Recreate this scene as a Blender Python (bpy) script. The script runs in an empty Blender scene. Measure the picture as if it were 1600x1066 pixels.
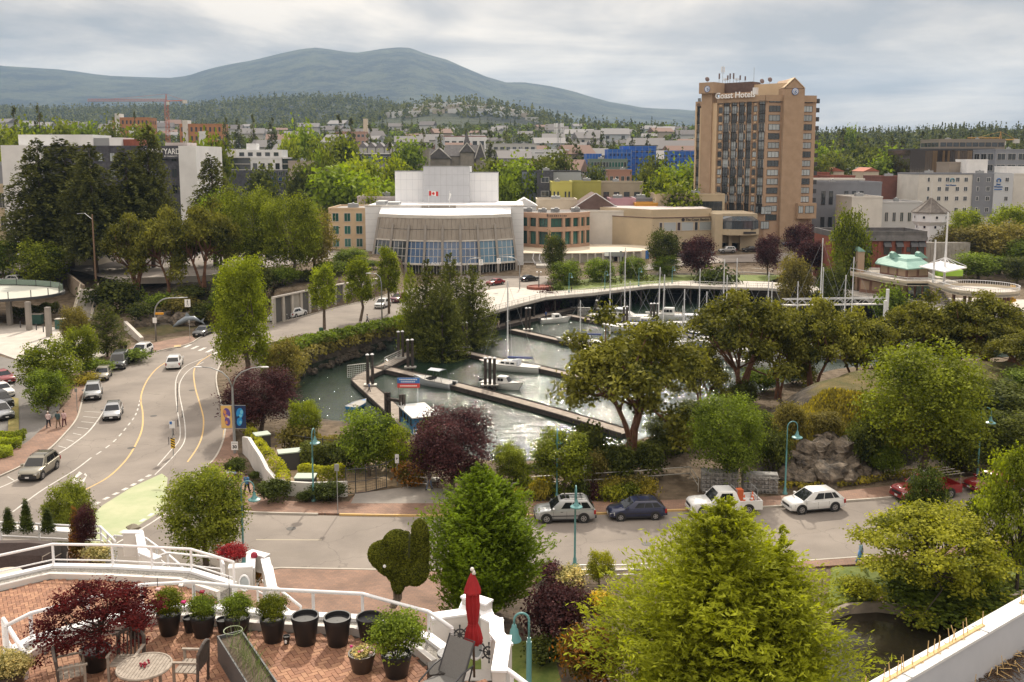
import bpy,bmesh,math,random
import numpy as np
from mathutils import Vector,Matrix
V3=Vector
cos_,sin_=math.cos,math.sin
def sv(n,k,v):n.inputs[k].default_value=v
from mathutils.geometry import tessellate_polygon
R=math.radians
rng=np.random.default_rng(7)
random.seed(7)
C=bpy.context.scene.collection
SC=bpy.context.scene
# camera, sky, sun, exposure
FPX,YH,PITCH,CAMZ=1500.,250.,7.5,27.2
Y0=YH+FPX*math.tan(R(PITCH))
cam_d=bpy.data.cameras.new('camera')
cam=bpy.data.objects.new('camera',cam_d)
C.objects.link(cam)
cam.location=(0,0,CAMZ)
cam.rotation_euler=(R(90-PITCH),0,0)
cam_d.sensor_width=36
cam_d.lens=FPX/1600*36
cam_d.shift_y=-(533-Y0)/1600
cam_d.clip_start=.3
cam_d.clip_end=60000
SC.camera=cam
SUN_EL,SUN_AZ=40.,4.
world=bpy.data.worlds.new('World')
SC.world=world
world.use_nodes=True
wn,wl=world.node_tree.nodes,world.node_tree.links
for n in list(wn):
 wn.remove(n)
def WN(t,**kw):
 n=wn.new(t)
 for k,v in kw.items():
  setattr(n,k,v)
 return n
sky=WN('ShaderNodeTexSky',sky_type='NISHITA',sun_disc=False,sun_elevation=R(SUN_EL),sun_rotation=R(SUN_AZ),air_density=1.,dust_density=2.5,ozone_density=1.)
bg1=WN('ShaderNodeBackground');sv(bg1,'Strength',.06)
wl.new(sky.outputs[0],bg1.inputs['Color'])
tc=WN('ShaderNodeTexCoord')
sep=WN('ShaderNodeSeparateXYZ');wl.new(tc.outputs['Generated'],sep.inputs[0])
def wmath(op,a,b=None,c=None):
 n=WN('ShaderNodeMath',operation=op)
 for i,s in enumerate((a,b,c)):
  if s is None:continue
  if isinstance(s,(int,float)):sv(n,i,s)
  else:wl.new(s,n.inputs[i])
 return n.outputs[0]
zc=wmath('MAXIMUM',sep.outputs['Z'],0.)
den=wmath('ADD',zc,.1)
ux=wmath('DIVIDE',sep.outputs['X'],den)
uy=wmath('DIVIDE',sep.outputs['Y'],den)
comb=WN('ShaderNodeCombineXYZ')
wl.new(ux,comb.inputs[0]);wl.new(uy,comb.inputs[1])
n1=WN('ShaderNodeTexNoise');sv(n1,'Scale',.5);sv(n1,'Detail',8);sv(n1,'Roughness',.6);sv(n1,'Distortion',.6)
wl.new(comb.outputs[0],n1.inputs['Vector'])
mp=WN('ShaderNodeMapping');sv(mp,'Scale',((2.2,1.,7.)))
wl.new(tc.outputs['Generated'],mp.inputs['Vector'])
n2=WN('ShaderNodeTexNoise');sv(n2,'Scale',2.3);sv(n2,'Detail',5);sv(n2,'Roughness',.5);sv(n2,'Distortion',.3)
wl.new(mp.outputs[0],n2.inputs['Vector'])
cl=wmath('ADD',wmath('MULTIPLY',n1.outputs[0],.55),wmath('MULTIPLY',n2.outputs[0],.45))
cr=WN('ShaderNodeValToRGB')
cr.color_ramp.elements[0].position=.42;cr.color_ramp.elements[0].color=(.32,.31,.305,1)
cr.color_ramp.elements[1].position=.585;cr.color_ramp.elements[1].color=(.86,.75,.62,1)
e=cr.color_ramp.elements.new(.49);e.color=(.51,.46,.41,1)
wl.new(cl,cr.inputs[0])
sd=V3((sin_(R(SUN_AZ))*cos_(R(SUN_EL)),cos_(R(SUN_AZ))*cos_(R(SUN_EL)),sin_(R(SUN_EL))))
dp=WN('ShaderNodeVectorMath',operation='DOT_PRODUCT');sv(dp,1,sd)
wl.new(tc.outputs['Generated'],dp.inputs[0])
glow=wmath('POWER',wmath('MAXIMUM',dp.outputs['Value'],0.),5.)
gain=wmath('ADD',wmath('MULTIPLY_ADD',glow,.35,.8),wmath('MULTIPLY',wmath('POWER',zc,1.5),2.8))
mul=WN('ShaderNodeVectorMath',operation='SCALE')
wl.new(cr.outputs[0],mul.inputs[0]);wl.new(gain,mul.inputs['Scale'])
bg2=WN('ShaderNodeBackground');sv(bg2,'Strength',1.)
wl.new(mul.outputs[0],bg2.inputs['Color'])
mx=WN('ShaderNodeMixShader');sv(mx,0,.86)
wl.new(bg1.outputs[0],mx.inputs[1]);wl.new(bg2.outputs[0],mx.inputs[2])
wo=WN('ShaderNodeOutputWorld');wl.new(mx.outputs[0],wo.inputs[0])
sun_d=bpy.data.lights.new('sun','SUN')
sun_d.energy=3.7
sun_d.angle=R(1.2)
sun_d.color=(1.,.9,.75)
sun=bpy.data.objects.new('sun',sun_d);C.objects.link(sun)
sun.rotation_euler=(-sd).to_track_quat('-Z','Y').to_euler()
sun.location=(0,0,300)
SC.view_settings.view_transform='Standard'
SC.view_settings.look='None'
SC.view_settings.gamma=1
SC.view_settings.use_curve_mapping=False
SC.view_settings.exposure=.35
SC.cycles.max_bounces=6
SC.cycles.diffuse_bounces=3
SC.cycles.glossy_bounces=3
SC.cycles.transmission_bounces=4
SC.cycles.transparent_max_bounces=6
SC.cycles.volume_bounces=0
SC.cycles.caustics_reflective=False
SC.cycles.caustics_refractive=False
# where a sight line of the photograph meets the place
_F=V3((0,cos_(R(PITCH)),-sin_(R(PITCH))))
_U=V3((0,sin_(R(PITCH)),cos_(R(PITCH))))
def ray(x,y):
 return _F+V3((1,0,0))*((x-800)/FPX)+_U*((Y0-y)/FPX)
def P(x,y,z=0.):
 d=ray(x,y);t=(z-CAMZ)/d.z
 return V3((d.x*t,d.y*t,z))
def D(x,y,Y):
 d=ray(x,y);t=Y/d.y
 return V3((d.x*t,Y,CAMZ+d.z*t))
def XY(pts,z=0.):
 return[tuple(P(a,b,z)[:2])for a,b in pts]
 # materials
MATS={}
def lin(c):
 return tuple(c)+(1,)
def mat(name,col,rough=.7,col2=None,scale=1.,bump=0.,bscale=None,metal=0.,spec=None,detail=5,coat=0.,rand=0.,contrast=(.35,.65),emit=None):
 if name in MATS:return MATS[name]
 m=bpy.data.materials.new(name);m.use_nodes=True
 nt=m.node_tree;N,L=nt.nodes,nt.links
 b=N['Principled BSDF']
 sv(b,'Roughness',rough)
 sv(b,'Metallic',metal)
 if spec is not None:sv(b,'Specular IOR Level',spec)
 if coat:sv(b,'Coat Weight',coat);sv(b,'Coat Roughness',.08)
 sv(b,'Base Color',lin(col))
 t=N.new('ShaderNodeTexCoord')
 out=None
 if col2 is not None:
  n=N.new('ShaderNodeTexNoise');sv(n,'Scale',scale);sv(n,'Detail',detail);sv(n,'Roughness',.62)
  L.new(t.outputs['Object'],n.inputs['Vector'])
  r=N.new('ShaderNodeValToRGB')
  r.color_ramp.elements[0].position=contrast[0];r.color_ramp.elements[0].color=lin(col)
  r.color_ramp.elements[1].position=contrast[1];r.color_ramp.elements[1].color=lin(col2)
  L.new(n.outputs[0],r.inputs[0]);out=r.outputs[0]
 if rand:
  oi=N.new('ShaderNodeObjectInfo')
  mm=N.new('ShaderNodeMapRange');sv(mm,'To Min',1-rand);sv(mm,'To Max',1+rand)
  L.new(oi.outputs['Random'],mm.inputs[0])
  h=N.new('ShaderNodeHueSaturation')
  if out:L.new(out,h.inputs['Color'])
  else:sv(h,'Color',lin(col))
  L.new(mm.outputs[0],h.inputs['Value']);out=h.outputs[0]
 if out:L.new(out,b.inputs['Base Color'])
 if bump:
  n=N.new('ShaderNodeTexNoise');sv(n,'Scale',bscale or scale*4);sv(n,'Detail',5)
  L.new(t.outputs['Object'],n.inputs['Vector'])
  bp=N.new('ShaderNodeBump');sv(bp,'Strength',(min(1,bump)));sv(bp,'Distance',(.1*max(1,bump)))
  L.new(n.outputs[0],bp.inputs['Height']);L.new(bp.outputs[0],b.inputs['Normal'])
 if emit:
  sv(b,'Emission Color',lin(col));sv(b,'Emission Strength',emit)
 MATS[name]=m
 return m
def leafmat(name,dark,light,trans=.35,nscale=.35,gloss=.55):
 """leaf colour varies from leaf to leaf (attribute tint) and from spray to spray"""
 if name in MATS:return MATS[name]
 m=bpy.data.materials.new(name);m.use_nodes=True
 nt=m.node_tree;N,L=nt.nodes,nt.links
 N.remove(N['Principled BSDF'])
 at=N.new('ShaderNodeAttribute');at.attribute_name='tint'
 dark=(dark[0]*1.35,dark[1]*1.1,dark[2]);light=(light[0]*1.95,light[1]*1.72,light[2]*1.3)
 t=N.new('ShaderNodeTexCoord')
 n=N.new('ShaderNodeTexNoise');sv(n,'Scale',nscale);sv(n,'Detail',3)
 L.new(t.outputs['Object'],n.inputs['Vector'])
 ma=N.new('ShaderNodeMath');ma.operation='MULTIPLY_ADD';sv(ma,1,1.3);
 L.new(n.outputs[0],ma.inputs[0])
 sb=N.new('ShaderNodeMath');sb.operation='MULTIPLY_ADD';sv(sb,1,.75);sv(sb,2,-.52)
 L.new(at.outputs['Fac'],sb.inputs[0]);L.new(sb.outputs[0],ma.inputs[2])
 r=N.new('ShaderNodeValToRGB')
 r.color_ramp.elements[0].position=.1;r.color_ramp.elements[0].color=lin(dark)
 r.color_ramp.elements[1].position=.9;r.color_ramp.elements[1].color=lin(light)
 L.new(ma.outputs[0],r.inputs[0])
 oi=N.new('ShaderNodeObjectInfo');mm=N.new('ShaderNodeMapRange');sv(mm,'To Min',.82);sv(mm,'To Max',1.18)
 L.new(oi.outputs['Random'],mm.inputs[0])
 h=N.new('ShaderNodeHueSaturation');L.new(r.outputs[0],h.inputs['Color']);L.new(mm.outputs[0],h.inputs['Value'])
 d=N.new('ShaderNodeBsdfPrincipled');sv(d,'Roughness',.75);sv(d,'Specular IOR Level',.1)
 tr=N.new('ShaderNodeBsdfTranslucent')
 h2=N.new('ShaderNodeHueSaturation');sv(h2,'Saturation',1.15);sv(h2,'Value',1.5)
 L.new(h.outputs[0],h2.inputs['Color'])
 L.new(h.outputs[0],d.inputs['Base Color']);L.new(h2.outputs[0],tr.inputs['Color'])
 ms=N.new('ShaderNodeMixShader');sv(ms,0,trans)
 L.new(d.outputs[0],ms.inputs[1]);L.new(tr.outputs[0],ms.inputs[2])
 L.new(ms.outputs[0],N['Material Output'].inputs['Surface'])
 MATS[name]=m
 return m
 # objects
def tag(o,label=None,cat=None,group=None,kind=None):
 if label:o['label']=label
 if cat:o['category']=cat
 if group:o['group']=group
 if kind:o['kind']=kind
 return o
def thing(name,label,cat,loc=(0,0,0),rz=0.,group=None):
 o=bpy.data.objects.new(name,None);C.objects.link(o)
 o.location=loc;o.rotation_euler=(0,0,rz);o.empty_display_size=.3
 return tag(o,label,cat,group)
def link(name,me,m=None,parent=None,loc=None,rz=None):
 o=bpy.data.objects.new(name,me);C.objects.link(o)
 if parent is not None:o.parent=parent
 if loc is not None:o.location=loc
 if rz is not None:o.rotation_euler=(0,0,rz)
 return o
CHILD={}
def dup(root,loc=None,rz=None,sc=None,label=None,group=None,**kw):
 def rec(o,par):
  c=o.copy();C.objects.link(c)
  if par is not None:c.parent=par
  for ch in o.children:rec(ch,c)
  return c
 r=rec(root,None)
 if loc is not None:r.location=loc
 if rz is not None:r.rotation_euler=(0,0,rz)
 if sc is not None:r.scale=sc if hasattr(sc,'__len__')else(sc,sc,sc)
 if label:r['label']=label
 if group:r['group']=group
 return r
class MB:
 def __init__(s):s.v=[];s.f=[];s.mi=[];s.m=0;s.M=None
 def add(s,vs,fs):
  o=len(s.v)
  if s.M is not None:vs=[s.M@V3(p)for p in vs]
  s.v+=[tuple(p)for p in vs];s.f+=[tuple(i+o for i in f)for f in fs];s.mi+=[s.m]*len(fs)
  return s
 def box(s,c,d,rz=0.,taper=1.):
  cx,cy,cz=c;a,b,h=d[0]/2,d[1]/2,d[2]/2
  co,si=cos_(rz),sin_(rz);vs=[]
  for z,k in((-h,1.),(h,taper)):
   for x,y in((-a,-b),(a,-b),(a,b),(-a,b)):
    x*=k;y*=k
    vs.append((cx+x*co-y*si,cy+x*si+y*co,cz+z))
  return s.add(vs,[(0,3,2,1),(4,5,6,7),(0,1,5,4),(1,2,6,5),(2,3,7,6),(3,0,4,7)])
 def bb(s,x0,x1,y0,y1,z0,z1):
  return s.box(((x0+x1)/2,(y0+y1)/2,(z0+z1)/2),(x1-x0,y1-y0,z1-z0))
 def beam(s,p,q,w,h=None,up=(0,0,1)):
  p,q=V3(p),V3(q);h=h or w
  t=(q-p).normalized();u=V3(up)
  if abs(t.dot(u))>.99:u=V3((1,0,0))
  a=t.cross(u).normalized()*(w/2);b=a.cross(t).normalized()*(h/2)
  vs=[p-a-b,p+a-b,p+a+b,p-a+b,q-a-b,q+a-b,q+a+b,q-a+b]
  return s.add(vs,[(0,1,2,3),(7,6,5,4),(0,4,5,1),(1,5,6,2),(2,6,7,3),(3,7,4,0)])
 def tube(s,pts,r,n=8,cap=True):
  pts=[V3(p)for p in pts];k=len(pts)
  rr=r if hasattr(r,'__len__')else[r]*k
  vs,fs=[],[];a=None
  for i,p in enumerate(pts):
   t=(pts[min(i+1,k-1)]-pts[max(i-1,0)])
   if t.length<1e-9:t=V3((0,0,1))
   t.normalize()
   if a is None:
    a=t.cross(V3((0,0,1)))
    if a.length<.05:a=t.cross(V3((1,0,0)))
   a=(a-t*a.dot(t))
   if a.length<1e-6:a=t.orthogonal()
   a.normalize();b=t.cross(a)
   for j in range(n):
    th=2*math.pi*j/n
    vs.append(p+(a*cos_(th)+b*sin_(th))*rr[i])
  for i in range(k-1):
   for j in range(n):
    j2=(j+1)%n
    fs.append((i*n+j,i*n+j2,(i+1)*n+j2,(i+1)*n+j))
  if cap:
   fs.append(tuple(range(n))[::-1]);fs.append(tuple((k-1)*n+j for j in range(n)))
  return s.add(vs,fs)
 def lathe(s,prof,n=16,c=(0,0,0),sx=1.,sy=1.):
  vs,fs=[],[];k=len(prof)
  for r,z in prof:
   for j in range(n):
    th=2*math.pi*j/n
    vs.append((c[0]+r*cos_(th)*sx,c[1]+r*sin_(th)*sy,c[2]+z))
  for i in range(k-1):
   for j in range(n):
    j2=(j+1)%n
    fs.append((i*n+j,i*n+j2,(i+1)*n+j2,(i+1)*n+j))
  fs.append(tuple(range(n))[::-1]);fs.append(tuple((k-1)*n+j for j in range(n)))
  return s.add(vs,fs)
 def loft(s,rings,cap=True):
  n=len(rings[0]);vs=[p for r in rings for p in r];fs=[]
  for i in range(len(rings)-1):
   for j in range(n):
    j2=(j+1)%n
    fs.append((i*n+j,i*n+j2,(i+1)*n+j2,(i+1)*n+j))
  if cap:
   fs.append(tuple(range(n))[::-1]);fs.append(tuple((len(rings)-1)*n+j for j in range(n)))
  return s.add(vs,fs)
 def prism(s,poly,z0,z1):
  """flat polygon (x, y) given a thickness; z0/z1 numbers"""
  k=len(poly)
  ar=sum(poly[i][0]*poly[(i+1)%k][1]-poly[(i+1)%k][0]*poly[i][1]for i in range(k))
  if ar<0:poly=poly[::-1]
  tri=tessellate_polygon([[V3((p[0],p[1],0))for p in poly]])
  vs=[(p[0],p[1],z0)for p in poly]+[(p[0],p[1],z1)for p in poly]
  fs=[(i,(i+1)%k,(i+1)%k+k,i+k)for i in range(k)]
  for a,b,c in tri:
   pa,pb,pc=poly[a],poly[b],poly[c]
   if(pb[0]-pa[0])*(pc[1]-pa[1])-(pb[1]-pa[1])*(pc[0]-pa[0])<0:b,c=c,b
   fs.append((a+k,b+k,c+k));fs.append((a,c,b))
  return s.add(vs,fs)
 def sheet(s,poly,z):
  k=len(poly)
  tri=tessellate_polygon([[V3((p[0],p[1],0))for p in poly]])
  fs=[]
  for a,b,c in tri:
   pa,pb,pc=poly[a],poly[b],poly[c]
   if(pb[0]-pa[0])*(pc[1]-pa[1])-(pb[1]-pa[1])*(pc[0]-pa[0])<0:b,c=c,b
   fs.append((a,b,c))
  return s.add([(p[0],p[1],z)for p in poly],fs)
 def quad(s,a,b,c,d):return s.add([a,b,c,d],[(0,1,2,3)])
 def plate(s,q,t):
  """thin solid from a quad, thickness t along its normal"""
  q=[V3(p)for p in q];n=(q[1]-q[0]).cross(q[3]-q[0]).normalized()*t
  vs=q+[p+n for p in q]
  return s.add(vs,[(3,2,1,0),(4,5,6,7),(0,1,5,4),(1,2,6,5),(2,3,7,6),(3,0,4,7)])
 def ball(s,c,r,n=10,m=7):
  rx,ry,rz=r if hasattr(r,'__len__')else(r,r,r)
  vs,fs=[],[]
  for i in range(m+1):
   ph=math.pi*i/m
   for j in range(n):
    th=2*math.pi*j/n
    vs.append((c[0]+rx*sin_(ph)*cos_(th),c[1]+ry*sin_(ph)*sin_(th),c[2]+rz*cos_(ph)))
  for i in range(m):
   for j in range(n):
    j2=(j+1)%n
    fs.append((i*n+j,(i+1)*n+j,(i+1)*n+j2,i*n+j2))
  return s.add(vs,fs)
 def mesh(s,name,m,smooth=False):
  me=bpy.data.meshes.new(name)
  me.from_pydata(s.v,[],s.f)
  ms=m if isinstance(m,(list,tuple))else[m]
  for x in ms:me.materials.append(x)
  if len(ms)>1:me.polygons.foreach_set('material_index',s.mi)
  if smooth:
   me.polygons.foreach_set('use_smooth',[True]*len(me.polygons))
   if smooth=='auto' and hasattr(me,'set_sharp_from_angle'):me.set_sharp_from_angle(angle=R(40))
  me.update()
  return me
 def put(s,name,m,parent=None,smooth=False,loc=None,rz=None,label=None):
  o=link(name,s.mesh(name,m,smooth),None,parent,loc,rz)
  if label:o['label']=label
  return o
_TX={}
def txtme(body,size,ext=.02,m=None,align='CENTER',bold=0.):
 cu=bpy.data.curves.new('lettering','FONT');cu.body=body;cu.size=size;cu.extrude=ext;cu.align_x=align;cu.align_y='CENTER';cu.offset=bold;cu.resolution_u=3
 o=bpy.data.objects.new('tmp',cu);C.objects.link(o)
 dg=bpy.context.evaluated_depsgraph_get()
 me=bpy.data.meshes.new_from_object(o.evaluated_get(dg),depsgraph=dg)
 bpy.data.objects.remove(o);bpy.data.curves.remove(cu)
 me.name='lettering';me.materials.clear()
 if m:me.materials.append(m)
 return me
def text(name,body,size,m,parent,loc,rz=0.,ext=.02,bold=0.,tilt=90,sx=1.):
 """lettering standing upright, facing local -Y"""
 o=link(name,txtme(body,size,ext,m,bold=bold),None,parent,loc)
 o.rotation_euler=(R(tilt),0,rz);o.scale=(sx,1,1)
 return o
 # terrain
def sdist(poly,X,Y):
 """distance to polygon edge, positive inside"""
 X=np.asarray(X,float);Y=np.asarray(Y,float)
 best=np.full(X.shape,1e18);ins=np.zeros(X.shape,bool);k=len(poly)
 for i in range(k):
  ax,ay=poly[i];bx,by=poly[(i+1)%k]
  dx,dy=bx-ax,by-ay
  t=np.clip(((X-ax)*dx+(Y-ay)*dy)/(dx*dx+dy*dy+1e-12),0,1)
  best=np.minimum(best,(X-ax-t*dx)**2+(Y-ay-t*dy)**2)
  if ay!=by:
   c=((ay>Y)!=(by>Y))&(X<(bx-ax)*(Y-ay)/(by-ay)+ax)
   ins^=c
 d=np.sqrt(best)
 return np.where(ins,d,-d)
def sm(t):
 t=np.clip(t,0,1);return t*t*(3-2*t)
def bnoise(X,Y,s,seed=0):
 X=np.asarray(X,float)/s+seed*17.3;Y=np.asarray(Y,float)/s+seed*5.7
 return(np.sin(X*1.7+1.3*np.sin(Y*1.1))+np.sin(Y*1.9+1.7*np.sin(X*.8+2))+np.sin((X+Y)*1.1+np.sin(X*2.3)))/3
WZ=-4.
basin=XY([(455,592),(480,572),(520,560),(565,547),(610,530),(650,522),(700,512),(745,497),(775,484),(850,476),(930,468),(1015,458),(1116,459),(1200,462),(1342,478),(1400,490),(1480,505),(1660,510),(1660,560),(1560,585),(1400,592),(1250,607),(1170,632),(1100,655),(1060,680),(1000,705),(940,722),(880,742),(800,752),(740,742),(680,715),(600,700),(530,690),(492,690),(470,662),(456,625)],WZ)
hill_left=XY([(-260,520),(60,475),(118,480),(160,508),(205,522),(255,524),(320,510),(380,503),(436,501),(486,489),(527,477),(582,466),(613,457),(632,440),(640,410),(640,380),(300,340),(-300,340)],0)
knoll=XY([(1150,700),(1185,745),(1240,755),(1330,748),(1400,735),(1530,715),(1700,700),(1800,560),(1640,590),(1440,612),(1250,625),(1160,655)],0)
pond=XY([(1325,948),(1370,945),(1450,952),(1540,948),(1640,905),(1900,960),(1900,1300),(1300,1300),(1290,1100),(1300,1000)],-.5)
def ridge(px,py,Dr,X):
 """height of a skyline at distance Dr from the pixel profile of the photograph"""
 wx=(np.array(px)-800)/FPX*Dr
 wz=CAMZ+(YH-np.array(py))/FPX*Dr
 return np.interp(X,wx,wz)
RM=([-900,0,120,180,240,290,330,370,400,430,460,480,500,530,560,580,600,625,645,665,700,730,760,790,820,860,900,950,1000,1040,1085,1150,1200,1270,1300,1400,1700,2600],[150,108,118,125,127,129,117,108,103,96,90,86,84,87,91,89,86,84,85,92,102,114,126,134,135,141,150,164,172,174,177,190,205,214,219,226,230,235])
RF=([-900,0,200,300,350,400,450,500,540,580,610,640,670,720,800,1100,2600],[190,180,178,176,170,165,162,161,162,165,170,180,190,200,212,230,240])
RR=([-900,400,560,600,640,670,720,760,800,830,860,900,950,1000,1083,1200,1300,2600],[240,215,198,185,176,170,169,172,178,186,196,206,212,217,224,232,235,240])
RE=([-900,1100,1200,1270,1400,1500,1600,1700,2600],[260,245,236,230,226,220,221,220,215])
def H(X,Y):
 X=np.asarray(X,float);Y=np.asarray(Y,float)
 px=800+X/np.maximum(Y,1)*FPX
 slope=.062-.018*sm((px-1000)/300)
 up=np.clip((Y-225)/45,0,1)*3+np.clip(Y-270,0,1130)*slope
 up=np.where(px>1600,np.minimum(up,40),up)
 h=up
 def bump(R_,Dr,wf,wb):
  top=ridge(*R_,Dr,X*Dr/np.maximum(Y,1))
  t=np.where(Y<Dr,sm((Y-(Dr-wf))/wf),1-.6*sm((Y-Dr)/wb))
  return np.where(Y>Dr-wf,(top-up)*t,0)
 far=np.maximum.reduce([bump(RM,7500,3600,3000),bump(RF,2900,1100,900),bump(RR,2100,700,700),bump(RE,1300,450,1500)])
 far=far+np.clip(Y-3500,0,2000)/2000*bnoise(X,Y,160)*14*np.clip(1-np.abs(Y-7500)/1500,0.,1)*.5
 h=h+np.maximum(far,0)
 d=sdist(hill_left,X,Y)
 wl_=np.where(px>425,1.6,20.)
 hl=4.5*sm(d/wl_)+np.where((d>1)&(d<20)&(px<400)&(px>150),bnoise(X,Y,2.2)*.45,0)
 h=np.where(d>0,np.maximum(h,hl),h)
 d=sdist(knoll,X,Y)
 hk=5.2*sm(d/9.)**.8+np.where(d>1,bnoise(X,Y,2.6,3)*.5*sm(d/3),0)+.5*sm((d-6)/10)
 h=np.where(d>0,np.maximum(h,hk),h)
 d=sdist(basin,X,Y)
 lowx=sm((px-735)/40)
 wout=np.where((Y>150)&(px>740),1.,6.5)
 wout=np.where(px<740,5.,wout)
 t=sm((d+wout)/(wout+3.))
 h=np.where(d>-wout,h*(1-t)+(-6.5)*t,h)
 d=sdist(pond,X,Y)
 h=np.where(d>-.5,np.minimum(h,-1.6*sm((d+.5)/.6)),h)
 return h-.03
def Hs(x,y):return float(H(np.array([x]),np.array([y]))[0])
def PT(x,y,guess=None,y0=30.,y1=1500.):
 """point where the sight line meets the terrain"""
 d=ray(x,y);ts=np.geomspace(y0,y1,1400)/d.y
 zz=CAMZ+d.z*ts
 hh=H(d.x*ts,d.y*ts)
 k=np.argmax(zz<=hh+.03)
 if k==0:k=len(ts)-1
 t=ts[k]
 return V3((d.x*t,d.y*t,float(hh[k])+.03))
def gat(x,Y):
 """point on the terrain at depth Y in line with photograph column x"""
 X=(x-800)/FPX*Y*cos_(R(0))
 dd=ray(x,420);X=dd.x/dd.y*Y
 return V3((X,Y,Hs(X,Y)+.03))
def axis(lo,hi,step,growth,lo_end,hi_end):
 a=list(np.arange(lo,hi,step));s=step
 v=a[-1]
 while v<hi_end:s*=growth;v+=s;a.append(v)
 s=step;v=lo;b=[]
 while v>lo_end:s*=growth;v-=s;b.append(v)
 return np.array(b[::-1]+a)
gx=axis(-110,160,1.1,1.045,-9500,9500)
gy=axis(26,205,1.1,1.022,-60,11000)
GX,GY=np.meshgrid(gx,gy)
GZ=H(GX,GY)
nx,ny=len(gx),len(gy)
me=bpy.data.meshes.new('terrain')
co=np.stack([GX.ravel(),GY.ravel(),GZ.ravel()],1)
idx=np.arange(nx*ny).reshape(ny,nx)
q=np.stack([idx[:-1,:-1].ravel(),idx[:-1,1:].ravel(),idx[1:,1:].ravel(),idx[1:,:-1].ravel()],1)
def fastme(me,co,q):
 me.vertices.add(len(co));me.vertices.foreach_set('co',co.astype(np.float32).ravel())
 n=q.shape[1]
 me.loops.add(q.size);me.loops.foreach_set('vertex_index',q.astype(np.int32).ravel())
 me.polygons.add(len(q));me.polygons.foreach_set('loop_start',np.arange(0,q.size,n,dtype=np.int32))
 me.update(calc_edges=True)
fastme(me,co,q)
me.polygons.foreach_set('use_smooth',[True]*len(q))
xs,ys=GX.ravel(),GY.ravel()
dk=sdist(knoll,xs,ys);dl=sdist(hill_left,xs,ys);db=sdist(basin,xs,ys)
px_=800+xs/np.maximum(ys,1)*FPX
grass=np.clip(np.where((dk>7),.9,0)+np.where((dl>0)&(dl<4)&(px_>200)&(px_<330),.7,0),0,1)
rock=np.clip(np.where((dk>0)&(dk<8),1.,0)+np.where((dl>3)&(dl<22)&(px_>205)&(px_<400),1.,0)+np.where(db>-5.5,.85,0),0,1)
far_=np.clip((ys-255)/120,0,1)
for nm,arr in(('grass',grass),('rock',rock),('far',far_)):
 a=me.attributes.new(nm,'FLOAT','POINT');a.data.foreach_set('value',arr.astype(np.float32))
def ground_mat():
 m=bpy.data.materials.new('earth');m.use_nodes=True
 nt=m.node_tree;N,L=nt.nodes,nt.links;b=N['Principled BSDF'];sv(b,'Roughness',.95);sv(b,'Specular IOR Level',.15)
 t=N.new('ShaderNodeTexCoord')
 def noise(s,d=6,r=.6):
  n=N.new('ShaderNodeTexNoise');sv(n,'Scale',s);sv(n,'Detail',d);sv(n,'Roughness',r)
  L.new(t.outputs['Object'],n.inputs['Vector']);return n.outputs[0]
 def ramp(src,a,ca,b_,cb):
  r=N.new('ShaderNodeValToRGB');r.color_ramp.elements[0].position=a;r.color_ramp.elements[0].color=lin(ca)
  r.color_ramp.elements[1].position=b_;r.color_ramp.elements[1].color=lin(cb);L.new(src,r.inputs[0]);return r.outputs[0]
 def mix(f,a,b_):
  n=N.new('ShaderNodeMix');n.data_type='RGBA'
  L.new(f,n.inputs['Factor']);L.new(a,n.inputs['A']);L.new(b_,n.inputs['B']);return n.outputs['Result']
 def attr(nm):
  a=N.new('ShaderNodeAttribute');a.attribute_name=nm;return a.outputs['Fac']
 earth=ramp(noise(.8),.35,(.1,.075,.05),.7,(.22,.17,.12))
 gr=ramp(noise(.22,8,.7),.38,(.05,.065,.018),.66,(.17,.13,.055))
 rk=ramp(noise(.55,9,.7),.36,(.025,.023,.02),.72,(.17,.14,.11))
 fo=ramp(noise(.004,12,.78),.44,(.005,.011,.01),.57,(.06,.07,.04))
 c=mix(attr('rock'),earth,rk);c=mix(attr('grass'),c,gr);c=mix(attr('far'),c,fo)
 L.new(c,b.inputs['Base Color'])
 bp=N.new('ShaderNodeBump');sv(bp,'Strength',.8);sv(bp,'Distance',.5)
 L.new(noise(1.2,9,.7),bp.inputs['Height'])
 bp2=N.new('ShaderNodeBump');sv(bp2,'Strength',.9);sv(bp2,'Distance',22)
 mm=N.new('ShaderNodeMath');mm.operation='MULTIPLY';L.new(noise(.012,10,.72),mm.inputs[0]);L.new(attr('far'),mm.inputs[1])
 L.new(mm.outputs[0],bp2.inputs['Height']);L.new(bp.outputs[0],bp2.inputs['Normal'])
 L.new(bp2.outputs[0],b.inputs['Normal'])
 return m
me.materials.append(ground_mat())
tag(link('ground',me),kind='structure')
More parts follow.
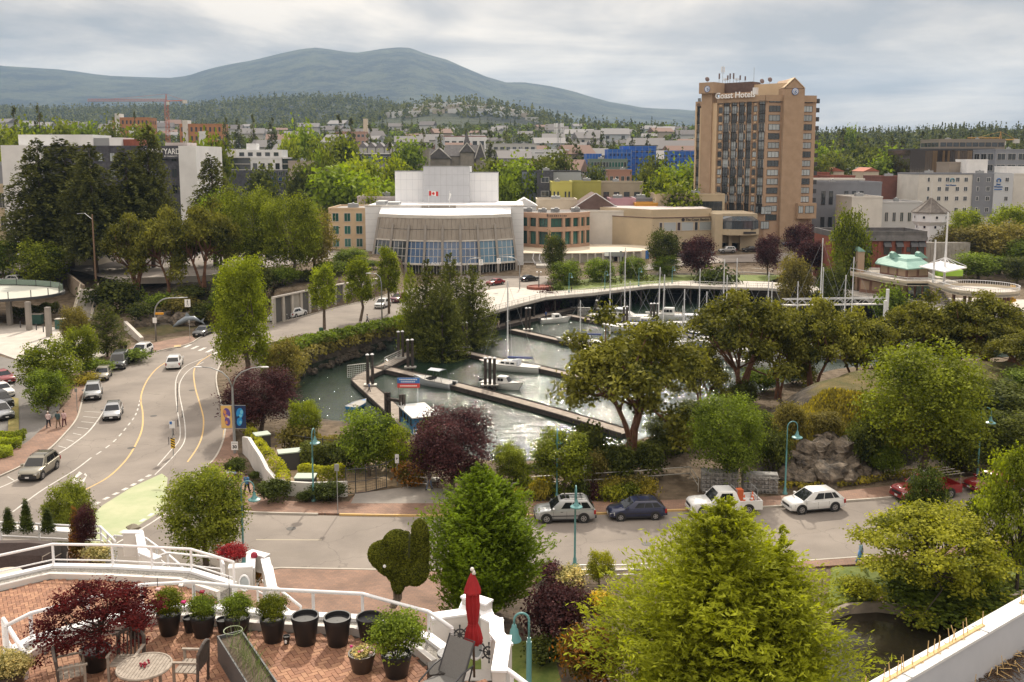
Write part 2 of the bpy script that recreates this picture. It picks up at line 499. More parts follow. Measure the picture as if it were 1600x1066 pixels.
# water
def watm(name,deep,sc,bumpd,rough=.04,ior=1.4):
 m=bpy.data.materials.new(name);m.use_nodes=True
 nt=m.node_tree;N,L=nt.nodes,nt.links;b=N['Principled BSDF']
 sv(b,'Base Color',lin(deep));sv(b,'Roughness',rough);sv(b,'IOR',ior)
 t=N.new('ShaderNodeTexCoord')
 prev=None
 for s,st,sx in((sc,1.,1.),(sc*3.1,.45,1.5),(sc*.2,1.8,.7)):
  mpn=N.new('ShaderNodeMapping');sv(mpn,'Scale',((sx,1.6,1)));sv(mpn,'Rotation',((0,0,.35*st)))
  L.new(t.outputs['Object'],mpn.inputs['Vector'])
  n=N.new('ShaderNodeTexNoise');sv(n,'Scale',s);sv(n,'Detail',4);sv(n,'Distortion',.4)
  L.new(mpn.outputs[0],n.inputs['Vector'])
  bp=N.new('ShaderNodeBump');sv(bp,'Strength',1.);sv(bp,'Distance',bumpd*st)
  L.new(n.outputs[0],bp.inputs['Height'])
  if prev:L.new(prev,bp.inputs['Normal'])
  prev=bp.outputs[0]
 L.new(prev,b.inputs['Normal'])
 return m
mb=MB();mb.quad((-90,70,WZ),(330,70,WZ),(330,225,WZ),(-90,225,WZ))
tag(mb.put('harbour_water',watm('water',(.014,.03,.02),2.4,.055,.08,1.75)),kind='structure')
mb=MB();mb.sheet(XY([(1310,935),(1450,935),(1600,900),(2000,900),(2000,1400),(1270,1400),(1280,1000)],-.5),-.5)
tag(mb.put('pond_water',watm('pond',(.022,.018,.012),1.6,.012)),kind='structure')
# roads and pavements
def asphm(name,a,b_,tint=1.):
 m=bpy.data.materials.new(name);m.use_nodes=True
 nt=m.node_tree;N,L=nt.nodes,nt.links;b=N['Principled BSDF'];sv(b,'Roughness',.85);sv(b,'Specular IOR Level',.25)
 t=N.new('ShaderNodeTexCoord')
 n=N.new('ShaderNodeTexNoise');sv(n,'Scale',.16);sv(n,'Detail',7);sv(n,'Roughness',.6)
 L.new(t.outputs['Object'],n.inputs['Vector'])
 r=N.new('ShaderNodeValToRGB');r.color_ramp.elements[0].position=.3;r.color_ramp.elements[0].color=lin(a);r.color_ramp.elements[1].position=.7;r.color_ramp.elements[1].color=lin(b_)
 L.new(n.outputs[0],r.inputs[0])
 f=N.new('ShaderNodeTexNoise');sv(f,'Scale',14);sv(f,'Detail',3)
 L.new(t.outputs['Object'],f.inputs['Vector'])
 v=N.new('ShaderNodeTexVoronoi');v.feature='DISTANCE_TO_EDGE';sv(v,'Scale',.13);sv(v,'Randomness',1)
 n3=N.new('ShaderNodeTexNoise');sv(n3,'Scale',.7);sv(n3,'Detail',4)
 L.new(t.outputs['Object'],n3.inputs['Vector'])
 va=N.new('ShaderNodeVectorMath');va.operation='MULTIPLY_ADD';sv(va,1,((1.6,1.6,1.6)));L.new(n3.outputs['Color'],va.inputs[0]);L.new(t.outputs['Object'],va.inputs[2])
 L.new(va.outputs[0],v.inputs['Vector'])
 cm=N.new('ShaderNodeMapRange');sv(cm,'From Max',.006);sv(cm,'To Min',.72);sv(cm,'To Max',1.);L.new(v.outputs['Distance'],cm.inputs[0])
 fm=N.new('ShaderNodeMapRange');sv(fm,'To Min',.82);sv(fm,'To Max',1.18);L.new(f.outputs[0],fm.inputs[0])
 mu=N.new('ShaderNodeMath');mu.operation='MULTIPLY';L.new(cm.outputs[0],mu.inputs[0]);L.new(fm.outputs[0],mu.inputs[1])
 sc=N.new('ShaderNodeVectorMath');sc.operation='SCALE';L.new(r.outputs[0],sc.inputs[0]);L.new(mu.outputs[0],sc.inputs['Scale'])
 L.new(sc.outputs[0],b.inputs['Base Color'])
 MATS[name]=m
 return m
def pavem(name,c1,c2,mortar,sx,sy,rot=0.):
 m=bpy.data.materials.new(name);m.use_nodes=True
 nt=m.node_tree;N,L=nt.nodes,nt.links;b=N['Principled BSDF'];sv(b,'Roughness',.85)
 t=N.new('ShaderNodeTexCoord');mpn=N.new('ShaderNodeMapping');sv(mpn,'Rotation',((0,0,rot)))
 L.new(t.outputs['Object'],mpn.inputs['Vector'])
 br=N.new('ShaderNodeTexBrick');sv(br,'Color1',lin(c1));sv(br,'Color2',lin(c2));sv(br,'Mortar',lin(mortar))
 sv(br,'Scale',1.);sv(br,'Brick Width',sx);sv(br,'Row Height',sy);sv(br,'Mortar Size',.012)
 L.new(mpn.outputs[0],br.inputs['Vector'])
 n=N.new('ShaderNodeTexNoise');sv(n,'Scale',.5);sv(n,'Detail',7)
 L.new(t.outputs['Object'],n.inputs['Vector'])
 mr=N.new('ShaderNodeMapRange');sv(mr,'From Min',.3);sv(mr,'From Max',.7);sv(mr,'To Min',.72);sv(mr,'To Max',1.2);L.new(n.outputs[0],mr.inputs[0])
 sc=N.new('ShaderNodeVectorMath');sc.operation='SCALE';L.new(br.outputs[0],sc.inputs[0]);L.new(mr.outputs[0],sc.inputs['Scale'])
 L.new(sc.outputs[0],b.inputs['Base Color'])
 MATS[name]=m
 return m
M_asph=asphm('asphalt',(.175,.152,.134),(.275,.24,.21))
M_asph2=asphm('old_asphalt',(.13,.122,.115),(.22,.205,.19))
M_brick=pavem('brick_paving',(.27,.155,.105),(.21,.125,.09),(.13,.1,.08),.4,.2,.2)
MCO=mat('concrete',(.3,.28,.25),.85,(.42,.39,.35),.7,bump=.1)
M_c2=mat('pale_concrete',(.42,.38,.34),.85,(.52,.48,.43),.5)
M_kerb=mat('kerb_concrete',(.38,.35,.31),.85,(.48,.44,.38),1.)
M_yellow=mat('yellow_paint',(.62,.4,.14),.7,(.5,.34,.16),2.)
M_wline=mat('white_line',(.62,.6,.56),.7,(.45,.43,.4),1.5)
M_green_lane=mat('green_lane',(.31,.36,.2),.85,(.42,.43,.27),.35)
def smp(pts,n=6,closed=False):
 """Catmull-Rom through 2-D points"""
 out=[];k=len(pts)
 for i in range(k-1):
  p0=pts[max(i-1,0)];p1=pts[i];p2=pts[i+1];p3=pts[min(i+2,k-1)]
  for j in range(n):
   t=j/n
   out.append(tuple(.5*((2*p1[a])+(-p0[a]+p2[a])*t+(2*p0[a]-5*p1[a]+4*p2[a]-p3[a])*t*t+(-p0[a]+3*p1[a]-3*p2[a]+p3[a])*t**3)for a in(0,1)))
 out.append(tuple(pts[-1]));return out
left_kerb=smp(XY([(-120,800),(0,746),(38,728),(76,705),(101,681),(121,656),(129,630),(136,603),(150,583),(168,567),(190,556),(216,553),(241,551),(262,546),(279,543),(299,537),(312,529),(335,518),(380,510),(440,503),(486,492),(527,481),(582,468),(613,458)]),4)
right_kerb=smp(XY([(633,492),(600,500),(562,509),(521,518),(471,526),(430,534),(385,545),(355,558),(340,578),(337,598),(344,630),(350,652),(351,668),(347,691),(336,715),(318,735),(303,752),(300,768),(312,783),(335,793),(365,799),(400,803),(530,806),(640,807.5),(830,808),(932,804.5),(1040,800),(1200,794),(1316,785),(1394,779),(1511,765),(1680,742)]),4)
near_kerb=XY([(1680,832),(1592,844),(1532,850),(1450,859),(1392,867),(1342,872),(1271,877),(1100,886),(1000,890),(800,893),(600,892),(440,889),(395,893),(372,905),(200,960),(-200,990)])
road=left_kerb+XY([(660,447),(720,432),(832,420),(862,424),(850,452),(800,449),(762,453),(700,470)])+right_kerb+near_kerb
mb=MB();mb.sheet(road,0.);tag(mb.put('road',M_asph),kind='structure')
def rbn(pts,w,z,off=0.):
 """strip of width w along 2-D points, shifted sideways by off"""
 mb_l,mb_r=[],[];k=len(pts)
 for i in range(k):
  a=V3(pts[max(i-1,0)][:2]);b=V3(pts[min(i+1,k-1)][:2]);t=(b-a).normalized();n=V3((-t.y,t.x));p=V3(pts[i][:2])
  mb_l.append(p+n*(off+w/2));mb_r.append(p+n*(off-w/2))
 return mb_l,mb_r
def strip(name,pts,w,z,m,off=0.,h=None,kind='structure',parent=None):
 l,r=rbn(pts,w,z,off);mbx=MB();k=len(l)
 if h is None:
  mbx.add([(p.x,p.y,z)for p in l]+[(p.x,p.y,z)for p in r],[(k+i,k+i+1,i+1,i)for i in range(k-1)])
 else:
  mbx.loft([[(l[i].x,l[i].y,z),(r[i].x,r[i].y,z),(r[i].x,r[i].y,z+h),(l[i].x,l[i].y,z+h)]for i in range(k)])
 return tag(mbx.put(name,m,parent),kind=kind)
def kerb(pts,m=M_kerb,off=.08):return strip('kerb',pts,.16,-.02,m,off,.16)
kerb(left_kerb);kerb(right_kerb[:88]);
strip('kerb',right_kerb[88:106],.17,-.02,M_yellow,.085,.161);kerb(right_kerb[105:])
kerb(near_kerb[:13])
def pave(name,poly,m,z0=-.1,z=.12):
 mbx=MB();mbx.prism(poly,z0,z);return tag(mbx.put(name,m),kind='structure')
lk=left_kerb[3:-4]
l_,_=rbn(left_kerb,0.,0,.165)
outer=XY([(299,526),(279,529),(240,537),(206,543),(196,546),(160,563),(143,580),(122,592),(108,626),(78,660),(46,690),(0,718),(-120,764)])
pave('pavement',[tuple(p)for p in l_[:64]]+outer,M_brick)
_,r_=rbn(right_kerb,0.,0,.165)
i0=44
outer=XY([(1680,729),(1511,747),(1400,760),(1320,769),(1200,778),(1100,782),(950,786),(830,786),(700,770),(560,770),(545,786),(470,786),(420,783),(398,768),(387,745),(376,722),(368,700),(368,668),(362,640),(356,620)])
pave('pavement',[tuple(p)for p in r_[i0:]]+outer,M_brick)
pave('grey_driveway',XY([(548,789),(700,788.5),(712,768),(640,762),(600,768),(555,774)]),mat('driveway',(.22,.2,.18),.9,(.3,.27,.24),.6),z=.126)
pave('dirt_yard',XY([(440,760),(545,775),(612,760),(680,766),(660,735),(610,712),(540,712),(430,700),(400,700)]),mat('dirt',(.25,.18,.11),.95,(.36,.27,.17),1.2,bump=.3),z=.05)
pave('pavement',near_kerb[:9]+XY([(1000,894),(1271,888),(1342,884),(1400,880),(1540,862),(1680,845)]),M_brick,z=.121)
pave('forecourt',XY([(440,891),(600,894),(800,895),(860,896),(800,935),(700,960),(640,1020),(560,1060),(300,1060),(330,960),(395,900)]),M_brick,z=.115)
M_lawn=mat('lawn',(.085,.125,.02),.95,(.17,.2,.045),.9,bump=.5,bscale=9)
M_lawn2=mat('dry_lawn',(.15,.15,.04),.95,(.3,.23,.08),.5,bump=.5,bscale=9)
pave('lawn',XY([(1300,888),(1342,886),(1400,882),(1500,872),(1640,856),(1640,895),(1540,936),(1450,940),(1380,936),(1330,938),(1290,950)]),M_lawn,z=.06)
pave('garden_bed',XY([(800,897),(1000,893),(1290,889),(1288,950),(1270,1000),(1285,1110),(1200,1400),(500,1400),(620,1040),(700,965)]),mat('bark_soil',(.06,.045,.03),.95,(.14,.1,.07),1.5,bump=.6,bscale=8),z=.03)
pave('lawn',XY([(700,1010),(860,1000),(880,1080),(840,1300),(600,1300)]),M_lawn,z=.05)
def wallrun(name,pts,w,z0,z1,m,label=None,cat=None,parent=None):
 o=strip(name,pts,w,z0,m,0,z1-z0,kind=None,parent=parent)
 if label:tag(o,label,cat)
 return o
wallrun('pond_edging',XY([(1290,960),(1325,946),(1370,943),(1410,948),(1450,950),(1540,946),(1600,925),(1680,890)]),.3,-1.2,.09,mat('edging',(.2,.17,.14),.9,(.3,.25,.2),1.2),'curved brown stone edging around the far side of the dark pond','edging')
pave('brick_path',XY([(1364,944),(1382,944),(1378,925),(1364,925)]),M_brick,z=.075)
pave('car_park',XY([(-200,556),(0,557),(35,566),(62,580),(82,592),(95,606),(92,650),(84,690),(0,715),(-150,740)]),M_asph2,z=.02)
pave('traffic_island',XY([(12,700),(30,694),(29,624),(14,622)]),M_lawn2,z=.13)
pave('forecourt_slab',XY([(-160,545),(0,553),(38,567),(60,578),(83,590),(120,580),(170,552),(140,530),(110,515),(0,505),(-160,500)]),M_c2,z=.1)
pave('gravel_verge',XY([(0,716),(44,690),(76,661),(84,680),(40,708)]),mat('gravel',(.25,.23,.21),.95,(.4,.37,.34),3.,bump=.4),z=.03)
def line(pts,w=.12,m=M_wline,name='road_line',z=.008,smooth=True):
 q_=XY(pts);q_=smp(q_,5)if smooth and len(q_)>2 else q_
 return strip(name,q_,w,z,m)
def dashes(pts,w,on,off,m=M_wline,name='road_dashes'):
 q_=smp(XY(pts),30)if len(pts)>2 else XY(pts);s=0;mbx=MB();acc=[V3(p)for p in q_]
 L_=[0]
 for i in range(1,len(acc)):L_.append(L_[-1]+(acc[i]-acc[i-1]).length)
 def at(t):
  t=min(max(t,0),L_[-1]);i=int(np.searchsorted(L_,t));i=max(1,min(i,len(L_)-1))
  f=(t-L_[i-1])/max(1e-6,L_[i]-L_[i-1]);return acc[i-1].lerp(acc[i],f)
 while s<L_[-1]:
  a,b=at(s),at(s+on);t=(b-a)
  if t.length>.05:
   t.normalize();n=V3((-t.y,t.x))*w/2
   mbx.add([(a-n)[:]+(.008,),(b-n)[:]+(.008,),(b+n)[:]+(.008,),(a+n)[:]+(.008,)],[(0,1,2,3)])
  s+=on+off
 return tag(mbx.put(name,m),kind='structure')
line([(258,567),(243,578),(228,598),(220,622),(223,645),(222,670),(212,695),(196,720),(170,745),(140,762),(118,773)],.16,M_yellow,'yellow_line')
line([(330,554),(312,566),(303,580),(305,605),(312,630),(318,655),(316,680),(308,700),(293,722)],.14,M_yellow,'yellow_line')
line([(350,672),(347,695),(335,716),(318,736)],.14,M_yellow,'yellow_line',z=.012)
line([(318,560),(290,572),(277,588),(274,610),(277,640),(281,665),(280,688),(265,706),(246,728)],.1)
line([(318,566),(296,578),(283,594),(280,612),(285,640),(289,665),(288,690),(272,712),(242,742)],.1)
line([(168,634),(156,652),(138,675),(110,697),(90,710),(60,730),(30,748),(0,762),(-60,785)],.14)
for a,b in(((132,643),(158,644.5)),((130,651),(154,653)),((127,659),(147,661)),((121,668),(138,670)),((114,677),(127,680)),((104,687),(115,690)),((91,697),(103,700)),((12,745),(22,751))):
 line([a,b],.1)
dashes([(219,625),(212,648),(196,670),(180,688),(163,702),(148,712)],.14,1.,1.)
line([(143,715),(118,734),(92,750),(60,770),(20,800)],.14)
dashes([(235,742),(200,762),(160,782),(120,805)],.35,.6,.55)
dashes([(250,794),(225,812),(200,826),(175,840)],.35,.6,.55)
line([(262,800),(235,818),(205,836),(180,850)],.14)
line([(400,843.5),(503,844)],.12,mat('worn_line',(.42,.37,.28),.8),'worn_centre_line')
line([(470,889),(800,890.5)],.1,mat('worn_line',(.42,.37,.28),.8),'worn_edge_line')
mb=MB();mb.sheet(XY([(253,740),(262,747),(260,765),(262,785),(250,800),(215,822),(172,845),(120,860),(120,830),(160,790),(205,762)]),.004)
tag(mb.put('green_cycle_lane',M_green_lane),kind='structure')
mb=MB()
for k in range(7):
 a=P(288+k*11.5,543+k*2.6,0);b=P(298+k*11.5,538.5+k*2.4,0);t=(b-a).normalized();n=V3((-t.y,t.x,0))*.25
 mb.add([a-n+V3((0,0,.008)),b-n+V3((0,0,.008)),b+n+V3((0,0,.008)),a+n+V3((0,0,.008))],[(0,1,2,3)])
tag(mb.put('zebra_crossing',M_wline),kind='structure')
mb=MB();mb.sheet(XY([(272,541.5),(283,540),(283,543),(272,544)]),.126);tag(mb.put('tactile_strip',M_yellow),kind='structure')
mb=MB();c0=P(122,744);
for poly in([(109,753),(124,737),(129,740),(118,748),(128,751),(135,744),(131,742),(133,739),(136,743),(131,753.5)],):
 mb.sheet(XY(poly),.008)
tag(mb.put('road_arrow',M_wline),kind='structure')
# harbour promenade (boardwalk), park, far street
bw_near=XY([(742,500),(770,487),(800,479),(853,465),(927,458.5),(1013,448),(1060,447),(1116,448.8),(1200,451),(1342,465),(1400,474),(1480,488),(1640,500)])
bw_far=XY([(1640,470),(1480,466),(1377,460),(1314,452),(1200,441),(1096,438),(1053,441.5),(952,451),(856,457),(850,452.5),(800,449.5),(762,453.5),(735,470)])
M_deck=mat('deck_boards',(.36,.3,.25),.85,(.47,.4,.34),1.2,bump=.2)
mb=MB();mb.prism(bw_near+bw_far,-.45,.1);tag(mb.put('harbour_promenade',M_c2),kind='structure')
MPI=mat('dark_timber',(.028,.022,.02),.9,(.075,.06,.05),2.5,bump=.3)
pr=thing('promenade_trestle','dark timber trestle holding up the concrete promenade along the far side of the harbour','trestle',(0,0,0))
nb=smp(bw_near[1:10],8);acc=[V3(p)for p in nb];k=0;dist=0
mbw=MB()
for i in range(1,len(acc)):
 seg=(acc[i]-acc[i-1]).length;dist+=seg
 if dist>5.:
  dist=0;t=(acc[i]-acc[i-1]).normalized();n=V3((-t.y,t.x));p=acc[i]+n*.5;q2=p+n*2.5
  mbt=MB();mbt.tube([(p.x,p.y,-6),(p.x,p.y,-.45)],.2,8);mbt.put('post',MPI,pr)
  mbt=MB();mbt.tube([(q2.x,q2.y,-5),(p.x,p.y,-1.1)],.11,6);mbt.put('brace',MPI,pr)
strip('stringer',[(p+V3((0.,.55)))for p in acc],.3,-.8,MPI,0,.34,kind=None,parent=pr)
pave('lawn',XY([(858,457.5),(952,451.3),(1053,441.8),(1096,438.2),(1200,440),(1225,432),(1218,418),(1150,410),(1060,420),(1000,428),(880,441),(858,448)]),M_lawn,z=.085)
far_street=[(960,424),(1010,415),(1040,408),(1075,403),(1180,398),(1300,393),(1440,388),(1700,388),(1700,402),(1440,402),(1310,407),(1200,410),(1110,412),(1050,418),(1000,425)]
mb=MB();pts=[PT(a,b)for a,b in far_street]
mb.sheet([(p.x,p.y)for p in pts],0)
me=mb.mesh('far_street',M_asph)
sub=bmesh.new();sub.from_mesh(me);bmesh.ops.subdivide_edges(sub,edges=sub.edges[:],cuts=3)
for v in sub.verts:v.co.z=Hs(v.co.x,v.co.y)+.18
sub.to_mesh(me);sub.free();tag(link('far_street',me),kind='structure')
up_st=[(-200,415),(90,408),(160,404),(330,398),(520,392),(560,398),(470,412),(345,428),(262,442),(185,440),(150,432),(118,424),(-200,436)]
mb=MB();mb.sheet([tuple(P(a,b,4.5)[:2])for a,b in up_st],4.62)
tag(mb.put('upper_street',M_asph),kind='structure')
M_patch=asphm('patch_asphalt',(.18,.158,.138),(.26,.225,.195))
for k,poly in enumerate(([(560,850),(690,852),(690,866),(560,864)],[(880,838),(990,834),(992,842),(882,846)],[(420,862),(500,864),(498,872),(418,869)],[(176,690),(190,676),(200,682),(184,697)],[(310,700),(325,690),(330,705),(314,714)],[(1220,830),(1330,818),(1334,824),(1224,838)],[(60,780),(110,760),(122,768),(70,790)],[(255,640),(268,640),(270,665),(257,665)])):
 tag((MB().sheet(XY(poly),.003)).put('asphalt_patch',M_patch),kind='structure')
for x,y in((700,838),(455,826),(240,650),(205,700),(1010,850),(130,790),(300,610),(1180,845)):
 p=P(x,y,.004);mb=MB();mb.lathe([(.36,0),(.36,.006)],16,p);tag(mb.put('manhole_cover',mat('cast_iron',(.06,.055,.05),.7)),kind='structure')
 # vegetation
LM={'lime':leafmat('leaf_lime',(.045,.075,.01),(.2,.26,.04),.4),'mid':leafmat('leaf_mid',(.026,.05,.01),(.14,.205,.038)),'deep':leafmat('leaf_deep',(.014,.026,.01),(.085,.108,.028),.3),'arb':leafmat('leaf_arbutus',(.018,.028,.007),(.15,.165,.036),.25),'laurel':leafmat('leaf_laurel',(.018,.034,.006),(.15,.195,.03),.3),'plum':leafmat('leaf_plum',(.015,.008,.011),(.075,.036,.048),.25),'jmaple':leafmat('leaf_red_maple',(.025,.007,.01),(.105,.022,.028),.35),'redwood':leafmat('leaf_redwood',(.02,.036,.004),(.195,.24,.024),.4,.25),'redwood2':leafmat('leaf_redwood_green',(.014,.034,.003),(.135,.215,.02),.4,.25),'ymaple':leafmat('leaf_yellow_maple',(.055,.085,.01),(.25,.28,.04),.4),'orange':leafmat('leaf_orange',(.04,.06,.015),(.2,.085,.028),.3,1.),'yellow':leafmat('leaf_yellow',(.14,.16,.02),(.42,.34,.05),.3,1.2),'fir':leafmat('leaf_fir',(.012,.02,.008),(.085,.102,.034),.25),'cedar':leafmat('leaf_cedar',(.018,.03,.008),(.085,.105,.024),.2),'olive':leafmat('leaf_olive',(.045,.05,.018),(.17,.165,.055),.3),'varieg':leafmat('leaf_variegated',(.06,.085,.02),(.52,.5,.3),.3,1.5),'redbush':leafmat('leaf_red',(.06,.01,.015),(.22,.025,.035),.3,1.5),'topiary':leafmat('leaf_topiary',(.014,.022,.004),(.085,.105,.018),.2,2.5),'juniper':leafmat('leaf_juniper',(.014,.026,.008),(.06,.085,.022),.2,1.2),'ground':leafmat('leaf_groundcover',(.06,.07,.015),(.26,.24,.05),.3,.8),'birch':leafmat('leaf_birch',(.028,.052,.008),(.19,.24,.05),.4,.8),}
M_bark=mat('bark',(.09,.065,.045),.95,(.17,.13,.1),3,bump=.5)
M_bark_red=mat('arbutus_bark',(.13,.055,.03),.8,(.26,.13,.075),2)
M_bark_dark=mat('dark_bark',(.045,.035,.03),.95,(.09,.07,.055),3)
def lq(pos,nrm,size,elong,g,droop=None):
 """pos (n,3), nrm (n,3), size (n,) -> verts, quads"""
 n=len(pos)
 nrm=nrm/(np.linalg.norm(nrm,axis=1,keepdims=True)+1e-9)
 r=g.normal(size=(n,3))if droop is None else droop+g.normal(size=(n,3))*.35
 a=r-nrm*np.sum(r*nrm,1,keepdims=True);a/=(np.linalg.norm(a,axis=1,keepdims=True)+1e-9)
 b=np.cross(nrm,a)
 s=size[:,None]
 L_,W_=a*s*elong*.5,b*s*.5
 v=np.stack([pos-L_,pos-W_+L_*.1,pos+L_,pos+W_+L_*.1],1).reshape(-1,3)
 return v,np.arange(4*n).reshape(-1,4)
def crownme(name,v,q,tint,m):
 me=bpy.data.meshes.new(name);fastme(me,v,q)
 a=me.attributes.new('tint','FLOAT','FACE');a.data.foreach_set('value',np.clip(tint,0,1).astype(np.float32))
 me.materials.append(m);return me
def bl_(blobs,n,size,g,shell=.55,elong=1.5,per=10,upb=.5,spread=2.,clip=None):
 """leaves in small clumps spread through the outer part of ellipsoidal masses"""
 B=np.array(blobs,float);w=(B[:,3]*B[:,4]+B[:,3]*B[:,5]+B[:,4]*B[:,5]);w/=w.sum()
 nc=max(4,n//per)
 bi=g.choice(len(B),nc,p=w)
 d=g.normal(size=(nc,3));d/=np.linalg.norm(d,axis=1,keepdims=True)
 d[:,2]=np.where((d[:,2]<-.35)&(g.random(nc)<.6),-d[:,2],d[:,2])
 rad=(shell+(1-shell)*g.random(nc)**.55)*(1+.17*g.normal(size=nc))
 cpos=B[bi,:3]+d*B[bi,3:6]*rad[:,None]
 btint=g.random(len(B))*.35
 ct=g.random(nc)**1.4*.6+btint[bi]-.08
 k=np.repeat(np.arange(nc),per)
 pos=cpos[k]+g.normal(size=(nc*per,3))*size*spread*np.array([1,1,.7])
 nr=d[k]*.8+g.normal(size=(nc*per,3))*.75+np.array([0,0,upb])
 s=size*(.6+.8*g.random(nc*per))
 v,q=lq(pos,nr,s,elong,g)
 t=ct[k]+g.random(nc*per)*.2
 return v,q,t
def conelf(h,r,n,size,g,z0=.06,pw=.85,up=.15,elong=2.6,lobes=6,whorl=None,bulge=0.):
 """branches leaving a single stem, with sprays along each of them"""
 nb=max(20,n//26)
 t=1-np.sqrt(g.random(nb)*(1-0))
 t=np.clip(t*1.02,0,.985)
 az=g.random(nb)*2*math.pi
 env=(1-t)**pw*(1+bulge*np.sin(t*math.pi))
 env*=1+.16*np.sin(az*lobes+t*9)+.1*g.normal(size=nb)
 Lb=r*env+.02*h
 k=np.repeat(np.arange(nb),26);m=len(k)
 u=g.random(m)**.6
 side=(g.random(m)-.5)*.55*(1.1-u)
 z=h*(z0+(1-z0)*t)[k]+Lb[k]*(u*up+(-.22)*u*u*(1 if up<.3 else .2))+g.normal(size=m)*size*.8
 rr=Lb[k]*u;a=az[k]+side*.9
 pos=np.stack([rr*np.cos(a),rr*np.sin(a),z],1)
 out=np.stack([np.cos(a),np.sin(a),np.full(m,up*1.5)],1)
 out+=np.stack([-np.sin(a),np.cos(a),np.zeros(m)],1)*(np.sign(side)*.7)[:,None]
 nr=np.array([0,0,1.])+g.normal(size=(m,3))*.55
 v,q=lq(pos,nr,size*(.6+.8*g.random(m)),elong,g,out)
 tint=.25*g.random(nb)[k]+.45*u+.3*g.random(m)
 return v,q,tint
def limbs(mb,top,r0,ends,g,fork=.35,base=(0,0,0),n=7,lean=0.):
 """trunk then curved limbs towards the ends"""
 bx,by,bz=base
 tp=V3(top)
 mid=V3((bx,by,bz)).lerp(tp,.5)+V3((g.normal()*.05*tp.z,g.normal()*.05*tp.z,0))
 mb.tube([(bx,by,bz-.3),(bx,by,bz+.05*tp.z),mid,tp],[r0*1.35,r0,r0*.8,r0*.55],n)
 for e_ in ends:
  e_=V3(e_)
  s=mid.lerp(tp,min(1,fork+.6*g.random()))
  m1=s.lerp(e_,.45)+V3((g.normal(),g.normal(),g.normal()*.5+.5))*(e_-s).length*.1
  mb.tube([s,m1,e_],[r0*.42,r0*.27,r0*.08],5)
KINDS={}
def kind(key,trunk_me,crown_me,h,w):KINDS.setdefault(key,[]).append((trunk_me,crown_me,h,w))
def mkround(key,n,seed,h=10.,w=8.,trunk=.28,nb=14,bark=None,shell=.5,squash=1.,col=False,gap=0.,lf=1.,per=10,elong=1.5):
 g=np.random.default_rng(seed)
 ch=h*(1-trunk);cz=h*trunk+ch*.5
 blobs=[];ends=[]
 for i in range(nb):
  a=i*2.399+g.random();zz=(i+.5)/nb*1.8-.92
  rr=math.sqrt(max(.05,1-zz*zz));
  if col:rr=(1-.55*max(0,zz))*(.8+.2*g.random())
  c=(.6*w/2*rr*cos_(a),.6*w/2*rr*sin_(a),cz+zz*ch*.37)
  br=w/2*(.34+.16*g.random())*(1-gap)
  blobs.append((*c,br,br,min(br*squash,ch*.3)));ends.append(c)
 if not gap:blobs.append((0,0,cz,w*.3,w*.3,ch*.38))
 size=math.sqrt(2.3*12.6*(w/2)**1.*(ch/2)/n)*lf
 v,q,t=bl_(blobs,n,size,g,shell,per=per,elong=elong)
 mb=MB();limbs(mb,(g.normal()*.1,g.normal()*.1,h*(trunk+.3)),h*.022+.05,ends[::2],g)
 kind(key,mb.mesh('trunk',bark or M_bark,True),crownme('crown',v,q,t,LM['mid']),h,w)
def mkcone(key,n,seed,h=12.,w=6.,bark=None,plumes=(),**kw):
 g=np.random.default_rng(seed)
 size=kw.pop('size',math.sqrt(h*w*3./n))
 v,q,t=conelf(h,w/2,n,size,g,**kw)
 for px_,py_,ph,pr in plumes:
  v2,q2,t2=conelf(h*ph,w/2*pr,int(n*pr*ph*.7),size,g,**kw);v2=v2+np.array([px_*w/2,py_*w/2,0]);q=np.concatenate([q,q2+len(v)]);v=np.concatenate([v,v2]);t=np.concatenate([t,t2])
 mb=MB();mb.tube([(0,0,-.3),(0,0,h*.5),(.03,0,h*.97)],[h*.02,h*.012,.02],7)
 kind(key,mb.mesh('trunk',bark or M_bark,True),crownme('crown',v,q,t,LM['fir']),h,w)
def mkarb(key,n,seed,h=10.,w=12.,nb=34,stems=3,lean=.25,gapy=.72):
 g=np.random.default_rng(seed);blobs=[];mb=MB()
 stem=[(V3((g.normal()*.3,g.normal()*.3,0)),i*2*math.pi/stems+g.random())for i in range(stems)]
 for i in range(nb):
  a=i*2.399+g.random()*.5;rr=math.sqrt((i+.5)/nb)*.82
  zz=h*(.86-.34*rr**2+.1*g.normal())
  if i%4==3:zz-=h*.22
  br=w*(.072+.045*g.random())
  blobs.append((w/2*rr*cos_(a),w/2*rr*sin_(a),zz,br*1.15,br*1.15,br*gapy))
 for s,a in stem:
  k1=s+V3((cos_(a)*w*.06,sin_(a)*w*.06,h*.25))
  k2=k1+V3((cos_(a+.4)*w*lean*.4,sin_(a+.4)*w*lean*.4,h*.27))
  mb.tube([s-V3((0,0,.4)),s+V3((0,0,.3)),k1,k2],[h*.03,h*.024,h*.019,h*.013],7)
  for b_ in blobs:
   e_=V3(b_[:3])
   best=min(range(len(stem)),key=lambda j:abs((math.atan2(e_.y,e_.x)-stem[j][1]+math.pi)%(2*math.pi)-math.pi))
   if stem[best][1]!=a:continue
   st=k1.lerp(k2,.3+.7*g.random())
   m1=st.lerp(e_,.5)+V3((g.normal(),g.normal(),-abs(g.normal())*.6))*(e_-st).length*.12
   mb.tube([st,m1,e_],[h*.01,h*.0075,h*.003],5)
 size=math.sqrt(1.5*sum(4*math.pi*b_[3]*b_[5]for b_ in blobs)/n)
 v,q,t=bl_(blobs,n,size,g,.35,elong=1.7,per=8,upb=.6,spread=1.6)
 kind(key,mb.mesh('trunk',M_bark_red,True),crownme('crown',v,q,t,LM['arb']),h,w)
